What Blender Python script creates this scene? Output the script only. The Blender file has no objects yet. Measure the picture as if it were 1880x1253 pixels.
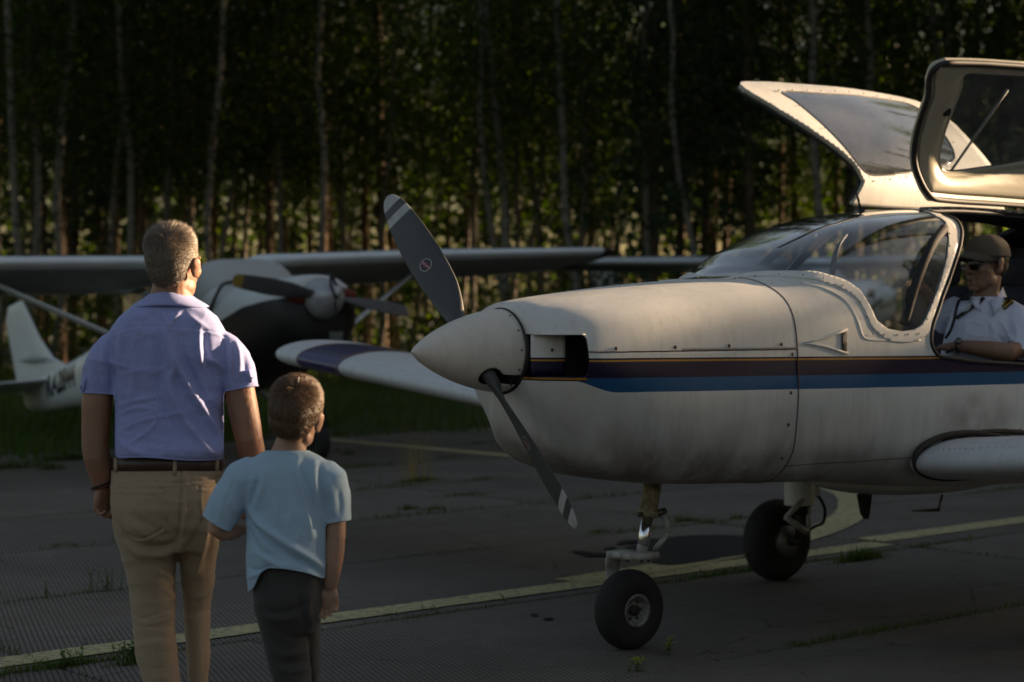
import bpy, bmesh, math, random
import numpy as np
from mathutils import Vector, Matrix, noise
from mathutils.bvhtree import BVHTree

R = math.radians
sc = bpy.context.scene
COL = sc.collection
rng = random.Random(7)
nr = np.random.RandomState(11)

# ------------------------------------------------------------------ camera, light, exposure
FPX, YH, HC = 3480.0, 562.0, 1.525           # focal length in photo pixels, horizon row, eye height
cam = bpy.data.cameras.new('camera')
camo = bpy.data.objects.new('camera', cam)
COL.objects.link(camo)
camo.location = (0, 0, HC)
camo.rotation_euler = (R(90), 0, 0)
cam.sensor_width = 36
cam.lens = 36 * FPX / 1880
cam.shift_y = -(626.5 - YH) / 1880
cam.clip_start = .1
cam.clip_end = 2000
cam.dof.use_dof = True
cam.dof.focus_distance = 7.3
cam.dof.aperture_fstop = 2.6
sc.camera = camo

SUN_AZ = R(24)      # direction towards the sun, measured from +X towards +Y
SUN_EL = R(11.5)
SDIR = Vector((math.cos(SUN_AZ) * math.cos(SUN_EL), math.sin(SUN_AZ) * math.cos(SUN_EL), math.sin(SUN_EL)))
world = bpy.data.worlds.new('World')
sc.world = world
world.use_nodes = True
wn = world.node_tree
wn.nodes.clear()
sky = wn.nodes.new('ShaderNodeTexSky')
sky.sky_type = 'NISHITA'
sky.sun_disc = False
sky.sun_elevation = SUN_EL
sky.sun_rotation = R(90) - SUN_AZ
sky.air_density = 1.0
sky.dust_density = 2.0
sky.ozone_density = .6
bg = wn.nodes.new('ShaderNodeBackground')
bg.inputs['Strength'].default_value = 0.05
wo = wn.nodes.new('ShaderNodeOutputWorld')
wn.links.new(sky.outputs[0], bg.inputs[0])
wn.links.new(bg.outputs[0], wo.inputs[0])
sl = bpy.data.lights.new('sun', 'SUN')
sl.energy = 5.0
sl.angle = R(.6)
sl.color = (1, .78, .54)
slo = bpy.data.objects.new('sun', sl)
COL.objects.link(slo)
slo.rotation_euler = SDIR.to_track_quat('Z', 'Y').to_euler()
sc.view_settings.view_transform = 'Standard'
sc.view_settings.look = 'None'
sc.view_settings.exposure = 1.7
sc.view_settings.gamma = 1
sc.view_settings.use_white_balance = True
sc.view_settings.white_balance_temperature = 7500
sc.view_settings.white_balance_tint = 14
sc.view_settings.use_curve_mapping = False

# ------------------------------------------------------------------ helpers
def W(px, py, Y):
    """photo pixel -> world point at distance Y"""
    return np.array([(px - 940) / FPX * Y, Y, HC - (py - YH) / FPX * Y])

def new_obj(name, verts, faces, mat, parent=None, smooth=True, kind=None, mats=None, fmat=None, label=None):
    me = bpy.data.meshes.new(name)
    verts = np.asarray(verts, dtype=float)
    if isinstance(faces, np.ndarray):
        faces = faces.tolist()
    me.from_pydata(verts.tolist(), [], faces)
    for m in (mats or [mat]):
        me.materials.append(m)
    if fmat is not None:
        me.polygons.foreach_set('material_index', np.asarray(fmat, dtype=np.int32))
    if smooth:
        me.polygons.foreach_set('use_smooth', [True] * len(me.polygons))
    me.update()
    o = bpy.data.objects.new(name, me)
    COL.objects.link(o)
    if parent is not None:
        o.parent = parent
    if kind:
        o['kind'] = kind
    if label:
        o['label'] = label
    return o

def empty(name, label, cat, loc=(0, 0, 0), rot=(0, 0, 0), group=None):
    o = bpy.data.objects.new(name, None)
    COL.objects.link(o)
    o.location = loc
    o.rotation_euler = rot
    o.empty_display_size = .2
    tag(o, label, cat, group)
    return o

def tag(o, label, cat, group=None):
    o['label'] = label
    o['category'] = cat
    if group:
        o['group'] = group
    return o

class MB:
    """collects shapes into one mesh"""
    def __init__(s):
        s.v, s.f, s.m = [], [], []
        s.n = 0
    def add(s, v, f, mi=0):
        v = np.asarray(v, dtype=float)
        s.v.append(v)
        for q in f:
            s.f.append([int(i) + s.n for i in q])
            s.m.append(mi)
        s.n += len(v)
        return s
    def box(s, c, size, rot=None, mi=0, bevel=0):
        c = np.array(c, float); h = np.array(size, float) / 2
        if bevel:
            pts = []
            b = min(bevel, h.min() * .9)
            ring = [(-1, -1), (1, -1), (1, 1), (-1, 1)]
            prof = [(h[2], b), (h[2] - b, 0), (-h[2] + b, 0), (-h[2], b)]
            rings = []
            for z, ins in prof:
                rr = []
                for sx, sy in ring:
                    x, y = sx * (h[0] - ins), sy * (h[1] - ins)
                    if ins == 0:
                        rr += [(sx * (h[0] - b), sy * h[1], z), (sx * h[0], sy * (h[1] - b), z)] if sx * sy < 0 else [(sx * h[0], sy * (h[1] - b), z), (sx * (h[0] - b), sy * h[1], z)]
                    else:
                        rr += [(sx * (h[0] - b), sy * (h[1] - b), z)] * 2
                rings.append(rr)
            v = np.array(sum(rings, []), float)
            f = []
            for k in range(3):
                for i in range(8):
                    j = (i + 1) % 8
                    f.append([k * 8 + i, (k + 1) * 8 + i, (k + 1) * 8 + j, k * 8 + j])
            f.append([0, 2, 4, 6]); f.append([24 + 6, 24 + 4, 24 + 2, 24])
        else:
            v = np.array([(x * h[0], y * h[1], z * h[2]) for z in (-1, 1) for x, y in ((-1, -1), (1, -1), (1, 1), (-1, 1))], float)
            f = [[3, 2, 1, 0], [4, 5, 6, 7], [0, 1, 5, 4], [1, 2, 6, 5], [2, 3, 7, 6], [3, 0, 4, 7]]
        if rot is not None:
            v = v @ np.array(rot).T
        return s.add(v + c, f, mi)
    def loft(s, rings, closed=True, cap=True, mi=0):
        n = len(rings[0]); v = np.concatenate([np.asarray(r, float) for r in rings])
        f = []
        for k in range(len(rings) - 1):
            for i in range(n if closed else n - 1):
                j = (i + 1) % n
                f.append([k * n + i, k * n + j, (k + 1) * n + j, (k + 1) * n + i])
        if cap and closed:
            f.append(list(range(n))[::-1])
            f.append([(len(rings) - 1) * n + i for i in range(n)])
        return s.add(v, f, mi)
    def tube(s, pts, rad, seg=10, cap=True, mi=0, flat=None):
        pts = [Vector(p) for p in pts]
        if not hasattr(rad, '__len__'):
            rad = [rad] * len(pts)
        rings = []
        up = None
        for i, p in enumerate(pts):
            d = (pts[min(i + 1, len(pts) - 1)] - pts[max(i - 1, 0)])
            if d.length < 1e-9:
                d = Vector((0, 0, 1))
            d.normalize()
            if up is None:
                up = d.orthogonal().normalized()
                if flat is not None:
                    up = (Vector(flat) - d * Vector(flat).dot(d)).normalized()
            else:
                up = (up - d * up.dot(d))
                up.normalize()
            sd = d.cross(up)
            r = rad[i]
            rx, ry = r if hasattr(r, '__len__') else (r, r)
            rings.append([np.array(p + up * math.cos(t) * rx + sd * math.sin(t) * ry) for t in [2 * math.pi * k / seg for k in range(seg)]])
        return s.loft(rings, cap=cap, mi=mi)
    def cyl(s, a, b, r, seg=20, r2=None, mi=0):
        return s.tube([a, b], [r, r if r2 is None else r2], seg, mi=mi)
    def ell(s, c, r, rot=None, nu=20, nv=12, mi=0):
        v = [(0, 0, -1)]
        for i in range(1, nv):
            t = math.pi * i / nv - math.pi / 2
            for k in range(nu):
                u = 2 * math.pi * k / nu
                v.append((math.cos(t) * math.cos(u), math.cos(t) * math.sin(u), math.sin(t)))
        v.append((0, 0, 1))
        f = []
        for k in range(nu):
            f.append([0, 1 + (k + 1) % nu, 1 + k])
            f.append([len(v) - 1, 1 + (nv - 2) * nu + k, 1 + (nv - 2) * nu + (k + 1) % nu])
        for i in range(nv - 2):
            for k in range(nu):
                j = (k + 1) % nu
                f.append([1 + i * nu + k, 1 + i * nu + j, 1 + (i + 1) * nu + j, 1 + (i + 1) * nu + k])
        v = np.array(v) * np.array(r)
        if rot is not None:
            v = v @ np.array(rot).T
        return s.add(v + np.array(c), f, mi)
    def lathe(s, prof, axis_o, axis_d, seg=40, mi=0, close=False):
        """prof: list of (distance along axis, radius)"""
        o = np.array(axis_o, float); d = Vector(axis_d).normalized(); u = d.orthogonal().normalized(); w = d.cross(u)
        d, u, w = map(np.array, (d, u, w))
        rings = [[o + d * t + (u * math.cos(a) + w * math.sin(a)) * r for a in [2 * math.pi * k / seg for k in range(seg)]] for t, r in prof]
        if close:
            rings.append(rings[0])
        return s.loft(rings, cap=not close, mi=mi)
    def arrays(s):
        return np.concatenate(s.v), s.f
    def build(s, name, mat, parent=None, smooth=True, kind=None, mats=None, label=None):
        v, f = s.arrays()
        o = new_obj(name, v, f, mat, parent, smooth, kind, mats, s.m if mats else None, label)
        bmx = bmesh.new(); bmx.from_mesh(o.data)
        bmesh.ops.recalc_face_normals(bmx, faces=bmx.faces)
        bmx.to_mesh(o.data); bmx.free()
        return o

def angle_smooth(o, deg=35):
    me = o.data
    bmx = bmesh.new(); bmx.from_mesh(me)
    lim = R(deg)
    for e in bmx.edges:
        if len(e.link_faces) == 2 and e.calc_face_angle(0) > lim:
            e.smooth = False
    bmx.to_mesh(me); bmx.free()
    return o

def tri(faces):
    out = []
    for f in faces:
        for k in range(1, len(f) - 1):
            out.append((f[0], f[k], f[k + 1]))
    return np.array(out, dtype=np.int64)

def cut(V, T, g, attrs=None):
    """split a triangle mesh along g = 0 -> (inside V,T,A), (outside V,T,A); A = per vertex attributes"""
    V = np.asarray(V, float); T = np.asarray(T)
    g = g.copy(); g[np.abs(g) < 1e-6] = 1e-6
    A = np.asarray(attrs, float) if attrs is not None else np.zeros((len(V), 0))
    newv, newa, key = [], [], {}
    base = len(V)
    def cp(i, j):
        k = (i, j) if i < j else (j, i)
        if k not in key:
            i, j = k
            t = g[i] / (g[i] - g[j])
            key[k] = base + len(newv)
            newv.append(V[i] + (V[j] - V[i]) * t)
            newa.append(A[i] + (A[j] - A[i]) * t)
        return key[k]
    s = g[T] < 0
    c = s.sum(1)
    ins = [tuple(t) for t in T[c == 3]]
    out = [tuple(t) for t in T[c == 0]]
    for t, q in zip(T[(c == 1) | (c == 2)].tolist(), s[(c == 1) | (c == 2)].tolist()):
        one = (sum(q) == 1)
        k = q.index(one)
        a, b, d = t[k], t[(k + 1) % 3], t[(k + 2) % 3]
        ab, ad = cp(a, b), cp(a, d)
        single = [(a, ab, ad)]
        rest = [(ab, b, d), (ab, d, ad)]
        if one:
            ins += single; out += rest
        else:
            out += single; ins += rest
    if newv:
        V = np.concatenate([V, np.array(newv)]); A = np.concatenate([A, np.array(newa).reshape(len(newv), -1)])
    res = []
    for fs in (ins, out):
        if not fs:
            res.append((np.zeros((0, 3)), np.zeros((0, 3), int), np.zeros((0, A.shape[1])))); continue
        fs = np.array(fs); u, inv = np.unique(fs, return_inverse=True)
        res.append((V[u], inv.reshape(-1, 3), A[u]))
    return res

def sdpoly(P, poly):
    """signed distance (negative inside) of 2D points to polygon"""
    P = np.asarray(P, float); poly = np.asarray(poly, float)
    d = np.full(len(P), 1e9); inside = np.zeros(len(P), bool)
    n = len(poly)
    for i in range(n):
        a, b = poly[i], poly[(i + 1) % n]
        e = b - a; w = P - a
        t = np.clip((w @ e) / max(e @ e, 1e-12), 0, 1)
        d = np.minimum(d, np.linalg.norm(w - t[:, None] * e, axis=1))
        c1 = (a[1] > P[:, 1]) != (b[1] > P[:, 1])
        with np.errstate(divide='ignore', invalid='ignore'):
            xx = (b[0] - a[0]) * (P[:, 1] - a[1]) / (b[1] - a[1]) + a[0]
        inside ^= c1 & (P[:, 0] < xx)
    return np.where(inside, -d, d)

def smooth_poly(pts, n=8, closed=True):
    """Catmull-Rom through the points"""
    pts = [np.array(p, float) for p in pts]
    out = []
    m = len(pts)
    for i in range(m if closed else m - 1):
        g = lambda k: pts[k % m] if closed else pts[min(max(k, 0), m - 1)]
        p0, p1, p2, p3 = g(i - 1), g(i), g(i + 1), g(i + 2)
        for k in range(n):
            t = k / n
            out.append(.5 * ((2 * p1) + (-p0 + p2) * t + (2 * p0 - 5 * p1 + 4 * p2 - p3) * t * t + (-p0 + 3 * p1 - 3 * p2 + p3) * t ** 3))
    if not closed:
        out.append(pts[-1])
    return np.array(out)

def pchip(x, y, xq):
    x = np.asarray(x, float); y = np.asarray(y, float); xq = np.asarray(xq, float)
    h = np.diff(x); d = np.diff(y) / h
    m = np.zeros(len(x)); m[0], m[-1] = d[0], d[-1]
    for i in range(1, len(x) - 1):
        if d[i - 1] * d[i] > 0:
            w1, w2 = 2 * h[i] + h[i - 1], h[i] + 2 * h[i - 1]
            m[i] = (w1 + w2) / (w1 / d[i - 1] + w2 / d[i])
    k = np.clip(np.searchsorted(x, xq) - 1, 0, len(x) - 2)
    t = (xq - x[k]) / h[k]
    return ((2 * t**3 - 3 * t**2 + 1) * y[k] + (t**3 - 2 * t**2 + t) * h[k] * m[k] + (-2 * t**3 + 3 * t**2) * y[k + 1] + (t**3 - t**2) * h[k] * m[k + 1])

def boundary_loops(T):
    cnt = {}
    for a, b, c in np.asarray(T).tolist():
        for e in ((a, b), (b, c), (c, a)):
            k = (min(e), max(e)); cnt[k] = cnt.get(k, 0) + 1
    nb = {}
    for (a, b), c in cnt.items():
        if c == 1:
            nb.setdefault(a, []).append(b); nb.setdefault(b, []).append(a)
    seen = set(); loops = []
    for s in nb:
        if s in seen:
            continue
        lp = [s]; seen.add(s); cur = s
        while True:
            nx = [q for q in nb[cur] if q not in seen]
            if not nx:
                break
            cur = nx[0]; seen.add(cur); lp.append(cur)
        loops.append(lp)
    return sorted(loops, key=len, reverse=True)

def resample(P, step):
    P = np.asarray(P, float)
    d = np.r_[0, np.cumsum(np.linalg.norm(np.diff(P, axis=0), axis=1))]
    n = max(3, int(d[-1] / step))
    q = np.linspace(0, d[-1], n)
    return np.array([np.interp(q, d, P[:, k]) for k in range(3)]).T

def loop_tube(mb, P, r, seg=8, step=.02, closed=True, mi=0, sm=2):
    P = np.asarray(P, float)
    if closed:
        P = np.concatenate([P, P[:1]])
    P = resample(P, step)
    if closed:
        P = P[:-1]
        for _ in range(sm):
            P = (np.roll(P, 1, 0) + np.roll(P, -1, 0) + 2 * P) / 4
        P = np.concatenate([P, P[:2]])
    mb.tube(P, r, seg, mi=mi)

def solidify(o, t, off=-1, rim=None, inner=None):
    m = o.modifiers.new('solid', 'SOLIDIFY'); m.thickness = t; m.offset = off
    if inner is not None:
        m.material_offset = inner
    if rim is not None:
        m.material_offset_rim = rim
    return m

def copy_tree(o, parent=None, **kw):
    c = o.copy(); COL.objects.link(c)
    if parent is not None:
        c.parent = parent
    for ch in list(o.children):
        copy_tree(ch, c)
    return c

# ------------------------------------------------------------------ materials
class NT:
    def __init__(s, name):
        s.mat = bpy.data.materials.new(name); s.mat.use_nodes = True
        s.t = s.mat.node_tree; s.t.nodes.clear()
        s.out = s.t.nodes.new('ShaderNodeOutputMaterial')
    def n(s, typ, **kw):
        nd = s.t.nodes.new(typ)
        for k, v in kw.items():
            if k.startswith('i_'):
                key = k[2:].replace('_', ' ')
                s.set(nd, key, v)
            else:
                setattr(nd, k, v)
        return nd
    def set(s, nd, key, v):
        inp = nd.inputs[key]
        if isinstance(v, bpy.types.NodeSocket):
            s.t.links.new(v, inp)
        else:
            if hasattr(v, '__len__') and len(v) == 3 and inp.type == 'RGBA':
                v = (*v, 1)
            inp.default_value = v
    def m(s, op, a, b=None, c=None, clamp=False):
        nd = s.t.nodes.new('ShaderNodeMath'); nd.operation = op; nd.use_clamp = clamp
        for i, x in enumerate((a, b, c)):
            if x is not None:
                s.set(nd, i, x)
        return nd.outputs[0]
    def mix(s, f, a, b):
        nd = s.t.nodes.new('ShaderNodeMix'); nd.data_type = 'RGBA'
        s.set(nd, 0, f)
        for i, x in ((6, a), (7, b)):
            if isinstance(x, bpy.types.NodeSocket):
                s.t.links.new(x, nd.inputs[i])
            else:
                nd.inputs[i].default_value = (*x, 1) if len(x) == 3 else x
        return nd.outputs[2]
    def coord(s, which='Object'):
        return s.t.nodes.new('ShaderNodeTexCoord').outputs[which]
    def mapping(s, v, scale=(1, 1, 1), rot=(0, 0, 0), loc=(0, 0, 0)):
        nd = s.n('ShaderNodeMapping'); s.t.links.new(v, nd.inputs[0])
        nd.inputs['Scale'].default_value = scale; nd.inputs['Rotation'].default_value = rot; nd.inputs['Location'].default_value = loc
        return nd.outputs[0]
    def noise(s, v, scale, detail=4, rough=.55, out='Fac', dist=0):
        nd = s.n('ShaderNodeTexNoise'); s.t.links.new(v, nd.inputs['Vector'])
        nd.inputs['Scale'].default_value = scale; nd.inputs['Detail'].default_value = detail; nd.inputs['Roughness'].default_value = rough
        nd.inputs['Distortion'].default_value = dist
        return nd.outputs[out]
    def ramp(s, f, stops):
        nd = s.n('ShaderNodeValToRGB'); s.t.links.new(f, nd.inputs[0])
        els = nd.color_ramp.elements
        while len(els) < len(stops):
            els.new(.5)
        for e, (p, c) in zip(els, stops):
            e.position = p; e.color = (*c, 1) if hasattr(c, '__len__') else (c, c, c, 1)
        return nd.outputs[0]
    def sep(s, v):
        nd = s.n('ShaderNodeSeparateXYZ'); s.t.links.new(v, nd.inputs[0]); return nd.outputs
    def band(s, x, lo, hi):
        return s.m('MULTIPLY', s.m('GREATER_THAN', x, lo), s.m('LESS_THAN', x, hi))
    def smooth(s, x, lo, hi):
        nd = s.n('ShaderNodeMapRange', interpolation_type='SMOOTHSTEP'); s.set(nd, 0, x)
        s.set(nd, 1, lo); s.set(nd, 2, hi)
        return nd.outputs[0]
    def bump(s, h, strength=.3, dist=.01, normal=None):
        nd = s.n('ShaderNodeBump'); s.t.links.new(h, nd.inputs['Height'])
        nd.inputs['Strength'].default_value = strength; nd.inputs['Distance'].default_value = dist
        if normal is not None:
            s.t.links.new(normal, nd.inputs['Normal'])
        return nd.outputs[0]
    def bsdf(s, **kw):
        nd = s.t.nodes.new('ShaderNodeBsdfPrincipled')
        for k, v in kw.items():
            s.set(nd, k.replace('_', ' '), v)
        s.t.links.new(nd.outputs[0], s.out.inputs[0])
        return nd

def simple(name, col, rough=.5, metal=0, var=.15, scale=8, bump=0, spec=.5, coat=0):
    m = NT(name); co = m.coord(); f = m.noise(co, scale, 5)
    c = m.mix(m.ramp(f, [(.3, 0), (.7, 1)]), tuple(x * (1 - var) for x in col), tuple(min(1, x * (1 + var)) for x in col))
    kw = dict(Base_Color=c, Roughness=rough, Metallic=metal)
    b = m.bsdf(**kw)
    b.inputs['Specular IOR Level'].default_value = spec
    if coat:
        b.inputs['Coat Weight'].default_value = coat
    if bump:
        m.set(b, 'Normal', m.bump(m.noise(co, scale * 12, 4), bump, .003))
    return m.mat
# ------------------------------------------------------------------ the setting: ground, slabs, paint
TD = np.array([.747, .665]); ND = np.array([-.665, .747]); SLAB_ANG = math.atan2(.665, .747)
def uc(u, c, z=0):
    p = TD * u + ND * c
    return (p[0], p[1], z)
def ground(px, py):
    Y = FPX * HC / (py - YH)
    return np.array([(px - 940) / FPX * Y, Y, 0.0])

def mat_soil():
    m = NT('soil'); co = m.coord(); f = m.noise(co, 1.5, 6)
    c = m.ramp(f, [(.3, (.018, .022, .008)), (.6, (.03, .035, .012)), (.8, (.045, .038, .02))])
    m.bsdf(Base_Color=c, Roughness=.95); return m.mat
MSOIL = mat_soil()

def mat_slab():
    m = NT('concrete_slab'); co = m.coord()
    info = m.n('ShaderNodeObjectInfo')
    off = m.m('MULTIPLY', info.outputs['Random'], 57.0)
    cmb = m.n('ShaderNodeCombineXYZ'); m.set(cmb, 0, off); m.set(cmb, 1, off)
    va = m.n('ShaderNodeVectorMath', operation='ADD'); m.t.links.new(co, va.inputs[0]); m.t.links.new(cmb.outputs[0], va.inputs[1])
    v = va.outputs[0]
    big = m.noise(v, .9, 5, .6); fine = m.noise(v, 60, 4, .7); mid = m.noise(v, 7, 6, .65)
    base = m.mix(m.ramp(big, [(.3, 0), (.72, 1)]), (.115, .097, .080), (.185, .162, .138))
    base = m.mix(m.m('MULTIPLY', m.ramp(mid, [(.42, 0), (.62, 1)]), .45), base, (.09, .072, .06))
    st_ = m.noise(m.mapping(co, (.5, 1.3, 1), loc=(3, 1, 0)), 1.1, 6, .62)
    base = m.mix(m.m('MULTIPLY', m.ramp(st_, [(.50, 0), (.66, 1)]), .55), base, (.12, .082, .068))
    cr = m.n('ShaderNodeTexVoronoi', feature='DISTANCE_TO_EDGE'); m.t.links.new(m.mapping(v, (.55, .8, 1)), cr.inputs['Vector']); cr.inputs['Scale'].default_value = 1.0
    ck = m.m('LESS_THAN', m.m('ADD', cr.outputs['Distance'], m.m('MULTIPLY', m.m('SUBTRACT', mid, .5), .05)), .0022)
    base = m.mix(m.m('MULTIPLY', ck, .8), base, (.03, .028, .02))
    base = m.mix(m.m('MULTIPLY', m.ramp(fine, [(.35, 0), (.7, 1)]), .35), base, (.24, .215, .185))
    tone = m.m('ADD', .78, m.m('MULTIPLY', info.outputs['Random'], .38))
    xy = m.sep(co); x = m.m('SUBTRACT', m.m('MULTIPLY', xy[0], .916), m.m('MULTIPLY', xy[1], .40))
    ph = m.m('FRACT', m.m('DIVIDE', m.m('ADD', x, m.m('MULTIPLY', mid, .006)), .0245))
    gr = m.smooth(m.m('ABSOLUTE', m.m('SUBTRACT', ph, .5)), .07, .19)           # 1 on the rib, 0 in the groove
    wear = m.ramp(m.noise(v, .8, 5, .65, dist=.4), [(.52, 1), (.70, .2)])      # worn areas lose their ribs
    gw = m.m('SUBTRACT', 1.0, m.m('MULTIPLY', m.m('SUBTRACT', 1.0, gr), wear))
    base = m.mix(m.m('MULTIPLY', m.m('SUBTRACT', 1.0, gw), .92), base, (.045, .038, .03))
    mul = m.n('ShaderNodeVectorMath', operation='SCALE'); m.t.links.new(base, mul.inputs[0]); m.set(mul, 'Scale', tone)
    b = m.bsdf(Base_Color=mul.outputs[0], Roughness=.82)
    b.inputs['Specular IOR Level'].default_value = .3
    h = m.m('ADD', m.m('MULTIPLY', gw, 1.0), m.m('MULTIPLY', fine, .5))
    m.set(b, 'Normal', m.bump(h, .55, .004, m.bump(mid, .4, .01)))
    return m.mat
MSLAB = mat_slab()

def mat_paint():
    m = NT('road_paint'); co = m.coord(); n1 = m.noise(co, 22, 6, .7); n2 = m.noise(co, 90, 3, .6); n3 = m.noise(co, 3, 4)
    w = m.m('ADD', m.m('MULTIPLY', n1, .7), m.m('MULTIPLY', n2, .3))
    f = m.ramp(w, [(.40, 1), (.54, 0)])
    c = m.mix(m.ramp(n3, [(.3, 0), (.7, 1)]), (.56, .50, .25), (.44, .39, .18))
    c = m.mix(m.m('MULTIPLY', f, .85), c, (.16, .14, .11))
    b = m.bsdf(Base_Color=c, Roughness=.8)
    m.set(b, 'Normal', m.bump(n2, .4, .003)); return m.mat
MPAINT = mat_paint()

gs = new_obj('ground', [(-400, -60, -.09), (400, -60, -.09), (400, 600, -.09), (-400, 600, -.09)], [[0, 1, 2, 3]], MSOIL, smooth=False, kind='structure')

apron = bpy.data.objects.new('apron', None); COL.objects.link(apron); apron['kind'] = 'structure'
ROW0, RW, SL = 7.27, 1.77, 6.0
mb = MB(); mb.box((0, 0, -.07), (SL - .02, RW - .018, .14), bevel=.008)
slab0 = mb.build('slab', MSLAB, None, smooth=False)
k = 0
for r in range(-5, 6):
    for j in range(-4, 6):
        o = slab0 if k == 0 else slab0.copy()
        if k: COL.objects.link(o)
        k += 1
        shift = .14 if (r == 0 and j >= 0) else 0
        cx, cy, _ = uc(9.9 + SL * (j + .5), ROW0 + RW * (r + .5) + rng.uniform(-.006, .006))
        o.location = (cx, cy, rng.uniform(-.003, .0))
        o.rotation_euler = (rng.uniform(-.0006, .0006), rng.uniform(-.0004, .0004), SLAB_ANG + rng.uniform(-.001, .001))
        o.parent = apron

def strip(name, pts, halfw, z=.0035, seed=1):
    """painted stripe along uc points, ragged edges"""
    P = np.array([uc(*p)[:2] for p in pts])
    d = np.r_[0, np.cumsum(np.linalg.norm(np.diff(P, axis=0), axis=1))]
    n = int(d[-1] / .02); q = np.linspace(0, d[-1], n)
    X = np.array([np.interp(q, d, P[:, i]) for i in (0, 1)]).T
    hw = np.interp(q, d, halfw) if hasattr(halfw, '__len__') else np.full(n, halfw)
    t = np.gradient(X, axis=0); t /= np.linalg.norm(t, axis=1)[:, None]; nn = np.c_[-t[:, 1], t[:, 0]]
    r = np.random.RandomState(seed)
    e = [np.convolve(r.normal(0, .006, n + 4), np.ones(5) / 5, 'valid') + r.normal(0, .0012, n) for _ in (0, 1)]
    L = X + nn * (hw + e[0])[:, None]; Rr = X - nn * (hw + e[1])[:, None]
    v = [(a[0], a[1], z) for a in L] + [(a[0], a[1], z) for a in Rr]
    f = [[i, n + i, n + i + 1, i + 1] for i in range(n - 1)]
    return new_obj(name, v, f, MPAINT, smooth=False, kind='structure')
strip('taxi_line', [(-14, 7.50), (9.86, 7.50)], .105)
strip('taxi_line', [(9.93, 7.66), (30, 7.72)], .115, seed=4)
strip('taxi_line', [(12.82, 10.9), (12.80, 17.8)], .11, seed=2)
cur = smooth_poly([(12.92, 11.0), (12.72, 10.35), (12.2, 9.62), (11.35, 8.90), (10.45, 8.36), (9.45, 7.97), (8.3, 7.71), (7.2, 7.60)], 8, False)
strip('taxi_line', cur, .125, z=.006, seed=3)

# oil-dark wet patch on the slab under the plane
def blob(pts, n=10):
    return smooth_poly([ground(*p)[:2] for p in pts], n)
def sheet(name, pts, mat, z):
    P = blob(pts)
    P = P + nr.normal(0, .004, P.shape)
    o = new_obj(name, [(p[0], p[1], z) for p in P], [list(range(len(P)))], mat, smooth=False)
    bmx = bmesh.new(); bmx.from_mesh(o.data); bmesh.ops.triangulate(bmx, faces=bmx.faces); bmx.to_mesh(o.data); bmx.free()
    return o
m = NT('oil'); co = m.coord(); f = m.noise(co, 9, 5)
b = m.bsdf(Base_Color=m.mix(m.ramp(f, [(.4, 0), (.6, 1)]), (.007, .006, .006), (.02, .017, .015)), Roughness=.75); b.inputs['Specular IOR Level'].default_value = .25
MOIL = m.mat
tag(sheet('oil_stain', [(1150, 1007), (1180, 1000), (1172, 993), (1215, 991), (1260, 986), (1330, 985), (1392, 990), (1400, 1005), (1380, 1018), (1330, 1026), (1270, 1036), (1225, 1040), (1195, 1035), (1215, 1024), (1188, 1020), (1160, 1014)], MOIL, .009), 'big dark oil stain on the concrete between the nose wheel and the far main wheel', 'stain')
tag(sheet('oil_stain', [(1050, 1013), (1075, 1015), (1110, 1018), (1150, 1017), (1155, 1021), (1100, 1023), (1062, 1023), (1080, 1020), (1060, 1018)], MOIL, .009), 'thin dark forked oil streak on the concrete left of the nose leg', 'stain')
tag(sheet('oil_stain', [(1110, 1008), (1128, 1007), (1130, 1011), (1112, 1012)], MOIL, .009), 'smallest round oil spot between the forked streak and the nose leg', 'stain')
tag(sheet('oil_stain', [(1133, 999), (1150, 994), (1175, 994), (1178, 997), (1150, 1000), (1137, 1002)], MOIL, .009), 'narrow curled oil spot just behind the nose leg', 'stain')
tag(sheet('hole_mark', [(975, 1130), (980, 1128), (987, 1130), (983, 1133)], MOIL, .004), 'tiny round hole mark in the pale chipped patch, the left one', 'mark')
tag(sheet('hole_mark', [(996, 1137), (1006, 1135), (1016, 1137), (1005, 1140)], MOIL, .004), 'oval hole mark in the pale chipped patch, the right one', 'mark')

# ------------------------------------------------------------------ grass and weeds
def mat_leaf(name, cols, trans=.35, rough=.55):
    m = NT(name); info = m.n('ShaderNodeObjectInfo')
    geo = m.n('ShaderNodeNewGeometry')
    c = m.ramp(geo.outputs['Random Per Island'], [(i / max(1, len(cols) - 1), col) for i, col in enumerate(cols)])
    d = m.n('ShaderNodeBsdfPrincipled'); m.set(d, 'Base Color', c); d.inputs['Roughness'].default_value = rough
    d.inputs['Specular IOR Level'].default_value = .3
    t = m.n('ShaderNodeBsdfTranslucent')
    hs = m.n('ShaderNodeHueSaturation'); m.t.links.new(c, hs.inputs['Color']); hs.inputs['Value'].default_value = 3.4; hs.inputs['Saturation'].default_value = 1.25; hs.inputs['Hue'].default_value = .515
    m.t.links.new(hs.outputs[0], t.inputs[0])
    mx = m.n('ShaderNodeMixShader'); mx.inputs[0].default_value = trans
    m.t.links.new(d.outputs[0], mx.inputs[1]); m.t.links.new(t.outputs[0], mx.inputs[2]); m.t.links.new(mx.outputs[0], m.out.inputs[0])
    return m.mat
MGRASS = mat_leaf('grass_blade', [(.03, .055, .010), (.05, .08, .016), (.04, .065, .014), (.08, .08, .025)], .3)
MDRY = mat_leaf('dry_grass', [(.22, .16, .07), (.30, .22, .10), (.16, .13, .05)])
MWEED = mat_leaf('weed_leaf', [(.05, .09, .02), (.08, .13, .03), (.06, .10, .03)], .4)
MFLOWER = mat_leaf('weed_flower', [(.30, .32, .06), (.22, .28, .05)], .3)

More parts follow.
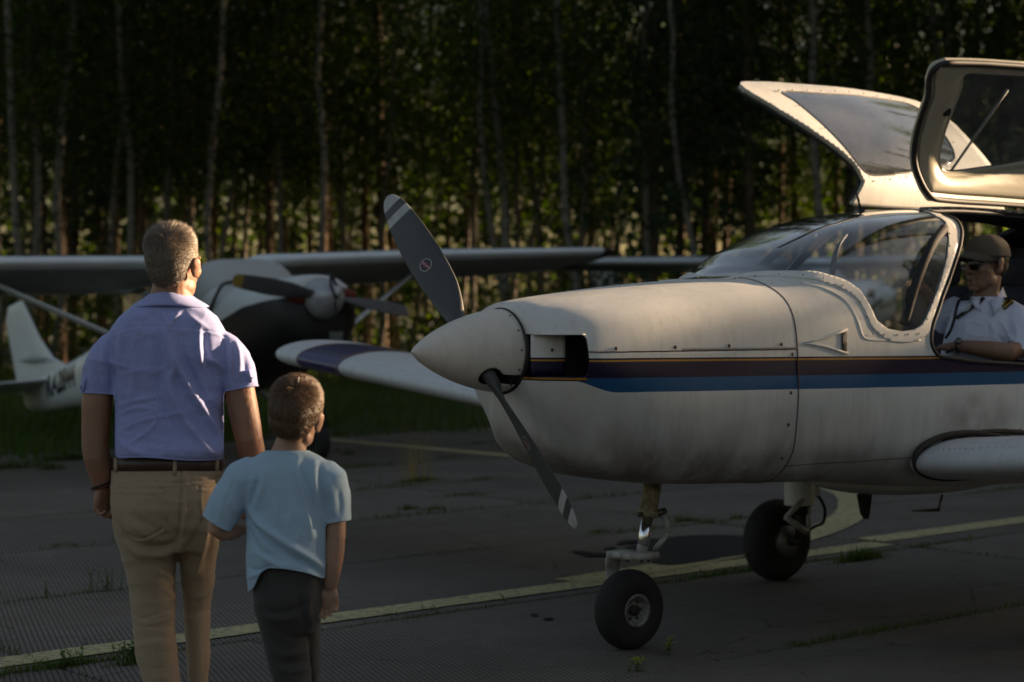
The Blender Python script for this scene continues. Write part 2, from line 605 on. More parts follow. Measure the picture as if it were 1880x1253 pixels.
def blades(P, H, Wd, lean, seed=0):
    """one curved blade (two quads and a tip) per point"""
    r = np.random.RandomState(seed); n = len(P)
    az = r.uniform(0, 2 * np.pi, n); la = r.uniform(0, 2 * np.pi, n); l = r.uniform(0, 1, n) * lean
    sd = np.c_[np.cos(az), np.sin(az), np.zeros(n)]; ln = np.c_[np.cos(la), np.sin(la), np.zeros(n)]
    V = []
    for t, w in ((0, 1), (.5, .8)):
        c = P + np.array([0, 0, 1.]) * (H * t)[:, None] + ln * (H * l * t * t)[:, None]
        V += [c - sd * (Wd * w / 2)[:, None], c + sd * (Wd * w / 2)[:, None]]
    V.append(P + np.array([0, 0, 1.]) * (H * (1 - .3 * l))[:, None] + ln * (H * l)[:, None])
    V = np.stack(V, 1).reshape(-1, 3)
    b = (np.arange(n) * 5)[:, None]
    F = [q.tolist() for q in (b + np.array([0, 1, 3, 2]))] + [q.tolist() for q in (b + np.array([2, 3, 4]))]
    return V, F

# field of grass beyond the apron
n = 62000
Y = 17 + 26 * nr.uniform(0, 1, n) ** .8; X = nr.uniform(-1, 1, n) * (.31 * Y + 1)
c = X * ND[0] + Y * ND[1]
keep = c > 17.75 + .35 * np.sin(X * 1.7) + .25 * np.sin(X * 4.3)
X, Y = X[keep], Y[keep]
H = (.10 + .16 * nr.uniform(0, 1, len(X)) ** 2) * (1 + .5 * np.sin(X * .9 + Y * .7) * np.sin(Y * 1.3)) * (1 + .6 * (X < -2.2))
v, f = blades(np.c_[X, Y, np.full(len(X), -.03)], H, np.full(len(X), .016), .6, 5)
o = new_obj('field_grass', v, f, MGRASS, kind='stuff')
fp = [uc(-40, 17.9), uc(60, 17.9), (60, 120, 0), (-90, 120, 0)]
new_obj('meadow', [(p[0], p[1], -.035) for p in fp], [[0, 1, 2, 3]], MSOIL, smooth=False, kind='structure')

# grass growing in the joints
P, Hh = [], []
def joint(u0, c0, u1, c1, dens, hgt=.05, seed=0):
    r = np.random.RandomState(seed); L = math.hypot(u1 - u0, c1 - c0); n = int(L * dens)
    t = r.uniform(0, 1, n); den = .5 + .5 * np.sin(t * L * 2.1 + seed) * np.sin(t * L * .83 + seed * 1.7)
    k = r.uniform(0, 1, n) < den ** 1.8 + .03
    t = t[k]; den = den[k]
    w = r.normal(0, .012 + .022 * den, len(t))
    du, dc = (u1 - u0) / L, (c1 - c0) / L
    for tt, ww, dd in zip(t, w, den):
        p = uc(u0 + (u1 - u0) * tt - dc * ww, c0 + (c1 - c0) * tt + du * ww)
        P.append((p[0], p[1], -.012)); Hh.append(hgt * (.35 + dd * r.uniform(.4, 1.3)))
for r_ in range(-3, 6):
    cc = ROW0 + RW * r_
    joint(-3, cc, 24, cc, 700 if r_ in (-1, 0) else 200, .035 if r_ < 2 else .05, 3 + r_)
for j in (-2, -1, 0, 1):
    joint(9.9 + SL * j, 3, 9.9 + SL * j, 17.8, 210, .045, 20 + j)
def tuft(px, py, n, sx, h, seed):
    r = np.random.RandomState(seed); g = ground(px, py)
    for _ in range(n):
        a = r.normal(0, 1)
        P.append((g[0] + a * sx * TD[0] + r.normal(0, .02), g[1] + a * sx * TD[1] + r.normal(0, .02), -.012)); Hh.append(h * r.uniform(.4, 1.15) * math.exp(-a * a / 3))
for i, (px, py, n_, sx, h) in enumerate([(770, 884, 520, .16, .07), (850, 910, 260, .25, .05), (890, 880, 260, .22, .05), (560, 1020, 60, .04, .05), (110, 1002, 80, .1, .05), (1255, 957, 240, .09, .05), (1355, 952, 160, .06, .05), (1100, 977, 200, .08, .04), (1580, 1028, 420, .16, .10), (1790, 905, 200, .2, .035), (1850, 898, 200, .15, .035), (825, 840, 200, .15, .05), (750, 935, 180, .07, .06), (800, 935, 180, .06, .05), (130, 845, 600, .3, .14), (30, 860, 500, .3, .12), (95, 862, 200, .1, .10), (245, 1218, 260, .10, .045), (120, 1222, 200, .08, .05), (640, 835, 120, .05, .08), (875, 815, 160, .1, .05), (1500, 1010, 120, .15, .03)]):
    tuft(px, py, n_, sx, h, 50 + i)
P = np.array(P); Hh = np.array(Hh)
v, f = blades(P, Hh, .0035 + .03 * Hh, .7, 6)
new_obj('joint_grass', v, f, MGRASS, kind='stuff')

def weed(name, px, py, h, n_stem, label, cat='weed', group=None, seed=0, flower=0, spread=.03, leaf=.016, dens=13):
    r = random.Random(seed); g = ground(px, py)
    root = empty(name, label, cat, (g[0], g[1], -.01), group=group)
    st, lf, fl = MB(), MB(), MB()
    for s in range(n_stem):
        hh = h * r.uniform(.6, 1); a = r.uniform(0, 6.28); ln = r.uniform(.05, .4)
        b = np.array([r.gauss(0, spread), r.gauss(0, spread * .5), 0])
        path = [b + np.array([math.cos(a) * ln * hh * t * t, math.sin(a) * ln * hh * t * t, hh * t]) for t in (0, .35, .7, 1)]
        st.tube(path, [.0022, .002, .0015, .001], 4)
        for k in range(int(dens * hh / .15) + 3):
            t = r.uniform(.15, 1); p = np.array([np.interp(t, (0, .35, .7, 1), [q[i] for q in path]) for i in range(3)])
            aa = r.uniform(0, 6.28); L = leaf * r.uniform(.6, 1.3) * (1.3 - .5 * t); up = r.uniform(-.2, .7)
            d = np.array([math.cos(aa), math.sin(aa), up]); sd = np.array([-math.sin(aa), math.cos(aa), 0]) * L * .3
            lf.add([p, p + d * L * .5 + sd, p + d * L, p + d * L * .5 - sd], [[0, 1, 2, 3]])
        if flower:
            for k in range(9):
                p = path[-1] + np.array([r.gauss(0, .012), r.gauss(0, .012), r.gauss(0, .006)])
                fl.ell(p, (.0035, .0035, .003), nu=5, nv=4)
    st.build('stems' if n_stem > 1 else 'stem', MWEED, root, kind='stuff' if n_stem > 1 else None); lf.build('leaves', MWEED, root, smooth=False, kind='stuff')
    if flower: fl.build('flowers', MFLOWER, root, kind='stuff')
    return root
G = 'leafy weeds growing in the slab joints'
weed('weed', 245, 1214, .115, 16, 'bushiest green weed on the yellow line at lower left, left of the man\'s leg', group=G, seed=1, spread=.045, leaf=.022, dens=22)
weed('weed', 128, 1222, .09, 8, 'small leafy weed on the yellow line nearest the left edge', group=G, seed=2, spread=.03, leaf=.02, dens=18)
weed('weed', 360, 1212, .05, 3, 'tiny two-leaved weed on the yellow line close beside the man\'s leg', group=G, seed=3, spread=.01, leaf=.02)
weed('weed', 190, 1084, .14, 9, 'tall feathery weed in the joint behind the man\'s left leg', group=G, seed=4, spread=.05, leaf=.018, dens=18)
weed('weed', 82, 1098, .12, 3, 'thin upright weed in the joint near the left edge', group=G, seed=5, spread=.01, leaf=.014)
weed('weed', 1230, 1202, .09, 4, 'yellow-flowered weed in the joint right of the nose wheel', group=G, seed=6, flower=1, spread=.012)
weed('weed', 1165, 1232, .08, 6, 'yellow-flowered weed at the bottom of the frame below the nose wheel', group=G, seed=7, flower=1, spread=.03)
weed('weed', 1465, 1186, .055, 7, 'low green weed in the bottom joint under the fuselage', group=G, seed=8, spread=.03)
weed('weed', 1700, 1004, .05, 5, 'leafy weed where the broken yellow line meets the cross joint', group=G, seed=9, spread=.02, leaf=.02)
weed('weed', 1783, 996, .085, 2, 'single upright weed standing on the right part of the yellow line', group=G, seed=10, spread=.006)
weed('weed', 930, 1104, .05, 2, 'lone weed on the yellow line left of the nose wheel', group=G, seed=11, spread=.01)
weed('weed', 728, 1130, .04, 4, 'low sprig of weed on the yellow line right of the boy', group=G, seed=12, spread=.02)
weed('weed', 794, 1120, .04, 4, 'second low sprig of weed on the yellow line right of the boy', group=G, seed=13, spread=.03)
weed('weed', 695, 888, .09, 3, 'upright weed in the far cross joint right of the boy\'s shoulder', group=G, seed=14, spread=.01)
weed('weed', 640, 862, .07, 4, 'small weed standing out on the slab behind the boy\'s shoulder', group=G, seed=15, spread=.015)
r = np.random.RandomState(3); g = ground(765, 885); n = 46
v, f = blades(np.c_[g[0] + r.normal(0, .07, n), g[1] + r.normal(0, .05, n), np.zeros(n)], r.uniform(.2, .62, n), np.full(n, .0045), .28, 7)
tag(new_obj('dry_grass_tuft', v, f, MDRY), 'tall thin tuft of dry yellow grass on the concrete between boy and propeller', 'grass tuft')

# ------------------------------------------------------------------ forest
def mat_birch():
    m = NT('birch_bark'); co = m.coord()
    f = m.noise(m.mapping(co, (3, 3, 14)), 1.6, 5, .7); g = m.noise(co, 2.2, 4)
    c = m.mix(m.ramp(f, [(.52, 0), (.60, 1)]), (.20, .175, .14), (.022, .018, .013))
    c = m.mix(m.ramp(g, [(.45, 0), (.7, .8)]), c, (.16, .12, .09))
    b = m.bsdf(Base_Color=c, Roughness=.85); m.set(b, 'Normal', m.bump(f, .5, .02)); return m.mat
MBIRCH = mat_birch()
MPINE = simple('pine_bark', (.11, .065, .04), .9, var=.5, scale=4, bump=.6)
MTWIG = simple('twigs', (.035, .025, .018), .9)
MLEAF = mat_leaf('birch_leaves', [(.013, .023, .004), (.026, .037, .006), (.018, .029, .005), (.06, .08, .009)], .55)
MNEEDLE = mat_leaf('spruce_needles', [(.018, .032, .012), (.028, .045, .016), (.02, .038, .018)], .15)

def leafmesh(C, size, r, droop=.3, aspect=.55):
    n = len(C)
    d = r.normal(0, 1, (n, 3)); d[:, 2] -= droop; d /= np.linalg.norm(d, axis=1)[:, None]
    e = r.normal(0, 1, (n, 3)); s = np.cross(d, e); s /= np.linalg.norm(s, axis=1)[:, None]
    L = (size * r.uniform(.6, 1.3, n))[:, None]
    V = np.stack([C, C + d * L * .5 + s * L * aspect * .5, C + d * L, C + d * L * .5 - s * L * aspect * .5], 1).reshape(-1, 3)
    b = (np.arange(n) * 4)[:, None]
    return V, (b + np.arange(4)).tolist()

def birch_mesh(seed, h=17, z0=4.3, rad=2.4, nb=100, nl=105, size=.10):
    r = np.random.RandomState(seed); mb = MB()
    zs = np.linspace(0, h, 12)
    cx = np.cumsum(r.normal(0, .13, 12)); cy = np.cumsum(r.normal(0, .13, 12)); cx[0] = cy[0] = 0
    rr = np.interp(zs, [0, .4, h * .5, h], [.085, .075, .06, .012])
    mb.tube(np.c_[cx, cy, zs], rr, 9)
    C = []
    for i in range(nb):
        z = z0 + (h - z0) * r.uniform(0, 1) ** 1.1; a = r.uniform(0, 6.28)
        Rm = rad * (1 - ((z - z0) / (h - z0 + 1)) ** 1.8) * r.uniform(.35, 1.05)
        o = np.array([np.interp(z, zs, cx), np.interp(z, zs, cy), z])
        d = np.array([math.cos(a), math.sin(a), 0])
        p1 = o + d * Rm * .45 + np.array([0, 0, Rm * .4]); p2 = o + d * Rm + np.array([0, 0, Rm * .35]); p3 = p2 + d * .25 + np.array([0, 0, -r.uniform(.4, 1.1)])
        mb.tube([o, p1, p2], [.012, .007, .003], 3, cap=False, mi=1)
        k = nl // 3
        for q, s in ((p1, .33), (p2, .34), (p3, .28)):
            C.append(q + r.normal(0, 1, (k, 3)) * np.array([s, s, s * 1.35]) - np.array([0, 0, .15]))
    C = np.concatenate(C)
    return mb.arrays() + (mb.m,), leafmesh(C, size, r)

def spruce_mesh(seed, h=17, rad=2.1, size=.16):
    r = np.random.RandomState(seed); zb = (0, 4.2, 6.5)[seed % 3]; mb = MB()
    mb.tube([(0, 0, 0), (0, 0, 1), (0.05, 0, h * .5), (0, 0, h)], [.11, .09, .07, .015], 9)
    C = []
    for i in range(230):
        z = 1.6 + (h - 1.6) * r.uniform(0, 1); a = r.uniform(0, 6.28)
        Rm = rad * (1 - (z / (h + .5)) ** 1.1) * r.uniform(.6, 1.1)
        if z < zb: continue
        n = int(8 + 22 * Rm); t = r.uniform(.15, 1, n)
        d = np.array([math.cos(a), math.sin(a)])
        p = np.c_[d[0] * Rm * t, d[1] * Rm * t, z - .35 * Rm * t * t + 0 * t] + r.normal(0, 1, (n, 3)) * np.array([.1, .1, .07])
        C.append(p)
        if i % 3 == 0:
            mb.tube([(0, 0, z), (d[0] * Rm * .6, d[1] * Rm * .6, z - .1 * Rm)], [.016, .006], 4, cap=False)
    C = np.concatenate(C)
    return mb.arrays() + (mb.m,), leafmesh(C, size, r, 1.0, .5)

def tree_proto(kind, seed, **kw):
    (tv, tf, tm), (lv, lf) = (birch_mesh if kind == 'birch' else spruce_mesh)(seed, **kw)
    root = bpy.data.objects.new(kind + '_tree', None); COL.objects.link(root)
    new_obj('trunk', tv, tf, None, root, mats=[MBIRCH if kind == 'birch' else MPINE, MTWIG], fmat=tm)
    new_obj('crown', lv, lf, MLEAF if kind == 'birch' else MNEEDLE, root, smooth=False)
    return root
protos = {('birch', i): tree_proto('birch', 30 + i) for i in range(4)}
protos.update({('spruce', i): tree_proto('spruce', 60 + i) for i in range(3)})
used = set()
def place_tree(kind, var, x, y, scale=1, rz=0, lean=(0, 0), label='', group=None, zs=None, sink=0):
    p = protos[(kind, var)]
    if (kind, var) in used:
        o = copy_tree(p)
    else:
        o = p; used.add((kind, var))
    o.location = (x, y, -.1 - sink); o.rotation_euler = (lean[0], lean[1], rz); o.scale = (scale, scale, zs or scale)
    tag(o, label, 'tree', group)
    return o
FG = 'trees of the dark forest behind the airfield'
# birches whose pale trunks can be followed in the photograph: (px, Y, lean, words)
named = [(48, 35, -.045, 'leaning pale birch at the left edge of the forest'),
         (74, 36.5, 0, 'straight slender birch just right of the leftmost leaning one'),
         (262, 37, -.03, 'birch with a split pale trunk behind the grey-haired man\'s head, on its left'),
         (385, 40, .01, 'tall dark-barked birch right of the grey-haired man\'s head'),
         (500, 43, .02, 'thin birch behind the white cockpit of the high-wing plane'),
         (690, 41, .0, 'sunlit pale birch just left of the big propeller tip'),
         (1192, 36, -.035, 'leaning birch behind the checkered tail'),
         (1306, 35, -.055, 'most strongly leaning white birch, left of the open far door'),
         (1497, 36, .0, 'white birch trunk rising behind the windshield under the open door'),
         (1545, 40, .015, 'thin birch just right of the white trunk behind the windshield'),
         (1768, 37, .0, 'thick white birch seen through the open near door'),
         (985, 42, .02, 'dim birch in the forest between propeller and leaning white birch'),
         (1660, 45, .01, 'dim birch behind the far open door')]
for i, (px, Yt, ln, words) in enumerate(named):
    place_tree('birch', i % 4, (px - 940) / FPX * Yt, Yt, rng.uniform(.85, 1.0) if i not in (8, 10) else 1.15, rng.uniform(0, 6.28), (0, ln), words)
# the rest of the wood
cnt = {}
i = 0
for row, Yt in enumerate([37, 40, 43, 46.5, 50, 54, 58, 63, 68]):
    xm = .29 * Yt + 5
    step = 1.2 if row < 4 else 2.3
    x = -xm + rng.uniform(0, step)
    while x < xm:
        qq = -math.sin(SUN_AZ) * x + math.cos(SUN_AZ) * Yt
        if (36.2 < qq < 38.4 and x > -3.5) or (41.2 < qq < 42.6 and x > -1):
            x += step; continue
        kind = 'birch' if rng.random() < .52 else 'spruce'
        if row == 0 and rng.random() < .35:
            x += step; continue
        var = rng.randrange(4) if kind == 'birch' else rng.choice((0, 1, 1, 2, 2, 2))
        side = 'left' if x < -.09 * Yt else ('middle' if x < .09 * Yt else 'right')
        depth = 'front' if row < 3 else ('inner' if row < 6 else 'deep')
        lab = {'birch': 'slender birch with hanging green leaves', 'spruce': 'dark narrow spruce'}[kind] + ' in the ' + depth + ' rows of the forest, ' + side + ' part'
        gp = 'forest ' + kind + ' trees, ' + depth + ' rows, ' + side + ' part'
        place_tree(kind, var, x + rng.uniform(-.7, .7), Yt + rng.uniform(-1.2, 1.2), rng.uniform(.85, 1.25), rng.uniform(0, 6.28), (rng.gauss(0, .012), rng.gauss(0, .02)), lab, gp)
        x += step * rng.uniform(.7, 1.3)
# forest edge carrying on to the right of the frame, towards the sun: it shades the apron
SQ = np.array([-math.sin(SUN_AZ), math.cos(SUN_AZ)]); SD2 = np.array([math.cos(SUN_AZ), math.sin(SUN_AZ)])
SLOT = (6.08, 7.62)  # gap shaped to let the sun reach the man and the cowling
for D in (27.5, 30, 33, 36, 40, 44):
    q = -14.0
    while q < 44:
        p = SD2 * (D + rng.uniform(-1, 1)) + SQ * q
        inslot = SLOT[0] - 1.5 < q < SLOT[1] + 1.9
        if p[0] > .30 * p[1] + 3 and not (q > 33.5):
            kind = 'spruce' if rng.random() < .55 or 3 < q < 6 else 'birch'
            if not inslot:
                place_tree(kind, rng.randrange(3) if kind == 'birch' else 0, p[0], p[1], rng.uniform(1.0, 1.2), rng.uniform(0, 6.28), (0, 0), 'tall ' + kind + ' of the forest edge beyond the right of the frame', 'trees of the forest edge right of the frame, ' + kind)
        q += 1.25
for D in (29, 31, 33.5, 35):  # low spruces added out of view, heights set to cut off the sun
    for q in (5.1, 5.7, 6.2, 6.6, 7.1, 7.5, 7.9, 8.4, 9.0):
        p = SD2 * D + SQ * q
        place_tree('spruce', 0, p[0], p[1], 1.45, rng.uniform(0, 6.28), (0, 0), 'short unseen spruce added in the sun gap of the forest edge beyond the right of the frame', 'added low spruces trimming the sun gap', zs=.40 if q < 6.8 else .392)
# undergrowth and far wood
r = np.random.RandomState(9)
n = 42000
x = r.uniform(-14, 18, n); y = 33.5 + r.gamma(1.5, 1.6, n); top = .9 + .8 * np.sin(x * 1.1 + 1) * np.sin(x * .37) + .5 * (y - 33)
z = r.uniform(0, 1, n) * np.clip(top, .3, 2.6)
v, f = leafmesh(np.c_[x, y, z - .05], .085, r)
new_obj('undergrowth', v, f, MLEAF, smooth=False, kind='stuff')
n = 34000
x = r.uniform(-34, 38, n); y = r.uniform(72, 84, n); z = 11.5 * r.uniform(0, 1, n) ** 1.05
v, f = leafmesh(np.c_[x, y, z], .55, r)
new_obj('far_wood', v, f, MLEAF, smooth=False, kind='stuff')

# unseen tree line added behind the viewer to hold back the horizon glow
n = 9000
a = r.uniform(math.pi * .93, math.pi * 2.12, n); d = r.uniform(75, 90, n)
v, f = leafmesh(np.c_[d * np.cos(a), d * np.sin(a) + 10, 15 * r.uniform(0, 1, n) ** .9 * (1 + .2 * np.sin(a * 23))], 1.8, r, aspect=.8)
new_obj('added_tree_line', v, f, MNEEDLE, smooth=False, kind='stuff')
# ------------------------------------------------------------------ the near low-wing aircraft
TH = R(37.9); NX = np.array([.542, 8.439])
AFT = np.array([math.cos(TH), math.sin(TH)]); RGT = np.array([-math.sin(TH), math.cos(TH)])
def to_world(P):
    P = np.asarray(P, float)
    xy = NX + P[..., :1] * AFT + P[..., 1:2] * RGT
    return np.concatenate([xy, P[..., 2:3]], -1)
def to_px(P):
    w = to_world(P)
    return np.stack([940 + FPX * w[..., 0] / w[..., 1], YH - FPX * (w[..., 2] - HC) / w[..., 1]], -1)

def mat_plane(name, stripes=True, base=(.69, .675, .635), dirty=1.0):
    m = NT(name); co = m.coord(); x, y, z = m.sep(co)
    n1 = m.noise(co, 2.2, 6, .6); n2 = m.noise(co, 45, 4, .7); n3 = m.noise(co, 130, 2, .5)
    c = m.mix(m.ramp(n1, [(.35, 0), (.7, 1)]), base, tuple(q * .90 for q in base))
    streak = m.noise(m.mapping(co, (26, 26, 1.3)), 1, 4, .6)
    c = m.mix(m.m('MULTIPLY', m.ramp(streak, [(.5, 0), (.75, .22)]), 1.0), c, (.30, .25, .19))
    # bug and stone specks
    sp = m.m('MULTIPLY', m.ramp(n3, [(.66, 0), (.70, 1)]), m.ramp(m.noise(co, 5, 3), [(.45, .1), (.65, 1)]))
    c = m.mix(m.m('MULTIPLY', sp, .5), c, (.10, .075, .05))
    # soot and oil film on the lower cowling and around the wing root
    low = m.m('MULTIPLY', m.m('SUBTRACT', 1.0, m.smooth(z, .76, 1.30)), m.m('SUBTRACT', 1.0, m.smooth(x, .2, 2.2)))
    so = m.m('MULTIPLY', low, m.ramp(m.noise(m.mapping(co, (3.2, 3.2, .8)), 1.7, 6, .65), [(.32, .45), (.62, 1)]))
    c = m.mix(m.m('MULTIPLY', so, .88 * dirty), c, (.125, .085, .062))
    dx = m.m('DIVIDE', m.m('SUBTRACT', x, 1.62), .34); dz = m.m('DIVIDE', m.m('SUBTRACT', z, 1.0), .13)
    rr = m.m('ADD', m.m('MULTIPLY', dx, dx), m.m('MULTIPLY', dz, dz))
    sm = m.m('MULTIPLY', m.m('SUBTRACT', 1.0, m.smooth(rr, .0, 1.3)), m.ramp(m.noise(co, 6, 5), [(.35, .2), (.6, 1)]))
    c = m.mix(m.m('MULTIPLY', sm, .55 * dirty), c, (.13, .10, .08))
    if stripes:
        zz = m.m('ADD', z, m.m('MULTIPLY', x, .008))
        wob = m.m('MULTIPLY', m.m('SUBTRACT', m.noise(co, 3, 2), .5), .003)
        zz = m.m('ADD', zz, wob)
        cut_ = m.smooth(x, -.70, -.46)
        blo = m.m('SUBTRACT', 1.224, m.m('MULTIPLY', cut_, .060))
        dark = (.009, .004, .026); blue = (.006, .080, .19)
        aft = m.m('GREATER_THAN', x, -.705)
        c = m.mix(m.m('MULTIPLY', m.m('MULTIPLY', m.m('GREATER_THAN', zz, blo), m.m('LESS_THAN', zz, 1.2241)), aft), c, blue)
        c = m.mix(m.band(zz, 1.224, 1.306), c, dark)
        c = m.mix(m.band(zz, 1.291, 1.2985), c, (.42, .19, .025))
        fr = m.m('LESS_THAN', x, -.60)
        c = m.mix(m.m('MULTIPLY', fr, m.band(zz, 1.216, 1.2245)), c, (.42, .19, .025))
        c = m.mix(m.m('MULTIPLY', fr, m.band(zz, 1.211, 1.216)), c, dark)
    b = m.bsdf(Base_Color=c, Roughness=m.m('ADD', .36, m.m('MULTIPLY', n2, .2)))
    b.inputs['Coat Weight'].default_value = .04; b.inputs['Coat Roughness'].default_value = .22; b.inputs['Specular IOR Level'].default_value = .32
    m.set(b, 'Normal', m.bump(m.noise(co, 3.2, 3), .10, .03, m.bump(n2, .05, .001)))
    return m.mat
MSKIN = mat_plane('aircraft_paint')
MWHITE = mat_plane('white_paint', False)
MSPIN = mat_plane('spinner_paint', False, (.66, .61, .54), .2)
MDARK = simple('dark_interior', (.020, .017, .016), .8, scale=6)
MBLACK = simple('black_rubber', (.012, .011, .011), .6, scale=20)
MSEAL = simple('sealant', (.022, .015, .012), .7, scale=15, bump=.5)
MTYRE = simple('tyre_rubber', (.013, .011, .010), .82, scale=14, bump=.25)
MRIM = simple('worn_rim', (.20, .19, .17), .6, metal=.5, var=.5, scale=30)
MCHROME = simple('chrome', (.75, .76, .78), .12, metal=1, var=.03)
MSTEEL = simple('dull_steel', (.22, .21, .19), .5, metal=.8, var=.3, scale=25)
MOLDW = simple('oily_white_metal', (.36, .35, .31), .5, var=.45, scale=22, bump=.2)
MYELL = simple('stained_strut', (.26, .21, .12), .5, var=.5, scale=40, bump=.2)
MBLADE = simple('blade_grey', (.055, .056, .056), .5, var=.12, scale=5)
MBLADEW = simple('blade_tip_white', (.42, .42, .41), .6, var=.15, scale=30)
MSCREW = simple('screw', (.10, .085, .07), .5, metal=.7, var=.4, scale=60)
MLINER = simple('cream_liner', (.42, .385, .29), .42, var=.06, scale=4, coat=.2)
MRUST = simple('rust', (.10, .045, .02), .9, var=.5, scale=80)

def mat_glass(name, tint, rough=.02, spec=1.0):
    m = NT(name); co = m.coord()
    g = m.n('ShaderNodeBsdfGlossy'); g.inputs['Roughness'].default_value = rough
    t = m.n('ShaderNodeBsdfTransparent'); t.inputs[0].default_value = (*tint, 1)
    geo = m.n('ShaderNodeNewGeometry'); dt = m.n('ShaderNodeVectorMath', operation='DOT_PRODUCT'); m.t.links.new(geo.outputs['Incoming'], dt.inputs[0]); m.t.links.new(geo.outputs['Normal'], dt.inputs[1])
    fres = m.m('ADD', .05, m.m('MULTIPLY', .95, m.m('POWER', m.m('SUBTRACT', 1.0, m.m('ABSOLUTE', dt.outputs['Value'])), 4.5)))
    dust = m.ramp(m.noise(co, 160, 2, .6), [(.68, 0), (.74, 1)])
    film = m.ramp(m.noise(co, 3.5, 5, .6), [(.35, .0), (.8, .10)])
    mx = m.n('ShaderNodeMixShader'); m.t.links.new(m.m('MULTIPLY', fres, spec, clamp=True), mx.inputs[0])
    m.t.links.new(t.outputs[0], mx.inputs[1]); m.t.links.new(g.outputs[0], mx.inputs[2])
    d = m.n('ShaderNodeBsdfDiffuse'); d.inputs[0].default_value = (.5, .52, .55, 1)
    m2 = m.n('ShaderNodeMixShader'); m.t.links.new(m.m('ADD', m.m('MULTIPLY', dust, .25), film), m2.inputs[0])
    m.t.links.new(mx.outputs[0], m2.inputs[1]); m.t.links.new(d.outputs[0], m2.inputs[2]); m.t.links.new(m2.outputs[0], m.out.inputs[0])
    return m.mat
MGLASS = mat_glass('plexiglass', (.80, .84, .88), .03, 3.0)
MDGLASS = mat_glass('door_plexiglass', (.86, .89, .92), .03, 2.2)

plane = empty("light_aircraft", "white low-wing aircraft with purple and blue stripes, its two doors raised", "aircraft", (NX[0], NX[1], 0), (0, 0, TH))

# station table:  a     zb     w     zm     ws    zs    yr    zr    zt
ST = np.array([
 (-.748, 1.150, .180, 1.335, .165, 1.420, .095, 1.492, 1.517),
 (-.747, 1.130, .215, 1.330, .195, 1.425, .105, 1.500, 1.522),
 (-.735, 1.060, .285, 1.320, .245, 1.430, .125, 1.512, 1.530),
 (-.690, .970, .350, 1.300, .300, 1.440, .145, 1.527, 1.541),
 (-.620, .905, .395, 1.280, .345, 1.450, .165, 1.538, 1.552),
 (-.500, .840, .430, 1.260, .385, 1.460, .190, 1.553, 1.566),
 (-.300, .780, .460, 1.250, .420, 1.475, .220, 1.573, 1.590),
 (.000, .742, .490, 1.240, .450, 1.490, .260, 1.600, 1.619),
 (.300, .728, .525, 1.230, .485, 1.500, .290, 1.622, 1.640),
 (.470, .722, .545, 1.230, .505, 1.500, .300, 1.632, 1.652),
 (.600, .718, .560, 1.220, .520, 1.500, .310, 1.670, 1.715),
 (.740, .712, .572, 1.220, .535, 1.495, .330, 1.740, 1.795),
 (.920, .702, .585, 1.210, .552, 1.490, .355, 1.800, 1.868),
 (1.10, .690, .597, 1.210, .567, 1.485, .375, 1.850, 1.925),
 (1.30, .665, .607, 1.210, .580, 1.480, .390, 1.885, 1.966),
 (1.60, .640, .612, 1.210, .590, 1.480, .400, 1.912, 1.996),
 (2.00, .620, .612, 1.210, .590, 1.480, .400, 1.925, 2.015),
 (2.60, .610, .590, 1.210, .560, 1.480, .380, 1.915, 2.010),
 (3.20, .640, .520, 1.210, .480, 1.470, .330, 1.860, 1.950),
 (4.00, .740, .400, 1.200, .350, 1.420, .230, 1.640, 1.720),
 (5.00, .880, .270, 1.210, .230, 1.380, .140, 1.500, 1.540),
 (6.00, 1.02, .140, 1.240, .110, 1.360, .070, 1.420, 1.440),
 (6.60, 1.12, .030, 1.270, .025, 1.340, .015, 1.380, 1.390)])
NS = len(ST)
def half_ring(p, nv):
    a, zb, w, zm, ws, zs, yr, zr, zt = p
    lf = float(np.interp(a, [-.748, -.74, -.69, -.62, -.5, -.3, -.05], [.30, .36, .52, .66, .82, .94, 1]))
    h = zm - zb
    pts = [(-.35 * w, zb + .004 * h), (0, zb), (.36 * w * lf, zb + .008 * h), (.70 * w * lf, zb + .06 * h), (.92 * w * lf, zb + .28 * h), (.985 * w * (1 + lf) / 2, zb + .6 * h), (w, zm), (ws, zs), (yr, zr), (0, zt), (-yr, zr)]
    v = [-1, 0, 1, 2, 3, 4, 5, 6.2, 7.6, 9, 10.4]
    return np.array(pts), np.array(v, float)
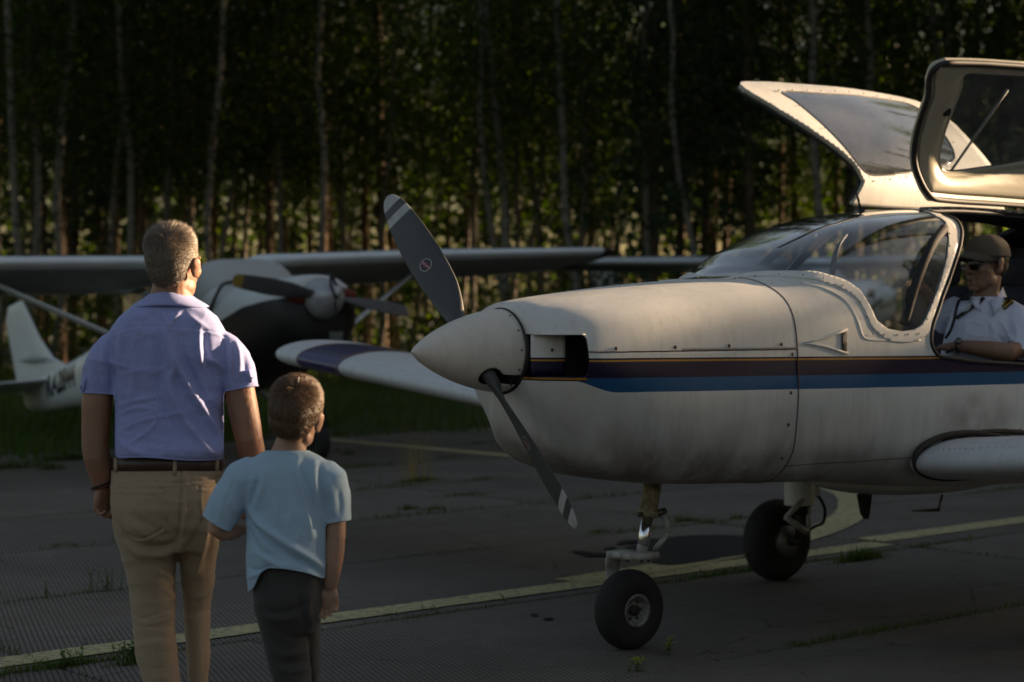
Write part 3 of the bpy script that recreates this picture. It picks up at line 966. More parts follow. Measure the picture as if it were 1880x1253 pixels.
def fus_surface(aq, vq):
    """aq (n) stations, vq (m) in 0..9 -> (n,m,3) with y>=0"""
    s = np.arange(NS, dtype=float)
    # arc-like parameter so the blunt front keeps detail
    a = ST[:, 0]
    par = np.r_[0, np.cumsum(np.maximum(np.diff(a), .012) + np.abs(np.diff(ST[:, 2])) * .8)]
    parq = pchip(par, a, np.linspace(0, par[-1], 6000))
    pq = np.interp(aq, parq, np.linspace(0, par[-1], 6000))
    cols = [pchip(par, ST[:, k], pq) for k in range(9)]
    out = np.zeros((len(aq), len(vq), 3))
    for i in range(len(aq)):
        pts, v = half_ring([c[i] for c in cols], 0)
        # Catmull-Rom nonuniform (cubic Hermite with finite-difference tangents)
        m_ = np.zeros_like(pts)
        m_[1:-1] = ((pts[2:] - pts[1:-1]) / (v[2:] - v[1:-1])[:, None] * (v[1:-1] - v[:-2])[:, None] + (pts[1:-1] - pts[:-2]) / (v[1:-1] - v[:-2])[:, None] * (v[2:] - v[1:-1])[:, None]) / (v[2:] - v[:-2])[:, None]
        k = np.clip(np.searchsorted(v, vq, 'right') - 1, 1, len(v) - 3); hh = (v[k + 1] - v[k]); t = (vq - v[k]) / hh
        P = ((2*t**3-3*t**2+1)[:, None]*pts[k] + (t**3-2*t**2+t)[:, None]*hh[:, None]*m_[k] + (-2*t**3+3*t**2)[:, None]*pts[k+1] + (t**3-t**2)[:, None]*hh[:, None]*m_[k+1])
        out[i, :, 0] = cols[0][i]; out[i, :, 1:] = P
    return out
def a_samples(n_front, n_mid, n_back):
    fr = np.r_[-.748, -.7475, -.747, -.745, -.742, -.738, np.linspace(-.733, -.60, n_front)]
    return np.r_[fr, np.linspace(-.60, 2.8, n_mid)[1:], np.linspace(2.8, 6.6, n_back)[1:]]
VN = 145
vq = np.linspace(0, 9, VN)
aq = a_samples(18, 300, 40)
H = fus_surface(aq, vq)                       # half, y >= 0 (far side); near side is mirrored
VS = .21                                      # metres per unit of v, roughly
# full ring: near side v 0..9 then far side back down
full = np.concatenate([H[:, :, :] * np.array([1, -1, 1]), H[:, VN - 2:0:-1, :]], 1)
nv = full.shape[1]
FV = full.reshape(-1, 3)
vv = np.r_[vq, vq[VN - 2:0:-1]]
A_ = np.repeat(aq, nv); V_ = np.tile(vv * VS, len(aq)); S_ = np.tile(np.r_[-np.ones(VN), np.ones(VN - 2)], len(aq))
S_[np.isclose(V_, 9 * VS) | np.isclose(V_, 0)] = 0
i0 = (np.arange(len(aq) - 1)[:, None] * nv + np.arange(nv)[None, :]).ravel()
i1 = (np.arange(len(aq) - 1)[:, None] * nv + (np.arange(nv)[None, :] + 1) % nv).ravel()
FT = np.concatenate([np.c_[i0, i0 + nv, i1 + nv], np.c_[i0, i1 + nv, i1]])
pass
def _vn(V, T_):
    N = np.zeros_like(V); fn = np.cross(V[T_[:, 1]] - V[T_[:, 0]], V[T_[:, 2]] - V[T_[:, 0]])
    for k in range(3):
        np.add.at(N, T_[:, k], fn)
    return N / (np.linalg.norm(N, axis=1)[:, None] + 1e-12)
FATT = np.c_[A_, V_, S_, _vn(FV, FT)]

DOORN = None
# dense near/far samples for tracing outlines from the photograph
da = np.unique(np.r_[np.linspace(-.748, 3, 900)]); dv = np.linspace(0, 9, 500)
DS = fus_surface(da, dv)
def tracer(side, pose=None):
    S = DS * np.array([1, side, 1])
    if pose is not None:
        S = pose(S.reshape(-1, 3)).reshape(S.shape)
    px = to_px(S.reshape(-1, 3)); w = to_world(S.reshape(-1, 3))
    # facing test by normal
    du = np.gradient(S, axis=0); dvv = np.gradient(S, axis=1); nrm = np.cross(du.reshape(-1, 3), dvv.reshape(-1, 3)) * side
    wn_ = nrm[:, :1] * np.r_[AFT, 0] + nrm[:, 1:2] * np.r_[RGT, 0] + nrm[:, 2:] * np.array([0, 0, 1.])
    face = np.einsum('ij,ij->i', wn_, w - np.array([0, 0, HC]))
    av = np.stack([np.repeat(da, len(dv)), np.tile(dv * VS, len(da))], -1)
    def f(p, facing=True, front=True):
        d = np.linalg.norm(px - np.array(p), axis=1)
        if facing:
            d = d + np.where(face < 0, 0, 1e4) if front else d + np.where(face > 0, 0, 1e4)
        i = int(np.argmin(d))
        return av[i], S.reshape(-1, 3)[i], d[i]
    return f
TR = tracer(-1)
def chk():
    du = None
def trace(pts, f=None, **k):
    f = f or TR
    return np.array([f(p, **k)[0] for p in pts])
# sign check of the facing test: the flank must face the camera
_ = TR((1300, 700))
FRONT = _[2] < 30
def T(pts, f=None):
    return trace(pts, f, front=FRONT)
def P3(p, f=None):
    return (f or TR)(p, front=FRONT)[1]

seam_a = T([(1437, 868), (1446, 820), (1455, 760), (1462, 690), (1462, 640), (1460, 600), (1450, 560), (1436, 540), (1418, 529)])
SEAM = float(np.median(seam_a[:, 0]))
glass_low = T([(1312, 514), (1345, 505), (1380, 500), (1420, 497), (1470, 497), (1520, 503), (1555, 513), (1580, 531), (1598, 560), (1610, 586), (1630, 602), (1655, 605), (1676, 603), (1690, 594), (1706, 560), (1722, 518), (1734, 470), (1738, 435), (1732, 408), (1715, 398)])
0 and print('SEAM', SEAM, seam_a[:, 0].round(2)); print('glass', glass_low.round(2).tolist())
GL = np.array([(glass_low[0, 0] - .02, 12 * VS)] + [tuple(q) for q in glass_low] + [(1.72, 9 * VS - .06), (1.72, 12 * VS)])
open_front = T([(1722, 655), (1711, 640), (1708, 622), (1712, 596), (1730, 545), (1750, 492), (1763, 452), (1766, 425), (1756, 403)])
0 and print('open', open_front.round(2).tolist())
VH = 8.2 * VS           # hinge line
zsill = 4.45 * VS
AAFT = 2.95
DOOR = np.array([tuple(q) for q in open_front] + [(1.735, 1.68), (1.70, VH), (AAFT + .05, VH), (AAFT + .02, 6 * VS), (AAFT - .08, 1.05), (2.3, 1.06), (1.6, 1.10)])

DOORN = np.array([(1.33, 1.16), (1.28, 1.19), (1.28, 1.23), (1.32, 1.29), (1.40, 1.36), (1.44, 1.42), (1.50, 1.50), (1.585, 1.61), (1.645, 1.685), (1.69, VH), (AAFT + .05, VH), (AAFT + .02, 6 * VS), (AAFT - .08, 1.09), (2.3, 1.10), (1.6, 1.14)])
AV = FATT[:, :2]
g_glass = sdpoly(AV, GL) - .008
g_door = sdpoly(AV, DOOR) - .0
# pieces: doors first, then glass, then cowlings, then fuselage
def pick(V, T_, A, g):
    return cut(V, T_, g, A)
(dV, dT, dA), (rV, rT, rA) = cut(FV, FT, g_door, FATT)
g = sdpoly(rA[:, :2], GL) - .008
(gV, gT, gA), (rV, rT, rA) = cut(rV, rT, g, rA)
# cowling split from the fuselage at the seam, upper and lower cowling at z 1.336
ga = rA[:, 0] - np.interp(rA[:, 1], [.6, 1.0, 3, 6, 9], [SEAM] * 5)
(cV, cT, cA), (bV, bT, bA) = cut(rV, rT, ga, rA)
def shrink(V, T_, A, g, gap):
    """remove a thin strip next to g = 0 (inside part kept)"""
    return cut(V, T_, g + gap, A)[0]
cV, cT, cA = shrink(cV, cT, cA, cA[:, 0] - SEAM, .0028)
# engine air intakes: rectangular scoops either side of the spinner
INX, INZ0, INZ1 = -.60, 1.232, 1.408
IR = .022
IQ = [(-.9, INZ0)] + [(INX - IR + IR * math.sin(t), INZ0 + IR - IR * math.cos(t)) for t in np.linspace(0, math.pi / 2, 8)] + [(INX - IR + IR * math.cos(t), INZ1 - IR + IR * math.sin(t)) for t in np.linspace(0, math.pi / 2, 8)] + [(-.9, INZ1)]
(cV, cT, cA) = cut(cV, cT, sdpoly(cV[:, [0, 2]], IQ), cA)[1]
(uV, uT, uA), (lV, lT, lA) = cut(cV, cT, 1.336 - cV[:, 2], cA)
uV, uT, uA = shrink(uV, uT, uA, 1.336 - uV[:, 2], .0012)
lV, lT, lA = shrink(lV, lT, lA, lV[:, 2] - 1.336, .0012)

def piece(name, V, T_, mat, th=.008, parent=None, inner=None):
    o = new_obj(name, V, T_, mat, parent or plane)
    if inner is not None:
        o.data.materials.append(inner); solidify(o, th, -1, rim=0, inner=1)
    elif th:
        solidify(o, th, -1)
    return o
fus = piece('fuselage', bV, bT, MSKIN, .012, inner=MDARK)
piece('upper_cowling', uV, uT, MSKIN, .006, inner=MDARK)
piece('lower_cowling', lV, lT, MSKIN, .006, inner=MDARK)
ws = piece('windshield', gV, gT, MGLASS, 0)
# raised retaining frame round the windshield
fg = sdpoly(FATT[:, :2], GL) - .008
(fV, fT, fA) = cut(FV, FT, fg - .047, FATT)[0]
(fV, fT, fA) = cut(fV, fT, -(sdpoly(fA[:, :2], GL) - .008), fA)[0]
(fV, fT, fA) = cut(fV, fT, sdpoly(fA[:, :2], DOOR) * -1 + .012, fA)[0] if len(fV) else (fV, fT, fA)
o = new_obj('windshield_frame', fV + fA[:, 3:6] * .0045, fT, MWHITE, plane)
solidify(o, .006, -1)
# dark sealant line along the glass edge and the door opening
mb = MB()
for lp in boundary_loops(gT)[:1]:
    loop_tube(mb, gV[lp], .0035, 6, .015)
mb.build('glass_seal', MSEAL, ws)
dn = dA[:, 2] <= 0
sides = {}
for sgn, nm in ((-1, 'near'), (1, 'far')):
    keep = (np.take(dV[:, 1], dT).mean(1) * sgn) > 0
    u, inv = np.unique(dT[keep], return_inverse=True)
    sides[sgn] = (dV[u], inv.reshape(-1, 3), dA[u])
    mb = MB(); lp = boundary_loops(sides[sgn][1])[0]
    loop_tube(mb, sides[sgn][0][lp], .010, 8, .02)
    mb.build('door_seal', MBLACK, plane)

# ---- gull-wing doors: the cut-out pieces turned up about their hinges
yh_, zh_ = 0, 0
Pt = fus_surface(np.array([2.0]), np.array([VH / VS]))[0, 0]
HY, HZ = Pt[1], Pt[2]
DANG = R(119)
def pose_door(sgn, ang=DANG):
    def f(P):
        P = np.array(P, float)
        y = P[:, 1] - sgn * HY; z = P[:, 2] - HZ
        a = ang * sgn
        # rotate so the outer lower edge swings up
        c, s = math.cos(a), math.sin(a)
        return np.c_[P[:, 0], sgn * HY + y * c - z * s, HZ + y * s + z * c + .03]
    return f
WIN = smooth_poly([(1.56, 1.225), (1.9, 1.20), (2.23, 1.17), (2.60, 1.15), (2.71, 1.22), (2.71, 1.36), (2.62, 1.49), (2.4, 1.54), (2.1, 1.58), (1.85, 1.60), (1.77, 1.57), (1.72, 1.50), (1.67, 1.42), (1.60, 1.31)], 6)
for sgn in (-1, 1):
    V, T_, A = sides[sgn]
    DP = DOOR
    if sgn < 0:
        DP = DOORN
        q_ = cut(FV, FT, np.maximum(sdpoly(FATT[:, :2], DOORN) - .03, FATT[:, 2] * 1.0 - .5), FATT)[0]
        k_ = q_[0][:, 1][q_[1]].mean(1) < 0; u_, i_ = np.unique(q_[1][k_], return_inverse=True)
        V, T_, A = q_[0][u_], i_.reshape(-1, 3), q_[2][u_]
    ps = pose_door(sgn)
    # trim a hair so the door clears its opening
    V, T_, A = cut(V, T_, sdpoly(A[:, :2], DP) + .004, A)[0]
    (wV, wT, wA), (pV, pT, pA) = cut(V, T_, sdpoly(A[:, :2], WIN), A)
    root = new_obj('door', ps(pV), pT, MWHITE, plane, label='raised near door with cream inner lining' if sgn < 0 else 'raised far door showing its white outside')
    root.data.materials.append(MLINER)
    solidify(root, .028, -1, rim=1, inner=1)
    gl = new_obj('door_window', ps(wV), wT, MDGLASS, root)
    solidify(gl, .004, -1)
    # rubber seal round the inner rim, dark line round the glass
    mb = MB()
    lps = boundary_loops(T_)
    P = ps(V)
    N = P * 0
    fn = np.cross(P[T_[:, 1]] - P[T_[:, 0]], P[T_[:, 2]] - P[T_[:, 0]])
    for k in range(3):
        np.add.at(N, T_[:, k], fn)
    N /= np.linalg.norm(N, axis=1)[:, None] + 1e-12
    lp = lps[0]
    loop_tube(mb, P[lp] - N[lp] * .030, .0145 if sgn < 0 else .009, 8, .02)
    mb.build('door_seal', MBLACK, root)
    mb = MB()
    Pw = ps(wV); lw = boundary_loops(wT)[0]
    loop_tube(mb, Pw[lw] + 0 * Pw[lw], .0038, 6, .015)
    mb.build('window_seal', MBLACK, root)
    # moulded inner rim of the liner
    Vi, Ti, Ai = cut(V, T_, sdpoly(A[:, :2], DP) + .03, A)[0]
    Vi, Ti, Ai = cut(Vi, Ti, -(sdpoly(Ai[:, :2], WIN) - .02), Ai)[0]
    Pi = ps(Vi); Ni = Pi * 0
    fn = np.cross(Pi[Ti[:, 1]] - Pi[Ti[:, 0]], Pi[Ti[:, 2]] - Pi[Ti[:, 0]])
    for k in range(3):
        np.add.at(Ni, Ti[:, k], fn)
    Ni /= np.linalg.norm(Ni, axis=1)[:, None] + 1e-12
    d1 = np.minimum(-(sdpoly(Ai[:, :2], DP) + .03), sdpoly(Ai[:, :2], WIN) - .02)
    puff = .030 + .020 * np.clip(d1 / .05, 0, 1) ** .5
    lin = new_obj('inner_lining', Pi - Ni * puff[:, None], Ti[:, ::-1], MLINER, root)
    solidify(lin, .004, -1)
    if sgn < 0:
        # latch on the front edge of the near door
        q = ps(fus_surface(np.array([1.57]), np.array([1.40 / VS]))[0] * np.array([1, -1, 1]))[0]
        mb = MB(); mb.box(q + np.array([.015, -.03, 0]), (.05, .05, .085), bevel=.012)
        mb.build('latch', MBLACK, root)
        a0 = ps(fus_surface(np.array([2.02]), np.array([1.30 / VS]))[0] * np.array([1, -1, 1]))[0]
        a1 = to_world(a0)
        mb = MB()
        b0 = ps(fus_surface(np.array([1.95]), np.array([1.72 / VS]))[0] * np.array([1, -1, 1]))[0] + np.array([0, .12, -.03])
        mb.cyl(b0 + (a0 - b0) * .25 + np.array([0, .10, 0]), a0 + np.array([0.0, .05, 0]), .007, 8)
        mb.build('stay_rod', MSTEEL, root)
    else:
        P0, N0, A0 = ps(pV), None, pA
    # rivets round the window
    mb = MB(); q = ps(np.array([fus_surface(np.array([a]), np.array([v / VS]))[0, 0] * np.array([1, sgn, 1]) for a, v in resample(np.c_[WIN * 1.0, WIN[:, 0] * 0], .11)[:, :2]]))
    cen = q.mean(0)
    if sgn > 0:
        for p in q:
            d = (p - cen); d /= np.linalg.norm(d)
            mb.ell(p + d * .026 + np.array([0, -.006, 0]), (.0045, .0035, .0045), nu=6, nv=4)
        mb.build('rivets', MSCREW, root, kind='stuff')

# hinge strip over the opening
mb = MB()
for sgn in (-1, 1):
    P = fus_surface(np.linspace(1.69, 2.96, 14), np.array([VH / VS + .10]))[:, 0] * np.array([1, sgn, 1])
    mb.tube(P + np.array([0, 0, .008]), .011, 8)
mb.build('hinge_strip', MSTEEL, plane, kind='stuff')
mb = MB()
for a in np.linspace(1.74, 2.90, 14):
    p = fus_surface(np.array([a]), np.array([VH / VS + .06]))[0, 0] * np.array([1, -1, 1])
    mb.box(p + np.array([0, -.012, .004]), (.032, .012, .010), bevel=.002)
mb.build('hinge_tabs', MCHROME, plane, kind='stuff')

# screws on the windshield frame, cowling edges
def screws(name, pts, r=.0055, mat=None, tr=None, lift=.004):
    mb = MB()
    for p in pts:
        q = P3(p, tr)
        mb.ell(q + np.array([-.1, -.9, .15]) * lift * (.2 if lift < .006 else 1), (r, r * .35, r), nu=8, nv=5)
    return mb.build(name, mat or MSCREW, plane, kind='stuff')
screws('frame_screws', [(1347, 512), (1385, 508), (1428, 505), (1472, 505), (1511, 511), (1546, 524), (1577, 555), (1590, 583), (1600, 613), (1622, 614), (1645, 615), (1665, 615), (1685, 613), (1700, 587), (1711, 555), (1729, 506), (1742, 452), (1742, 430), (1728, 398)], .0048, MSCREW, lift=.008)
screws('cowl_fasteners', [(1013, 643), (1132, 641), (1240, 638), (1339, 635), (1434, 633), (1453, 722), (1447, 780), (1436, 842), (1455, 651)], .0085, MRUST)
# dark chipped line along the cowling seams
mb = MB()
for k in (-1, 1):
    P = []
    for v in np.linspace(.2, 8.9, 60):
        P.append(fus_surface(np.array([SEAM]), np.array([v]))[0, 0] * np.array([1, k, 1]))
    mb.tube(np.array(P), .0028, 5)
mb.build('cowl_seam', MRUST, plane, kind='stuff')
for k in (-1, 1):
    xs = np.linspace(INX + .002, SEAM, 60); P = []
    for rr in fus_surface(xs, vq):
        P.append((rr[0, 0], k * (np.interp(1.336, rr[:90, 2], rr[:90, 1]) + .0005), 1.3355 + .0006 * math.sin(rr[0, 0] * 60)))
    mb = MB(); mb.tube(P, .0026, 5); mb.build('cowl_edge', MRUST, plane)

# body crease from the windshield frame forward and down: raised moulding
mb = MB()
mb.tube(smooth_poly([P3(p) + np.array([0, .006, 0]) for p in [(1470, 520), (1520, 533), (1555, 556), (1575, 590), (1584, 617), (1597, 624), (1640, 626), (1690, 625)]], 6, False), .010, 8)
mb.build('frame_moulding', MWHITE, plane)

# ---- air intakes: duct floor, walls and dark mouth, mirrored
for k in (-1, 1):
    mb = MB()
    na = 10
    xs = np.linspace(-.745, INX - .006, na)
    fl_y = np.interp(xs, [-.745, -.70, -.606], [.20, .235, .255])
    ring_y = fus_surface(xs, np.array([5.0]))[:, 0, 1]
    zs_ = np.linspace(INZ0, INZ1, 6)
    V = np.array([[x, k * fy, z] for x, fy in zip(xs, fl_y) for z in zs_])
    F = [[i * 6 + j, i * 6 + j + 1, (i + 1) * 6 + j + 1, (i + 1) * 6 + j] for i in range(na - 1) for j in range(5)]
    mb.add(V, F)
    for zz in (INZ0, INZ1):
        yo = np.array([fus_surface(np.array([x]), vq)[0] for x in xs])
        yb = np.array([np.interp(zz, y_[:90, 2], y_[:90, 1]) for y_ in yo])
        V = np.concatenate([np.c_[xs, k * fl_y, np.full(na, zz)], np.c_[xs, k * (yb - .008), np.full(na, zz)]])
        mb.add(V, [[i, i + 1, na + i + 1, na + i] for i in range(na - 1)])
    sc_ = mb.build('air_intake', MSKIN, plane)
    angle_smooth(sc_)
    solidify(sc_, .004, 0)
    yb = np.interp([INZ0, INZ1], yo[-1][:90, 2], yo[-1][:90, 1])
    mb = MB()
    zl = np.linspace(INZ0 - .010, INZ1 + .008, 9); rr = fus_surface(np.array([INX + .012]), vq)[0]
    yo_ = np.interp(zl, rr[:90, 2], rr[:90, 1]) - .022
    n9 = len(zl); v = []
    for xx in (INX + .001, INX + .25):
        v += [(xx, k * .235, z) for z in zl] + [(xx, k * y, z) for y, z in zip(yo_, zl)]
    f = []
    for i in range(n9 - 1):
        f += [[i, i + 1, 2 * n9 + i + 1, 2 * n9 + i], [n9 + i, n9 + i + 1, 3 * n9 + i + 1, 3 * n9 + i], [2 * n9 + i, 2 * n9 + i + 1, 3 * n9 + i + 1, 3 * n9 + i]]
    f += [[0, n9, 3 * n9, 2 * n9], [n9 - 1, 2 * n9 - 1, 4 * n9 - 1, 3 * n9 - 1]]
    mb.add(v, f)
    mb.build('intake_duct', MDARK, plane, smooth=False)

# front disc behind the spinner
mb = MB(); mb.lathe([(-.002, .02), (0, .182), (.03, .19)], (-.752, 0, 1.335), (1, 0, 0), 40)
mb.build('nose_ring', MBLACK, plane)

# ---- spinner with blade cut-outs
HUBA = -.885; PHI = R(45.5); ZC = 1.337
SL_ = .455
ts = np.linspace(0, 1, 44)
prof = [(-1.207 + SL_ * t, .176 * (1 - (1 - t) ** 1.62) ** .80 + (0 if t else .0008)) for t in ts]
mb = MB(); mb.lathe(prof, (0, 0, ZC), (1, 0, 0), 96)
sv, sf = mb.arrays(); sf = tri([f for f in sf if len(f) == 4])
g = np.full(len(sv), 9.)
bdir = [np.array([0, math.sin(PHI), math.cos(PHI)]), np.array([0, -math.sin(PHI), -math.cos(PHI)])]
for d in bdir:
    rel = sv - np.array([HUBA, 0, ZC]); al = rel @ d; per = np.array([0, d[2], -d[1]]); c2 = rel @ per
    gg = np.where(al > 0, np.hypot(rel[:, 0], c2) - .050, 9)
    gx = np.where(al > 0, np.maximum(np.abs(c2) - .024 - .006 * np.clip(rel[:, 0] / .1, 0, 1), -rel[:, 0]), 9)
    g = np.minimum(g, np.minimum(gg, gx))
(_, (sV, sT, _a)) = cut(sv, sf, g)
spn = new_obj('spinner', sV, sT, MSPIN, plane)
spn.data.materials.append(MDARK); solidify(spn, .004, -1, rim=0, inner=1)
mb = MB(); mb.lathe([(-.16, .03), (-.15, .1), (.0, .12), (.105, .12), (.106, .168), (.12, .17)], (HUBA, 0, ZC), (1, 0, 0), 32)
mb.build('hub', MDARK, spn)
mb = MB()
for th_ in np.arange(0, 360, 27.7):
    a = R(th_ + 12)
    for (xx, rr) in ((-.772, .1735),):
        mb.ell((xx, rr * math.cos(a), ZC + rr * math.sin(a)), (.0055, .006, .0055), nu=8, nv=5)
mb.build('spinner_screws', MSCREW, spn, kind='stuff')

# ---- propeller blades
def blade(sgn):
    e = bdir[0] * sgn; d = Vector((0, e[1], e[2]))
    t = np.array([0, e[2], -e[1]])         # direction of travel of this blade
    fwd = np.array([-1., 0, 0])
    st = [(.05, .075, .075, 60), (.12, .070, .066, 56), (.18, .080, .052, 50), (.25, .112, .034, 44), (.34, .142, .024, 38), (.46, .162, .018, 33), (.60, .166, .014, 28), (.72, .154, .011, 25), (.82, .132, .009, 22), (.88, .105, .007, 21), (.915, .075, .006, 20), (.935, .040, .004, 20), (.940, .012, .003, 20)]
    S = np.array(st); rs = np.r_[np.linspace(.05, .88, 40), np.linspace(.885, .94, 12)]
    ch, th_, pi_ = (pchip(S[:, 0], S[:, k], rs) for k in (1, 2, 3))
    rings = []
    for r_, c_, h_, p_ in zip(rs, ch, th_, pi_):
        p_ = R(p_); cd = t * math.cos(p_) + fwd * math.sin(p_); nn = fwd * math.cos(p_) - t * math.sin(p_)
        o = np.array([HUBA, 0, ZC]) + e * r_
        off = -.02 * min(1, max(0, (r_ - .15) / .2))
        ring = []
        for k in range(24):
            a = 2 * math.pi * k / 24
            x = math.cos(a); y = math.sin(a)
            if r_ > .2:
                y *= (1 - .25 * x) * (1.0 if y > 0 else .55)
            ring.append(o + cd * (x * c_ / 2 + off) + nn * y * h_ / 2)
        rings.append(ring)
    mb = MB(); mb.loft(rings); v, f = mb.arrays()
    fm = []
    for q in f:
        rr = (np.mean([v[i] for i in q], 0) - np.array([HUBA, 0, ZC])) @ e
        fm.append(1 if (.882 < rr or .795 < rr < .842) else 0)
    o = new_obj('propeller_blade', v, f, None, plane, mats=[MBLADE, MBLADEW], fmat=fm, label='upper blade reaching up left' if sgn > 0 else 'lower blade seen nearly edge-on')
    # round maker's badge, a printed disc lying on the blade face
    bv = BVHTree.FromPolygons([tuple(q) for q in v], [list(q) for q in f])
    r0 = .505; p_ = R(float(np.interp(r0, S[:, 0], S[:, 3])))
    cd = t * math.cos(p_) + fwd * math.sin(p_); nn = fwd * math.cos(p_) - t * math.sin(p_)
    # camera-facing face
    cw = np.array([0, 0, HC]); 
    org = np.array([HUBA, 0, ZC]) + e * r0 - cd * .012
    wface = to_world(org)[:3]; vw = cw - wface; vl = np.array([vw[0] * AFT[0] + vw[1] * AFT[1], vw[0] * RGT[0] + vw[1] * RGT[1], vw[2]])
    ns = nn if nn @ vl > 0 else -nn
    def drop(u, w, lift=.0009):
        p = org + e * u + cd * w
        h = bv.ray_cast(Vector(p + ns * .05), Vector(-ns))
        return (np.array(h[0]) if h[0] is not None else p) + ns * lift
    mats = [simple('badge_ring', (.55, .55, .55), .5), simple('badge_red', (.30, .02, .05), .5), simple('badge_dark', (.03, .03, .032), .5)]
    b = MB(); R_ = .0300
    K = 36
    ax = R(16)
    def poly_fill(test, mi, lift, step=.0016):
        n = int(2 * R_ / step) + 1; g_ = np.linspace(-R_, R_, n)
        idx = {}; V = []; F = []
        for i in range(n - 1):
            for j in range(n - 1):
                if test((g_[i] + g_[i + 1]) / 2, (g_[j] + g_[j + 1]) / 2):
                    q = []
                    for a_, b_ in ((i, j), (i + 1, j), (i + 1, j + 1), (i, j + 1)):
                        if (a_, b_) not in idx:
                            idx[(a_, b_)] = len(V); V.append(drop(g_[a_], g_[b_], lift))
                        q.append(idx[(a_, b_)])
                    F.append(q)
        b.add(V, F, mi)
    poly_fill(lambda x, y: x * x + y * y < R_ ** 2, 0, .0008)
    poly_fill(lambda x, y: x * x + y * y < (R_ * .90) ** 2, 2, .0013)
    poly_fill(lambda x, y: x * x + y * y < (R_ * .90) ** 2 and abs(-x * math.sin(ax) + y * math.cos(ax)) < .0095, 1, .0018)
    bo = b.build('badge', None, o, mats=mats, smooth=False)
    # lettering on the badge
    cu = bpy.data.curves.new('t', 'FONT'); cu.body = 'HARTZELL'; cu.size = .0125; cu.align_x = 'CENTER'; cu.align_y = 'CENTER'; cu.space_character = .92
    to = bpy.data.objects.new('t', cu); COL.objects.link(to)
    me = bpy.data.meshes.new_from_object(to.evaluated_get(bpy.context.evaluated_depsgraph_get()))
    bpy.data.objects.remove(to)
    tv = np.array([q.co[:] for q in me.vertices]); 
    sx = -1 if sgn > 0 else 1
    ca, sa = math.cos(ax), math.sin(ax)
    # letters run along the band; flip so they read the right way round from the visible side
    flip = np.sign(np.dot(np.cross(e * ca + cd * sa, -e * sa + cd * ca), ns))
    P = np.array([drop(x * ca - flip * y * sa, x * sa + flip * y * ca, .0024) for x, y, _z in tv])
    new_obj('badge_lettering', P, [list(q.vertices) for q in me.polygons], mats[0], o, smooth=False)
blade(1); blade(-1)

# ---- side vent with mesh grille
vp = [P3(p) for p in [(1474, 630), (1500, 624), (1530, 614), (1556, 606), (1556, 649), (1530, 643), (1500, 634), (1475, 632)]]
V = np.array([T([p])[0] for p in [(1474, 629), (1495, 626), (1515, 620), (1535, 612), (1555, 606), (1555, 649), (1535, 643), (1515, 637), (1495, 633), (1476, 632)]])
inn = np.array([P3(p) for p in [(1474, 629), (1495, 626), (1515, 620), (1535, 612), (1555, 606), (1555, 649), (1535, 643), (1515, 637), (1495, 633), (1476, 632)]])
# shallow wedge: raised lips above and below, recessed look from a dark grille
mb = MB(); mb.tube(inn[:5] + np.array([0, -.003, 0]), [.002, .004, .006, .007, .007], 6); mb.tube(inn[:4:-1] + np.array([0, -.003, 0]), [.003, .005, .006, .007, .007], 6)
vo = mb.build('side_vent', MWHITE, plane)
c0, c1 = inn[4], inn[5]
mb = MB(); d = np.array([-1, 0, 0])
q = [c0 + d * .038 + np.array([0, -.003, -.008]), c0 + np.array([-.004, -.004, -.004]), c1 + np.array([-.004, -.004, .004]), c1 + d * .038 + np.array([0, -.003, .008])]
mb.add(q, [[0, 1, 2, 3]]); mb.build('grille_back', MDARK, vo, smooth=False)
mb = MB()
for t in np.linspace(.08, .92, 9):
    a, b = q[0] + (q[3] - q[0]) * t, q[1] + (q[2] - q[1]) * t
    mb.tube([a + np.array([0, -.002, 0]), b + np.array([0, -.002, 0])], .0009, 4)
for t in (.2, .4, .6, .8):
    a, b = q[0] + (q[1] - q[0]) * t, q[3] + (q[2] - q[3]) * t
    mb.tube([a + np.array([0, -.002, 0]), b + np.array([0, -.002, 0])], .0009, 4)
mb.build('grille', MSTEEL, vo, kind='stuff')

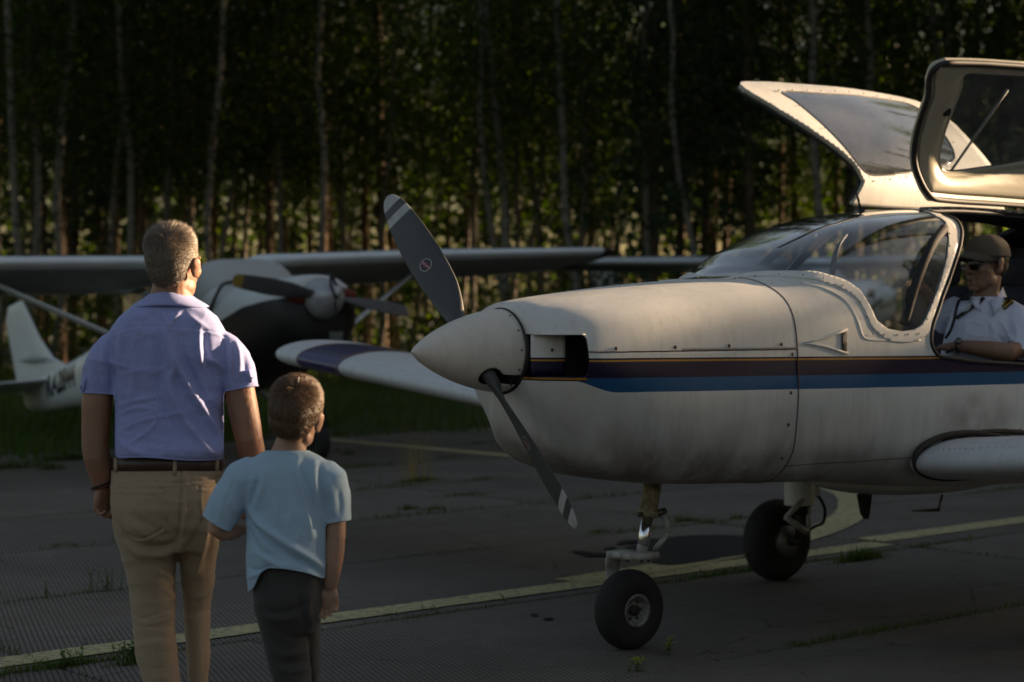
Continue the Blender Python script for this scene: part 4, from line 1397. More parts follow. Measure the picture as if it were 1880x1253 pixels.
# ---- wings
def airfoil(n=26, t=.16):
    x = (1 - np.cos(np.linspace(0, np.pi, n))) / 2
    yt = 5 * t * (.2969 * np.sqrt(x) - .126 * x - .3516 * x**2 + .2843 * x**3 - .1036 * x**4)
    cam_ = .02 * (1 - (2 * x - .9) ** 2)
    up = np.c_[x, cam_ + yt]; lo = np.c_[x, cam_ - yt]
    return np.concatenate([up[::-1], lo[1:-1]])
AF = airfoil()
NAVY = simple('navy_paint', (.022, .016, .10), .32, var=.1, coat=.3)
ROOTY = .56
def wing(sgn):
    ys = np.r_[np.linspace(ROOTY, 4.93, 42), 5.01, 5.07, 5.11, 5.14, 5.16]
    rings = []
    for y in ys:
        s = 1.0
        k = max(0, (y - 4.93) / .23)
        tap = math.sqrt(max(0, 1 - min(.985, k) ** 2)) if k > 0 else 1
        ch = 1.22 * (1 - .30 * (1 - tap)); th_ = tap * .95 + .05
        le = np.interp(y, [.56, .9, 5.16], [1.20, 1.11, 1.13]) + .25 * (1 - tap)
        z = .792 + (y - .56) * .088 + .02 * (1 - tap)
        xs = le + AF[:, 0] * ch
        zs_ = z + AF[:, 1] * 1.22 * th_ - AF[:, 0] * .035
        rings.append(np.c_[xs, np.full(len(xs), sgn * y), zs_])
    mb = MB(); mb.loft(rings); v, f = mb.arrays()
    fm = []
    yy = np.abs(v[:, 1]); xx = v[:, 0]
    for q in f:
        yq = np.mean([abs(v[i][1]) for i in q]); fm.append(1 if 4.22 < yq < 4.70 else 0)
    o = new_obj('wing', v, f, None, plane, mats=[MWING, NAVY], fmat=fm, label='far wing with a navy band near its tip' if sgn > 0 else 'near wing root')
    o.rotation_euler = (0, 0, 0)
    bm_ = bmesh.new(); bm_.from_mesh(o.data); bmesh.ops.recalc_face_normals(bm_, faces=bm_.faces); bm_.to_mesh(o.data); bm_.free()
    # thin gold lines beside the band
    mb = MB()
    for y in (4.215, 4.705):
        z = .792 + (y - .56) * .088
        le = np.interp(y, [.56, .9, 5.16], [1.20, 1.11, 1.13])
        P = np.c_[le + AF[:, 0] * 1.22 * 1.0, np.full(len(AF), sgn * y), z + AF[:, 1] * 1.22 - AF[:, 0] * .035]
        mb.tube(P[:-1], .004, 4)
    mb.build('gold_line', simple('gold_line', (.35, .2, .05), .5), o)
    # rivet rows on the nose of the wing
    mb = MB()
    for row in (3, 6):
        pass
    kk = [i for i, q in enumerate(AF) if q[0] < .12 and q[1] > .02][-1]
    for (fx, side_) in ((.055, 1), (.035, -1)):
        for y in np.arange(.70, 4.9, .04):
            le = np.interp(y, [.56, .9, 5.16], [1.20, 1.11, 1.13]); z = .792 + (y - .56) * .088
            yt = 5 * .16 * (.2969 * math.sqrt(fx) - .126 * fx - .3516 * fx**2); cm = .02 * (1 - (2 * fx - .9) ** 2)
            mb.ell((le + fx * 1.22, sgn * y, z + (cm + side_ * yt) * 1.22 - fx * .035), (.0032, .0032, .0022), nu=5, nv=3)
    mb.build('rivets', MSCREW, o, kind='stuff')
    # rubber seal round the wing root
    y = .615
    le = np.interp(y, [.56, .9, 5.16], [1.20, 1.11, 1.13]); z = .792 + (y - .56) * .088
    sc2 = 1.0
    P = np.c_[le + .02 + (AF[:, 0] - .02) * 1.12, np.full(len(AF), sgn * y), z + .012 + AF[:, 1] * 1.22 * 1.08 - AF[:, 0] * .035]
    P[:, 1] = sgn * (y - .02 + .03 * np.clip(AF[:, 1] * 4, 0, 1))
    mb = MB(); loop_tube(mb, P, .015, 8, .03); mb.build('root_seal', MSEAL, o)
MWING = mat_plane('wing_paint', False, (.66, .67, .68), .15)
wing(1); wing(-1)
# wing-root fairing over the near wing: dark recess and the raised fuselage panel edge
mb = MB()
Pf = [P3(p) for p in [(1703, 862), (1701, 848), (1707, 835), (1722, 820), (1745, 806), (1775, 798), (1810, 794), (1845, 793), (1878, 794)]]
Pf = [p + np.array([0, -.006, 0]) for p in Pf] + [Pf[-1] + np.array([.35, 0, 0]), Pf[-1] + np.array([.7, 0, -.05])]
mb.tube(smooth_poly(Pf, 5, False), .013, 8)
mb.build('fairing_edge', MSEAL, plane)
mb = MB()
for t in np.linspace(0, 1, 26):
    p = P3((1830 + 48 * t, 789 + rng.uniform(-2, 2)))
    mb.ell(p + np.array([0, -.002, 0]), (.004, .0025, .004), nu=6, nv=4)
mb.build('rivets', MCHROME, plane, kind='stuff')
# belly pan seam and belly fairing
mb = MB(); mb.tube([P3(p) for p in [(1438, 856), (1500, 851), (1560, 848), (1620, 844), (1700, 838)]], .0022, 5)
mb.build('belly_seam', MRUST, plane, kind='stuff')
mb = MB()
mb.ell((1.86, 0, .668), (.62, .38, .088), nu=40, nv=20)
mb.build('belly_fairing', MSKIN, plane)
# drain mast, step and blade aerial under the belly
mb = MB(); mb.loft([[np.array([x0 + sx * w_ * (1 - .35 * k), -.02 + sy * .012, z]) for sx, sy in ((-1, 0), (-.4, -1), (.5, -1), (1, 0), (.5, 1), (-.4, 1))] for k, (x0, w_, z) in enumerate([(1.50, .058, .60), (1.505, .055, .50), (1.51, .052, .475)])])
o = mb.build('exhaust_stub', MDARK, plane)
mb = MB(); mb.tube([(1.93, -.15, .575), (1.90, -.15, .50)], [(.02, .007)] * 2, 8); mb.tube([(1.905, -.15, .503), (1.70, -.15, .512)], [.009, .004], 8)
mb.build('pitot_tube', MSTEEL, plane)

# ---- nose gear
ng = bpy.data.objects.new('nose_gear', None); COL.objects.link(ng); ng.parent = plane
TOP, BOT = np.array([.155, 0, .80]), np.array([-.035, 0, .425])
TOP = np.array([.125, .0, .78]); BOT = np.array([.045, 0, .41])
dd = BOT - TOP
mb = MB()
mb.tube([TOP, TOP + dd * .50], .040, 20); mb.tube([TOP + dd * .46, TOP + dd * .54], .046, 20)
mb.build('oleo_leg', MYELL, ng)
mb = MB(); mb.tube([TOP + dd * .5, BOT + dd * .04], .027, 20); mb.build('oleo_piston', MCHROME, ng)
mb = MB()
mb.tube([TOP + dd * .50 + np.array([-.045, -.01, 0]), TOP + dd * .50 + np.array([-.065, -.01, 0])], .012, 8)
mb.tube([TOP + dd * .50 + np.array([.03, -.03, 0]), TOP + dd * .50 + np.array([.075, -.03, 0.01])], .015, 8)
mb.build('collar_bolts', MSCREW, ng, kind='stuff')
mb = MB()
e1 = TOP + dd * .50 + np.array([.055, -.01, .01]); e2 = TOP + dd * .76 + np.array([.125, -.02, 0]); e3 = BOT + np.array([.075, -.01, .025])
mb.tube([e1, (e1 + e2) / 2 + np.array([.02, 0, 0]), e2], [(.014, .020), (.010, .012), (.012, .014)], 8)
mb.tube([e2, (e2 + e3) / 2, e3], [(.012, .014), (.012, .018), (.012, .034)], 8)
mb.build('torque_link', MOLDW, ng)
# single-sided fork: top plate, far arm
mb = MB()
pl = []
mb.loft([[np.array([x, y, z + dz]) for x, y, dz in ((-.055, .125, 0), (.0, .13, 0), (.055, .115, 0), (.105, .04, 0), (.115, -.045, 0), (.05, -.055, 0), (-.01, -.05, 0), (-.055, .0, 0))] for z in (.398, .425)])
mb.tube([(-.01, .105, .41), (-.012, .128, .385), (-.012, .132, .32), (-.008, .125, .20), (0, .12, .175)], [(.050, .012), (.048, .014), (.042, .013), (.035, .014), (.035, .02)], 12, flat=(1, 0, 0))
fo = mb.build('fork', MOLDW, ng)
mb = MB()
for x, y in ((.02, -.03), (.07, -.02), (.06, .04), (-.02, .02)):
    mb.cyl((x, y, .385), (x, y, .40), .008, 8)
mb.build('fork_bolts', MSCREW, ng, kind='stuff')

def wheel(parent, c, rad, wid, rim_r, side, hub_detail=True):
    """c centre of the tyre, side -1: outer face towards -y"""
    mb = MB()
    pr = []
    for k in range(29):
        a = math.pi * (k / 28) - math.pi / 2
        pr.append((math.sin(a) * wid / 2 * (1.0), rim_r + (rad - rim_r) * (.30 + .70 * abs(math.cos(a)) ** .62)))
    pr = [(-wid * .36, rim_r * .96), (-wid * .43, rim_r * 1.05)] + pr + [(wid * .43, rim_r * 1.05), (wid * .36, rim_r * .96)]
    mb.lathe(pr, c, (0, 1, 0), 72, close=True)
    t = mb.build('tyre', MTYRE, parent)
    v = np.array([q.co[:] for q in t.data.vertices]); 
    low = c[2] - rad + .006
    v[:, 2] = np.maximum(v[:, 2], low + 0)
    t.data.vertices.foreach_set('co', v.ravel())
    mb = MB()
    for s in (-1, 1):
        mb.lathe([(s * wid * .20, .02), (s * wid * .20, rim_r * .52), (s * wid * .24, rim_r * .70), (s * wid * .40, rim_r * .80), (s * wid * .455, rim_r * .90), (s * wid * .455, rim_r * 1.03), (s * wid * .38, rim_r * 1.05), (s * wid * .2, rim_r * .95), (s * .01, rim_r * .9)], c, (0, 1, 0), 40)
    rm = mb.build('rim', MRIM, parent)
    mb = MB(); mb.cyl(np.array(c) + np.array([0, -wid * .36, 0]), np.array(c) + np.array([0, wid * .36, 0]), rim_r * .34, 20)
    for k in range(6):
        a = k * math.pi / 3
        q = np.array(c) + np.array([math.cos(a) * rim_r * .58, 0, math.sin(a) * rim_r * .58])
        mb.cyl(q + np.array([0, -wid * .25, 0]), q + np.array([0, wid * .25, 0]), .007, 6)
    mb.build('hub', MSEAL, parent)
wheel(ng, (-.015, .015, .174), .178, .132, .072, -1)

# ---- main gear, right (in view) and left
for sgn in (1, -1):
    mg = bpy.data.objects.new('main_gear', None); COL.objects.link(mg); mg.parent = plane
    x0, y0 = 2.04, sgn * 1.10
    leg = y0 - sgn * .16
    mb = MB()
    for (xa, w_, t_) in ((0, .085, .075),):
        mb.loft([[np.array([x0 + .0 + w_ * math.cos(a) * (1.25 if math.cos(a) > 0 else .9), leg + t_ * math.sin(a), z]) for a in [2 * math.pi * k / 20 for k in range(20)]] for z in (.86, .435, .43)])
    mb.box((x0 + .115, leg, .62), (.075, .07, .30), bevel=.01)
    mb.build('leg_fairing', MSKIN, mg)
    mb = MB(); mb.tube([(x0 + .02, leg, .52), (x0 + .02, leg, .38)], .055, 16); mb.tube([(x0 + .02, leg, .42), (x0 + .03, leg, .24)], .035, 16)
    mb.tube([(x0 + .03, leg, .23), (x0, y0, .222)], .03, 12)
    mb.build('oleo_leg', MSEAL, mg)
    mb = MB()
    L = leg - .05
    mb.tube([(x0 - .02, L, .46), (x0 - .145, L, .375)], [(.018, .03), (.014, .018)], 8)
    mb.tube([(x0 - .145, L, .375), (x0 + .01, L, .285)], [(.014, .018), (.018, .022)], 8)
    mb.tube([(x0 + .03, L, .42), (x0 + .03, L, .28)], .014, 10)
    mb.build('torque_link', MOLDW, mg)
    mb = MB(); mb.tube(smooth_poly([(x0 + .09, leg, .50), (x0 + .17, leg, .46), (x0 + .215, leg, .39), (x0 + .20, leg, .32), (x0 + .13, leg, .30), (x0 + .05, leg, .27)], 5, False), .009, 8)
    mb.build('brake_hose', MBLACK, mg)
    mb = MB(); mb.lathe([(-.01, .03), (-.008, .085), (.008, .085), (.01, .03)], (x0, y0 - sgn * .085, .222), (0, 1, 0), 30); mb.build('brake_disc', MSTEEL, mg)
    wheel(mg, (x0, y0, .222), .227, .165, .085, -1)

# ---- tail (outside the frame)
mb = MB()
mb.loft([np.c_[le + AF[:, 0] * ch, AF[:, 1] * ch * .7, np.full(len(AF), z)] for le, ch, z in ((5.3, 1.3, 1.40), (5.75, 1.0, 1.9), (6.15, .72, 2.55), (6.2, .62, 2.62))])
mb.build('fin', MWHITE, plane)
mb = MB()
mb.loft([np.c_[le + AF[:, 0] * ch, np.full(len(AF), y), 1.30 + AF[:, 1] * ch * .7] for le, ch, y in ((6.3, .5, -1.62), (6.05, .85, -1.55), (6.05, .85, 1.55), (6.3, .5, 1.62))])
mb.build('tailplane', MWHITE, plane)

# ---- aerials
def at_roof(p):
    return P3(p)
mb = MB()
q = np.array([1.50, 0, float(fus_surface(np.array([1.50]), np.array([9.]))[0, 0, 2])])
mb.tube([q + np.array([0, 0, -.005]), q + np.array([0, 0, .012])], .016, 10); mb.tube([q, q + np.array([-.035, 0, .095])], [.0075, .0055], 8)
mb.build('aerial', MBLACK, plane)
q = P3((1380, 452)) ; q = np.array([.75, .12, float(np.interp(.12, fus_surface(np.array([.75]), vq)[0][::-1, 1], fus_surface(np.array([.75]), vq)[0][::-1, 2]))])
mb = MB(); mb.tube([q, q + np.array([-.04, 0, .05])], .005, 8)
mb.build('thermometer_probe', MSTEEL, plane)

# ---- cabin
cab = MB()
cab.box((2.0, 0, .86), (1.9, .98, .06)); 
cab.build('cabin_floor', MDARK, plane, smooth=False)
mb = MB(); mb.box((3.12, 0, 1.35), (.05, .94, 1.0), bevel=.01); mb.build('rear_bulkhead', MDARK, plane)
MPANEL = simple('panel_grey', (.035, .034, .036), .6)
mb = MB()
mb.loft([[np.array([x, y, z]) for y, z in ((-.50, 1.10), (-.50, 1.42), (-.40, 1.53), (.40, 1.53), (.50, 1.42), (.50, 1.10))] for x in (.86, 1.06)])
mb.box((.86, 0, 1.545), (.36, .86, .02), bevel=.008)
pn = mb.build('instrument_panel', MPANEL, plane, smooth=False)
mb = MB()
for y in (-.36, -.26, -.16, .1, .2, .3):
    for z in (1.30, 1.41):
        mb.lathe([(0, .01), (0, .040), (.006, .043), (.008, .036)], (1.062, y, z), (1, 0, 0), 18)
mb.build('gauges', simple('gauge_face', (.05, .05, .05), .3, coat=.5), pn, kind='stuff')
MBLUE = simple('blue_cloth', (.02, .06, .25), .8, scale=30)
for y in (-.26, .26):
    mb = MB(); mb.cyl((1.06, y, 1.27), (1.27, y, 1.30), .012, 10)
    mb.tube(smooth_poly([(1.28, y - .15, 1.41), (1.28, y - .16, 1.31), (1.28, y - .08, 1.26), (1.28, y + .08, 1.26), (1.28, y + .16, 1.31), (1.28, y + .15, 1.41)], 5, False), .014, 8)
    mb.build('control_yoke', MBLACK, plane)
    s = MB(); s.box((2.06, y, 1.02), (.50, .44, .14), bevel=.04)
    rot = np.array(Matrix.Rotation(R(-12), 3, 'Y'))
    s.box((2.36, y, 1.33), (.12, .42, .60), rot=rot.T, bevel=.04)
    s.box((2.43, y, 1.70), (.08, .24, .14), rot=rot.T, bevel=.03)
    s.build('seat', simple('seat_cloth', (.025, .022, .03), .85, scale=30), plane)
mb = MB(); mb.tube(smooth_poly([(1.16, -.56, 1.44), (1.25, -.55, 1.62), (1.42, -.50, 1.80), (1.62, -.42, 1.90)], 6, False), .022, 8)
mb.tube(smooth_poly([(1.16, .56, 1.44), (1.25, .55, 1.62), (1.42, .50, 1.80), (1.62, .42, 1.90)], 6, False), .022, 8)
mb.build('windshield_posts', MDARK, plane, kind='stuff')
mb = MB(); mb.tube(smooth_poly([(1.50, 0, 1.955), (1.40, -.03, 1.90), (1.15, -.16, 1.80), (.98, -.28, 1.66)], 6, False), [(.008, .03)] * 19, 8)
mb.build('sun_visor', MPANEL, plane)
# ------------------------------------------------------------------ parked high-wing aircraft
MHW = simple('old_white_paint', (.62, .64, .63), .42, var=.08, scale=2, coat=.1)
MHWS = simple('wing_skylit', (.72, .76, .80), .30, metal=.1, var=.06, scale=3, coat=.3)  # skylight put into the colour of wing tops; tailplanes share it
MHUND = simple('shade_and_flash_grey', (.30, .31, .29), .6, var=.15, scale=3)  # shade put into the colour of wing undersides; tail flash shares the grey
MBLK = simple('black_paint', (.010, .009, .009), .5, var=.1, scale=5)
MYTIP = simple('yellow_tip', (.30, .20, .03), .6)
MPROP2 = simple('prop_grey', (.075, .072, .075), .6)
MSPN2 = simple('spinner_metal', (.42, .42, .44), .3, metal=.3)
MRED = simple('red_plug', (.14, .02, .012), .8)
MCOVER = simple('windshield_cover', (.46, .47, .45), .7, var=.06, scale=3, bump=.3)

def text_mesh(body, size, extra=0):
    cu = bpy.data.curves.new('t', 'FONT'); cu.body = body; cu.size = size; cu.offset = extra; cu.align_x = 'CENTER'; cu.align_y = 'CENTER'
    to = bpy.data.objects.new('t', cu); COL.objects.link(to)
    me = bpy.data.meshes.new_from_object(to.evaluated_get(bpy.context.evaluated_depsgraph_get()))
    bpy.data.objects.remove(to)
    bmx = bmesh.new(); bmx.from_mesh(me); bmesh.ops.triangulate(bmx, faces=bmx.faces)
    for _ in range(2):
        bmesh.ops.subdivide_edges(bmx, edges=[e for e in bmx.edges if e.calc_length() > size * .25], cuts=1)
    bmesh.ops.triangulate(bmx, faces=bmx.faces)
    bmx.to_mesh(me); bmx.free()
    return np.array([q.co[:] for q in me.vertices]), [list(q.vertices) for q in me.polygons]

def high_wing(hub, yaw, pitch, roll, label, reg=None, checker=False, prop_ang=-10.5, ldih=1.0, rdih=.5):
    root = empty('high_wing_aircraft', label, 'aircraft', (hub[0], hub[1], 0), (roll, 0, yaw))
    cp, sp = math.cos(pitch), math.sin(pitch)
    def tf(P):
        P = np.asarray(P, float)
        return np.c_[P[:, 0] * cp - P[:, 2] * sp, P[:, 1], P[:, 0] * sp + P[:, 2] * cp + hub[2]]
    def add(name, mb, mat, parent=root, **k):
        v, f = mb.arrays()
        mb.v = [tf(v)]
        return mb.build(name, mat, parent, **k)
    # fuselage loft: x, zb, zt, half width, squareness
    st = [(-.10, -.30, .20, .34, .8), (-.16, -.42, .25, .42, .8), (-.40, -.52, .29, .47, .7), (-1.05, -.60, .36, .53, .6), (-1.16, -.62, .43, .54, .45), (-1.36, -.62, .62, .56, .2), (-1.50, -.62, .69, .57, .12), (-2.9, -.60, .68, .56, .2), (-3.3, -.56, .60, .50, .5), (-3.9, -.46, .46, .40, .6), (-5.2, -.26, .34, .24, .7), (-6.9, -.06, .26, .07, .8), (-7.05, .02, .22, .03, .8)]
    S = np.array(st); xs = np.r_[np.linspace(-.10, -.2, 6), np.linspace(-.25, -3.9, 50), np.linspace(-4, -7.05, 24)]
    cols = [pchip(-S[:, 0], S[:, k], -xs) for k in (1, 2, 3, 4)]
    rings = []
    for x, zb, zt, w, q in zip(xs, *cols):
        c = (zb + zt) / 2; h = (zt - zb) / 2; n = 2 + 2.2 * (1 - q)
        rings.append([(x, w * np.sign(math.cos(a)) * abs(math.cos(a)) ** (2 / n), c + h * np.sign(math.sin(a)) * abs(math.sin(a)) ** (2 / n)) for a in [2 * math.pi * k / 40 for k in range(40)]])
    mb = MB(); mb.loft(rings); v, f = mb.arrays(); t3 = tri(f)
    if checker:
        fm = []
        for q in t3:
            x, y, z = v[q].mean(0)
            fm.append(1 if (x < -5.3 and (int((x + 20) / .16) + int((z + 5) / .14)) % 2 == 0) else (2 if (-1.3 > x > -2.6 and .42 < z < .76) else 0))
        fus_o = new_obj('fuselage', tf(v), t3, None, root, mats=[MHW, MBLK, MDGLASS], fmat=fm)
    else:
        bl = np.interp(-v[:, 0], [0, .4, .75, 1.1, 1.4, 1.7, 2.2, 3.0, 3.6], [.02, .05, .06, .0, -.08, -.15, -.22, -.45, -.8])
        (lv, lt, _), (uv_, ut, _) = cut(v, t3, v[:, 2] - bl)
        fus_o = new_obj('fuselage', tf(uv_), ut, MHW, root)
        new_obj('lower_fuselage', tf(lv), lt, MBLK, root)
        vc = v.copy(); vc[:, 1:] *= 1.012
        g_ = np.maximum.reduce([v[:, 0] + 1.14, -v[:, 0] - 1.62, .40 - v[:, 2] - (v[:, 0] + 1.14) * -.5])
        cv, ct, _ = cut(vc, t3, g_)[0]
        new_obj('windshield_cover', tf(cv), ct, MCOVER, root)
    # dark edge line where cover meets the cowling
    if not checker:
        mb = MB()
        for s in (-1, 1):
            pts = [(-1.06, s * .50, .20), (-1.08, s * .50, .30), (-1.14, s * .46, .37), (-1.22, s * .30, .415), (-1.24, s * .02, .425)]
            mb.tube(smooth_poly([(-1.34, s * .56, .0), (-1.22, s * .56, .14), (-1.10, s * .54, .26), (-1.10, s * .45, .36), (-1.14, s * .25, .395), (-1.16, 0, .40)], 6, False), .018, 6)
        add('cover_edge', mb, MBLACK, kind='stuff')
        # white flash on the black flank, printed as a raised sheet
        mb = MB()
        mb.add([(-1.05, -.545, -.19), (-2.3, -.585, -.12), (-2.3, -.585, -.26), (-1.9, -.585, -.235)], [[0, 1, 2, 3]]); add('white_flash', mb, MHW, smooth=False)
    # side windows
    for s in (-1, 1):
        mb = MB()
        for x0, x1 in ((-1.85, -2.45), (-2.52, -3.05)):
            mb.add([(x0, s * .585, .30), (x1, s * .58, .30), (x1 - .0, s * .56, .62), (x0 - .12, s * .57, .64)], [[0, 1, 2, 3]])
        add('side_windows', mb, MDGLASS, kind='stuff', smooth=False)
    # wings
    for s, dih in ((1, ldih), (-1, rdih)):
        rings = []
        ys = np.r_[np.linspace(.45, 5.1, 16), 5.22, 5.32, 5.38, 5.40]
        for y in ys:
            k = max(0, (y - 5.1) / .3); tp = math.sqrt(max(0, 1 - k * k * .97))
            ch = np.interp(y, [.45, 2.6, 5.4], [1.63, 1.63, 1.13]) * (.75 + .25 * tp)
            le = -1.60 - np.interp(y, [2.6, 5.4], [0, .16]) - (1 - tp) * .15
            z = .68 + (y - .45) * math.sin(R(dih))
            rings.append(np.c_[le - AF[:, 0] * ch, np.full(len(AF), s * y), z + AF[:, 1] * ch * .78 * tp + .02])
        mb = MB(); mb.loft(rings); v, f = mb.arrays()
        fm = []
        for q in f:
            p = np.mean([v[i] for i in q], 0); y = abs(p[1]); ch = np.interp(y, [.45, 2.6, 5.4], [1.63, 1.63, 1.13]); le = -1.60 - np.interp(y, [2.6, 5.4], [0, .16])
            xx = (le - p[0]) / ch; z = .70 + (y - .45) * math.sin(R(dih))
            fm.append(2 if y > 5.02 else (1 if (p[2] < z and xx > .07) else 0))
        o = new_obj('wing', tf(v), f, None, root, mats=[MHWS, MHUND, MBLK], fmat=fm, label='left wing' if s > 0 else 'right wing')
        bmx = bmesh.new(); bmx.from_mesh(o.data); bmesh.ops.recalc_face_normals(bmx, faces=bmx.faces); bmx.to_mesh(o.data); bmx.free()
        # flap gap with corrugated flap
        mb = MB()
        for y in np.arange(.7, 4.9, .09):
            z = .68 + (y - .45) * math.sin(R(dih)) - .035; ch = np.interp(y, [.45, 2.6, 5.4], [1.63, 1.63, 1.13])
            mb.tube([(-1.60 - ch * .76, s * y, z - .015), (-1.60 - ch * .98, s * y, z + .045)], .012, 4)
        add('flap_ribs', mb, MHW, o, kind='stuff')
        # strut
        zt = .68 + (2.55 - .45) * math.sin(R(dih)) - .06
        mb = MB(); mb.tube([(-1.55, s * .52, -.48), (-1.98, s * 2.55, zt)], [(.055, .022)] * 2, 10, flat=(1, 0, 0))
        add('wing_strut', mb, MHW)
        # main leg and wheel
        mb = MB(); mb.tube([(-2.2, s * .42, -.56), (-2.25, s * 1.02, -.97)], [(.06, .016), (.04, .014)], 8, flat=(1, 0, 0)); add('gear_leg', mb, MHW)
        mb = MB(); mb.lathe([(-.08, .09), (-.085, .17), (-.05, .215), (.05, .215), (.085, .17), (.08, .09)], (-2.25, s * 1.08, -.95), (0, 1, 0), 28, close=True)
        w = add('wheel', mb, MTYRE)
    mb = MB(); mb.tube([(-.62, 0, -.45), (-.52, 0, -1.25)], .035, 10); add('nose_leg', mb, MSEAL)
    mb = MB(); mb.lathe([(-.06, .08), (-.07, .15), (-.04, .19), (.04, .19), (.07, .15), (.06, .08)], (-.50, 0, -1.32), (0, 1, 0), 28, close=True); add('wheel', mb, MTYRE)
    # nose: dark engine openings, spinner, propeller
    mb = MB(); mb.ell((-.10, .21, .04), (.03, .13, .07)); mb.ell((-.10, -.21, .04), (.03, .13, .07)); 
    add('engine_openings', mb, MDARK, kind='stuff')
    mb = MB(); mb.lathe([(0, .205), (.05, .20), (.14, .17), (.23, .12), (.29, .06), (.315, .002)], (-.09, 0, 0), (1, 0, 0), 32)
    spn_ = add('spinner', mb, MSPN2 if not checker else MHW)
    for s in (1, -1):
        a = R(prop_ang); e = np.array([0, s * math.cos(a), s * math.sin(a)]); t = np.array([0, -e[2], e[1]]); fw = np.array([1., 0, 0])
        rings = []; fm = []
        rs = np.r_[np.linspace(.08, .95, 22), .98, 1.0, 1.01]
        S2 = np.array([(.08, .07, .06, 60), (.2, .10, .05, 50), (.4, .155, .028, 36), (.65, .165, .018, 27), (.9, .14, .012, 21), (.98, .12, .01, 20), (1.01, .06, .006, 20)])
        for r_ in rs:
            c_, h_, p_ = (np.interp(r_, S2[:, 0], S2[:, k]) for k in (1, 2, 3)); p_ = R(p_)
            cd = -t * math.cos(p_) + fw * math.sin(p_); nn = fw * math.cos(p_) + t * math.sin(p_)
            rings.append([np.array([0.02, 0, 0]) + e * r_ + cd * math.cos(q) * c_ / 2 + nn * math.sin(q) * h_ / 2 for q in [2 * math.pi * k / 16 for k in range(16)]])
        mb = MB(); mb.loft(rings); v, f = mb.arrays()
        fm = [1 if np.linalg.norm(np.mean([v[i] for i in q], 0)) > .90 else 0 for q in f]
        new_obj('propeller_blade', tf(v), f, None, root, mats=[MPROP2, MYTIP], fmat=fm)
    # tail
    def fin_pts(t):
        # height t 0..1 -> leading and trailing x
        le = np.interp(t, [0, .10, .25, .5, 1], [-4.9, -5.75, -6.15, -6.45, -6.86]); te = np.interp(t, [0, .85, 1], [-7.25, -7.42, -7.30])
        return le, te
    rings = []
    for t in (0, .04, .08, .12, .18, .25, .31, .375, .44, .5, .56, .625, .69, .75, .82, .88, .93, .97, 1):
        le, te = fin_pts(t); z = .20 + 1.12 * t; ch = le - te
        rings.append(np.c_[le - AF[:, 0] * ch, AF[:, 1] * .55 * (1 - .5 * t) * (1 if t < .97 else .4), np.full(len(AF), z)])
    mb = MB(); mb.loft(rings); v, f = mb.arrays()
    fm = []
    for q in f:
        p = np.mean([v[i] for i in q], 0)
        fm.append(1 if checker and p[2] < 1.0 and (int((p[0] + 20) / .16) + int((p[2] + 5) / .14)) % 2 == 0 else 0)
    new_obj('fin', tf(v), f, None, root, mats=[MHW, MBLK], fmat=fm)
    mb = MB(); mb.add([(-5.9, -.16, .44), (-6.6, -.06, .58), (-7.1, -.045, .60), (-6.7, -.058, .50)], [[0, 1, 2, 3]])
    if not checker: add('tail_flash', mb, MHUND, smooth=False)
    for s in (1, -1):
        mb = MB(); mb.loft([np.c_[le - AF[:, 0] * ch, np.full(len(AF), s * y), .20 + AF[:, 1] * .5 * (1 if y < 1.5 else .5)] for le, ch, y in ((-6.05, 1.05, .04), (-6.3, .85, 1.5), (-6.45, .6, 1.6))])
        add('tailplane', mb, MHWS)
    if reg:
        tv, tf_ = text_mesh(reg, .36, .014)
        for s in (-1, 1):
            # wrap the letters on the tail cone
            P = []
            for x, y, _ in tv:
                xx = -5.58 + x * .85 * (-1 if s > 0 else 1); zz = .10 + y
                k = [np.interp(-xx, -xs, c) for c in cols]
                zb, zt, w_, q_ = k; c = (zb + zt) / 2; h = (zt - zb) / 2; n = 2 + 2.2 * (1 - q_)
                u = min(.98, abs((zz - c) / h)); P.append((xx, s * (w_ * (1 - u ** n) ** (1 / n) + .004), zz))
            new_obj('registration_lettering', tf(np.array(P)), tf_, MBLK, root, smooth=False, label='registration letters ' + reg)
    return root, tf

YAW = math.atan2(-.788, .616)
hubA = W(606, 546, 18.0)
pa, tfa = high_wing(hubA, YAW, R(11), R(1.6), 'parked white high-wing aircraft with black belly and yellow-tipped propeller behind the man', reg='RA2844')
hubB = np.array([5.3 + 1.65 * .616, 32.3 - 1.65 * .788, 1.62]); hubB = np.array([6.15, 31.1, 1.70])
pb, _ = high_wing(hubB, YAW, R(4.5), R(1.0), 'second high-wing aircraft farther back with a black and white checkered tail', checker=True, prop_ang=30)

# loose items on the parked plane
Mx = pa.matrix_world if False else Matrix.Translation((hubA[0], hubA[1], 0)) @ Matrix.Rotation(YAW, 4, 'Z') @ Matrix.Rotation(R(1.2), 4, 'X')
def lp(p):
    return Mx @ Vector(tfa(np.array([p]))[0])
for s, nm in ((-1, 'red foam plug in the cowling opening left of the spinner of the parked plane'), (1, 'red foam plug in the far cowling opening right of the spinner of the parked plane')):
    c = lp((-.085, s * .23, .03)); mb = MB(); mb.ell((0, 0, 0), (.16, .05, .075), nu=18, nv=10)
    o = mb.build('intake_plug', MRED); o.location = c; o.rotation_euler = (0, 0, YAW + R(90)); tag(o, nm, 'engine plug', 'red plugs in the cowling')
t = empty('warning_tag', 'small grey square tag hanging on a cord from the parked propeller', 'tag', tuple(lp((.12, -.03, -.42))))
mb = MB(); mb.box((0, 0, 0), (.15, .006, .13), bevel=.003); mb.build('plate', simple('tag_grey', (.10, .11, .10), .7), t)
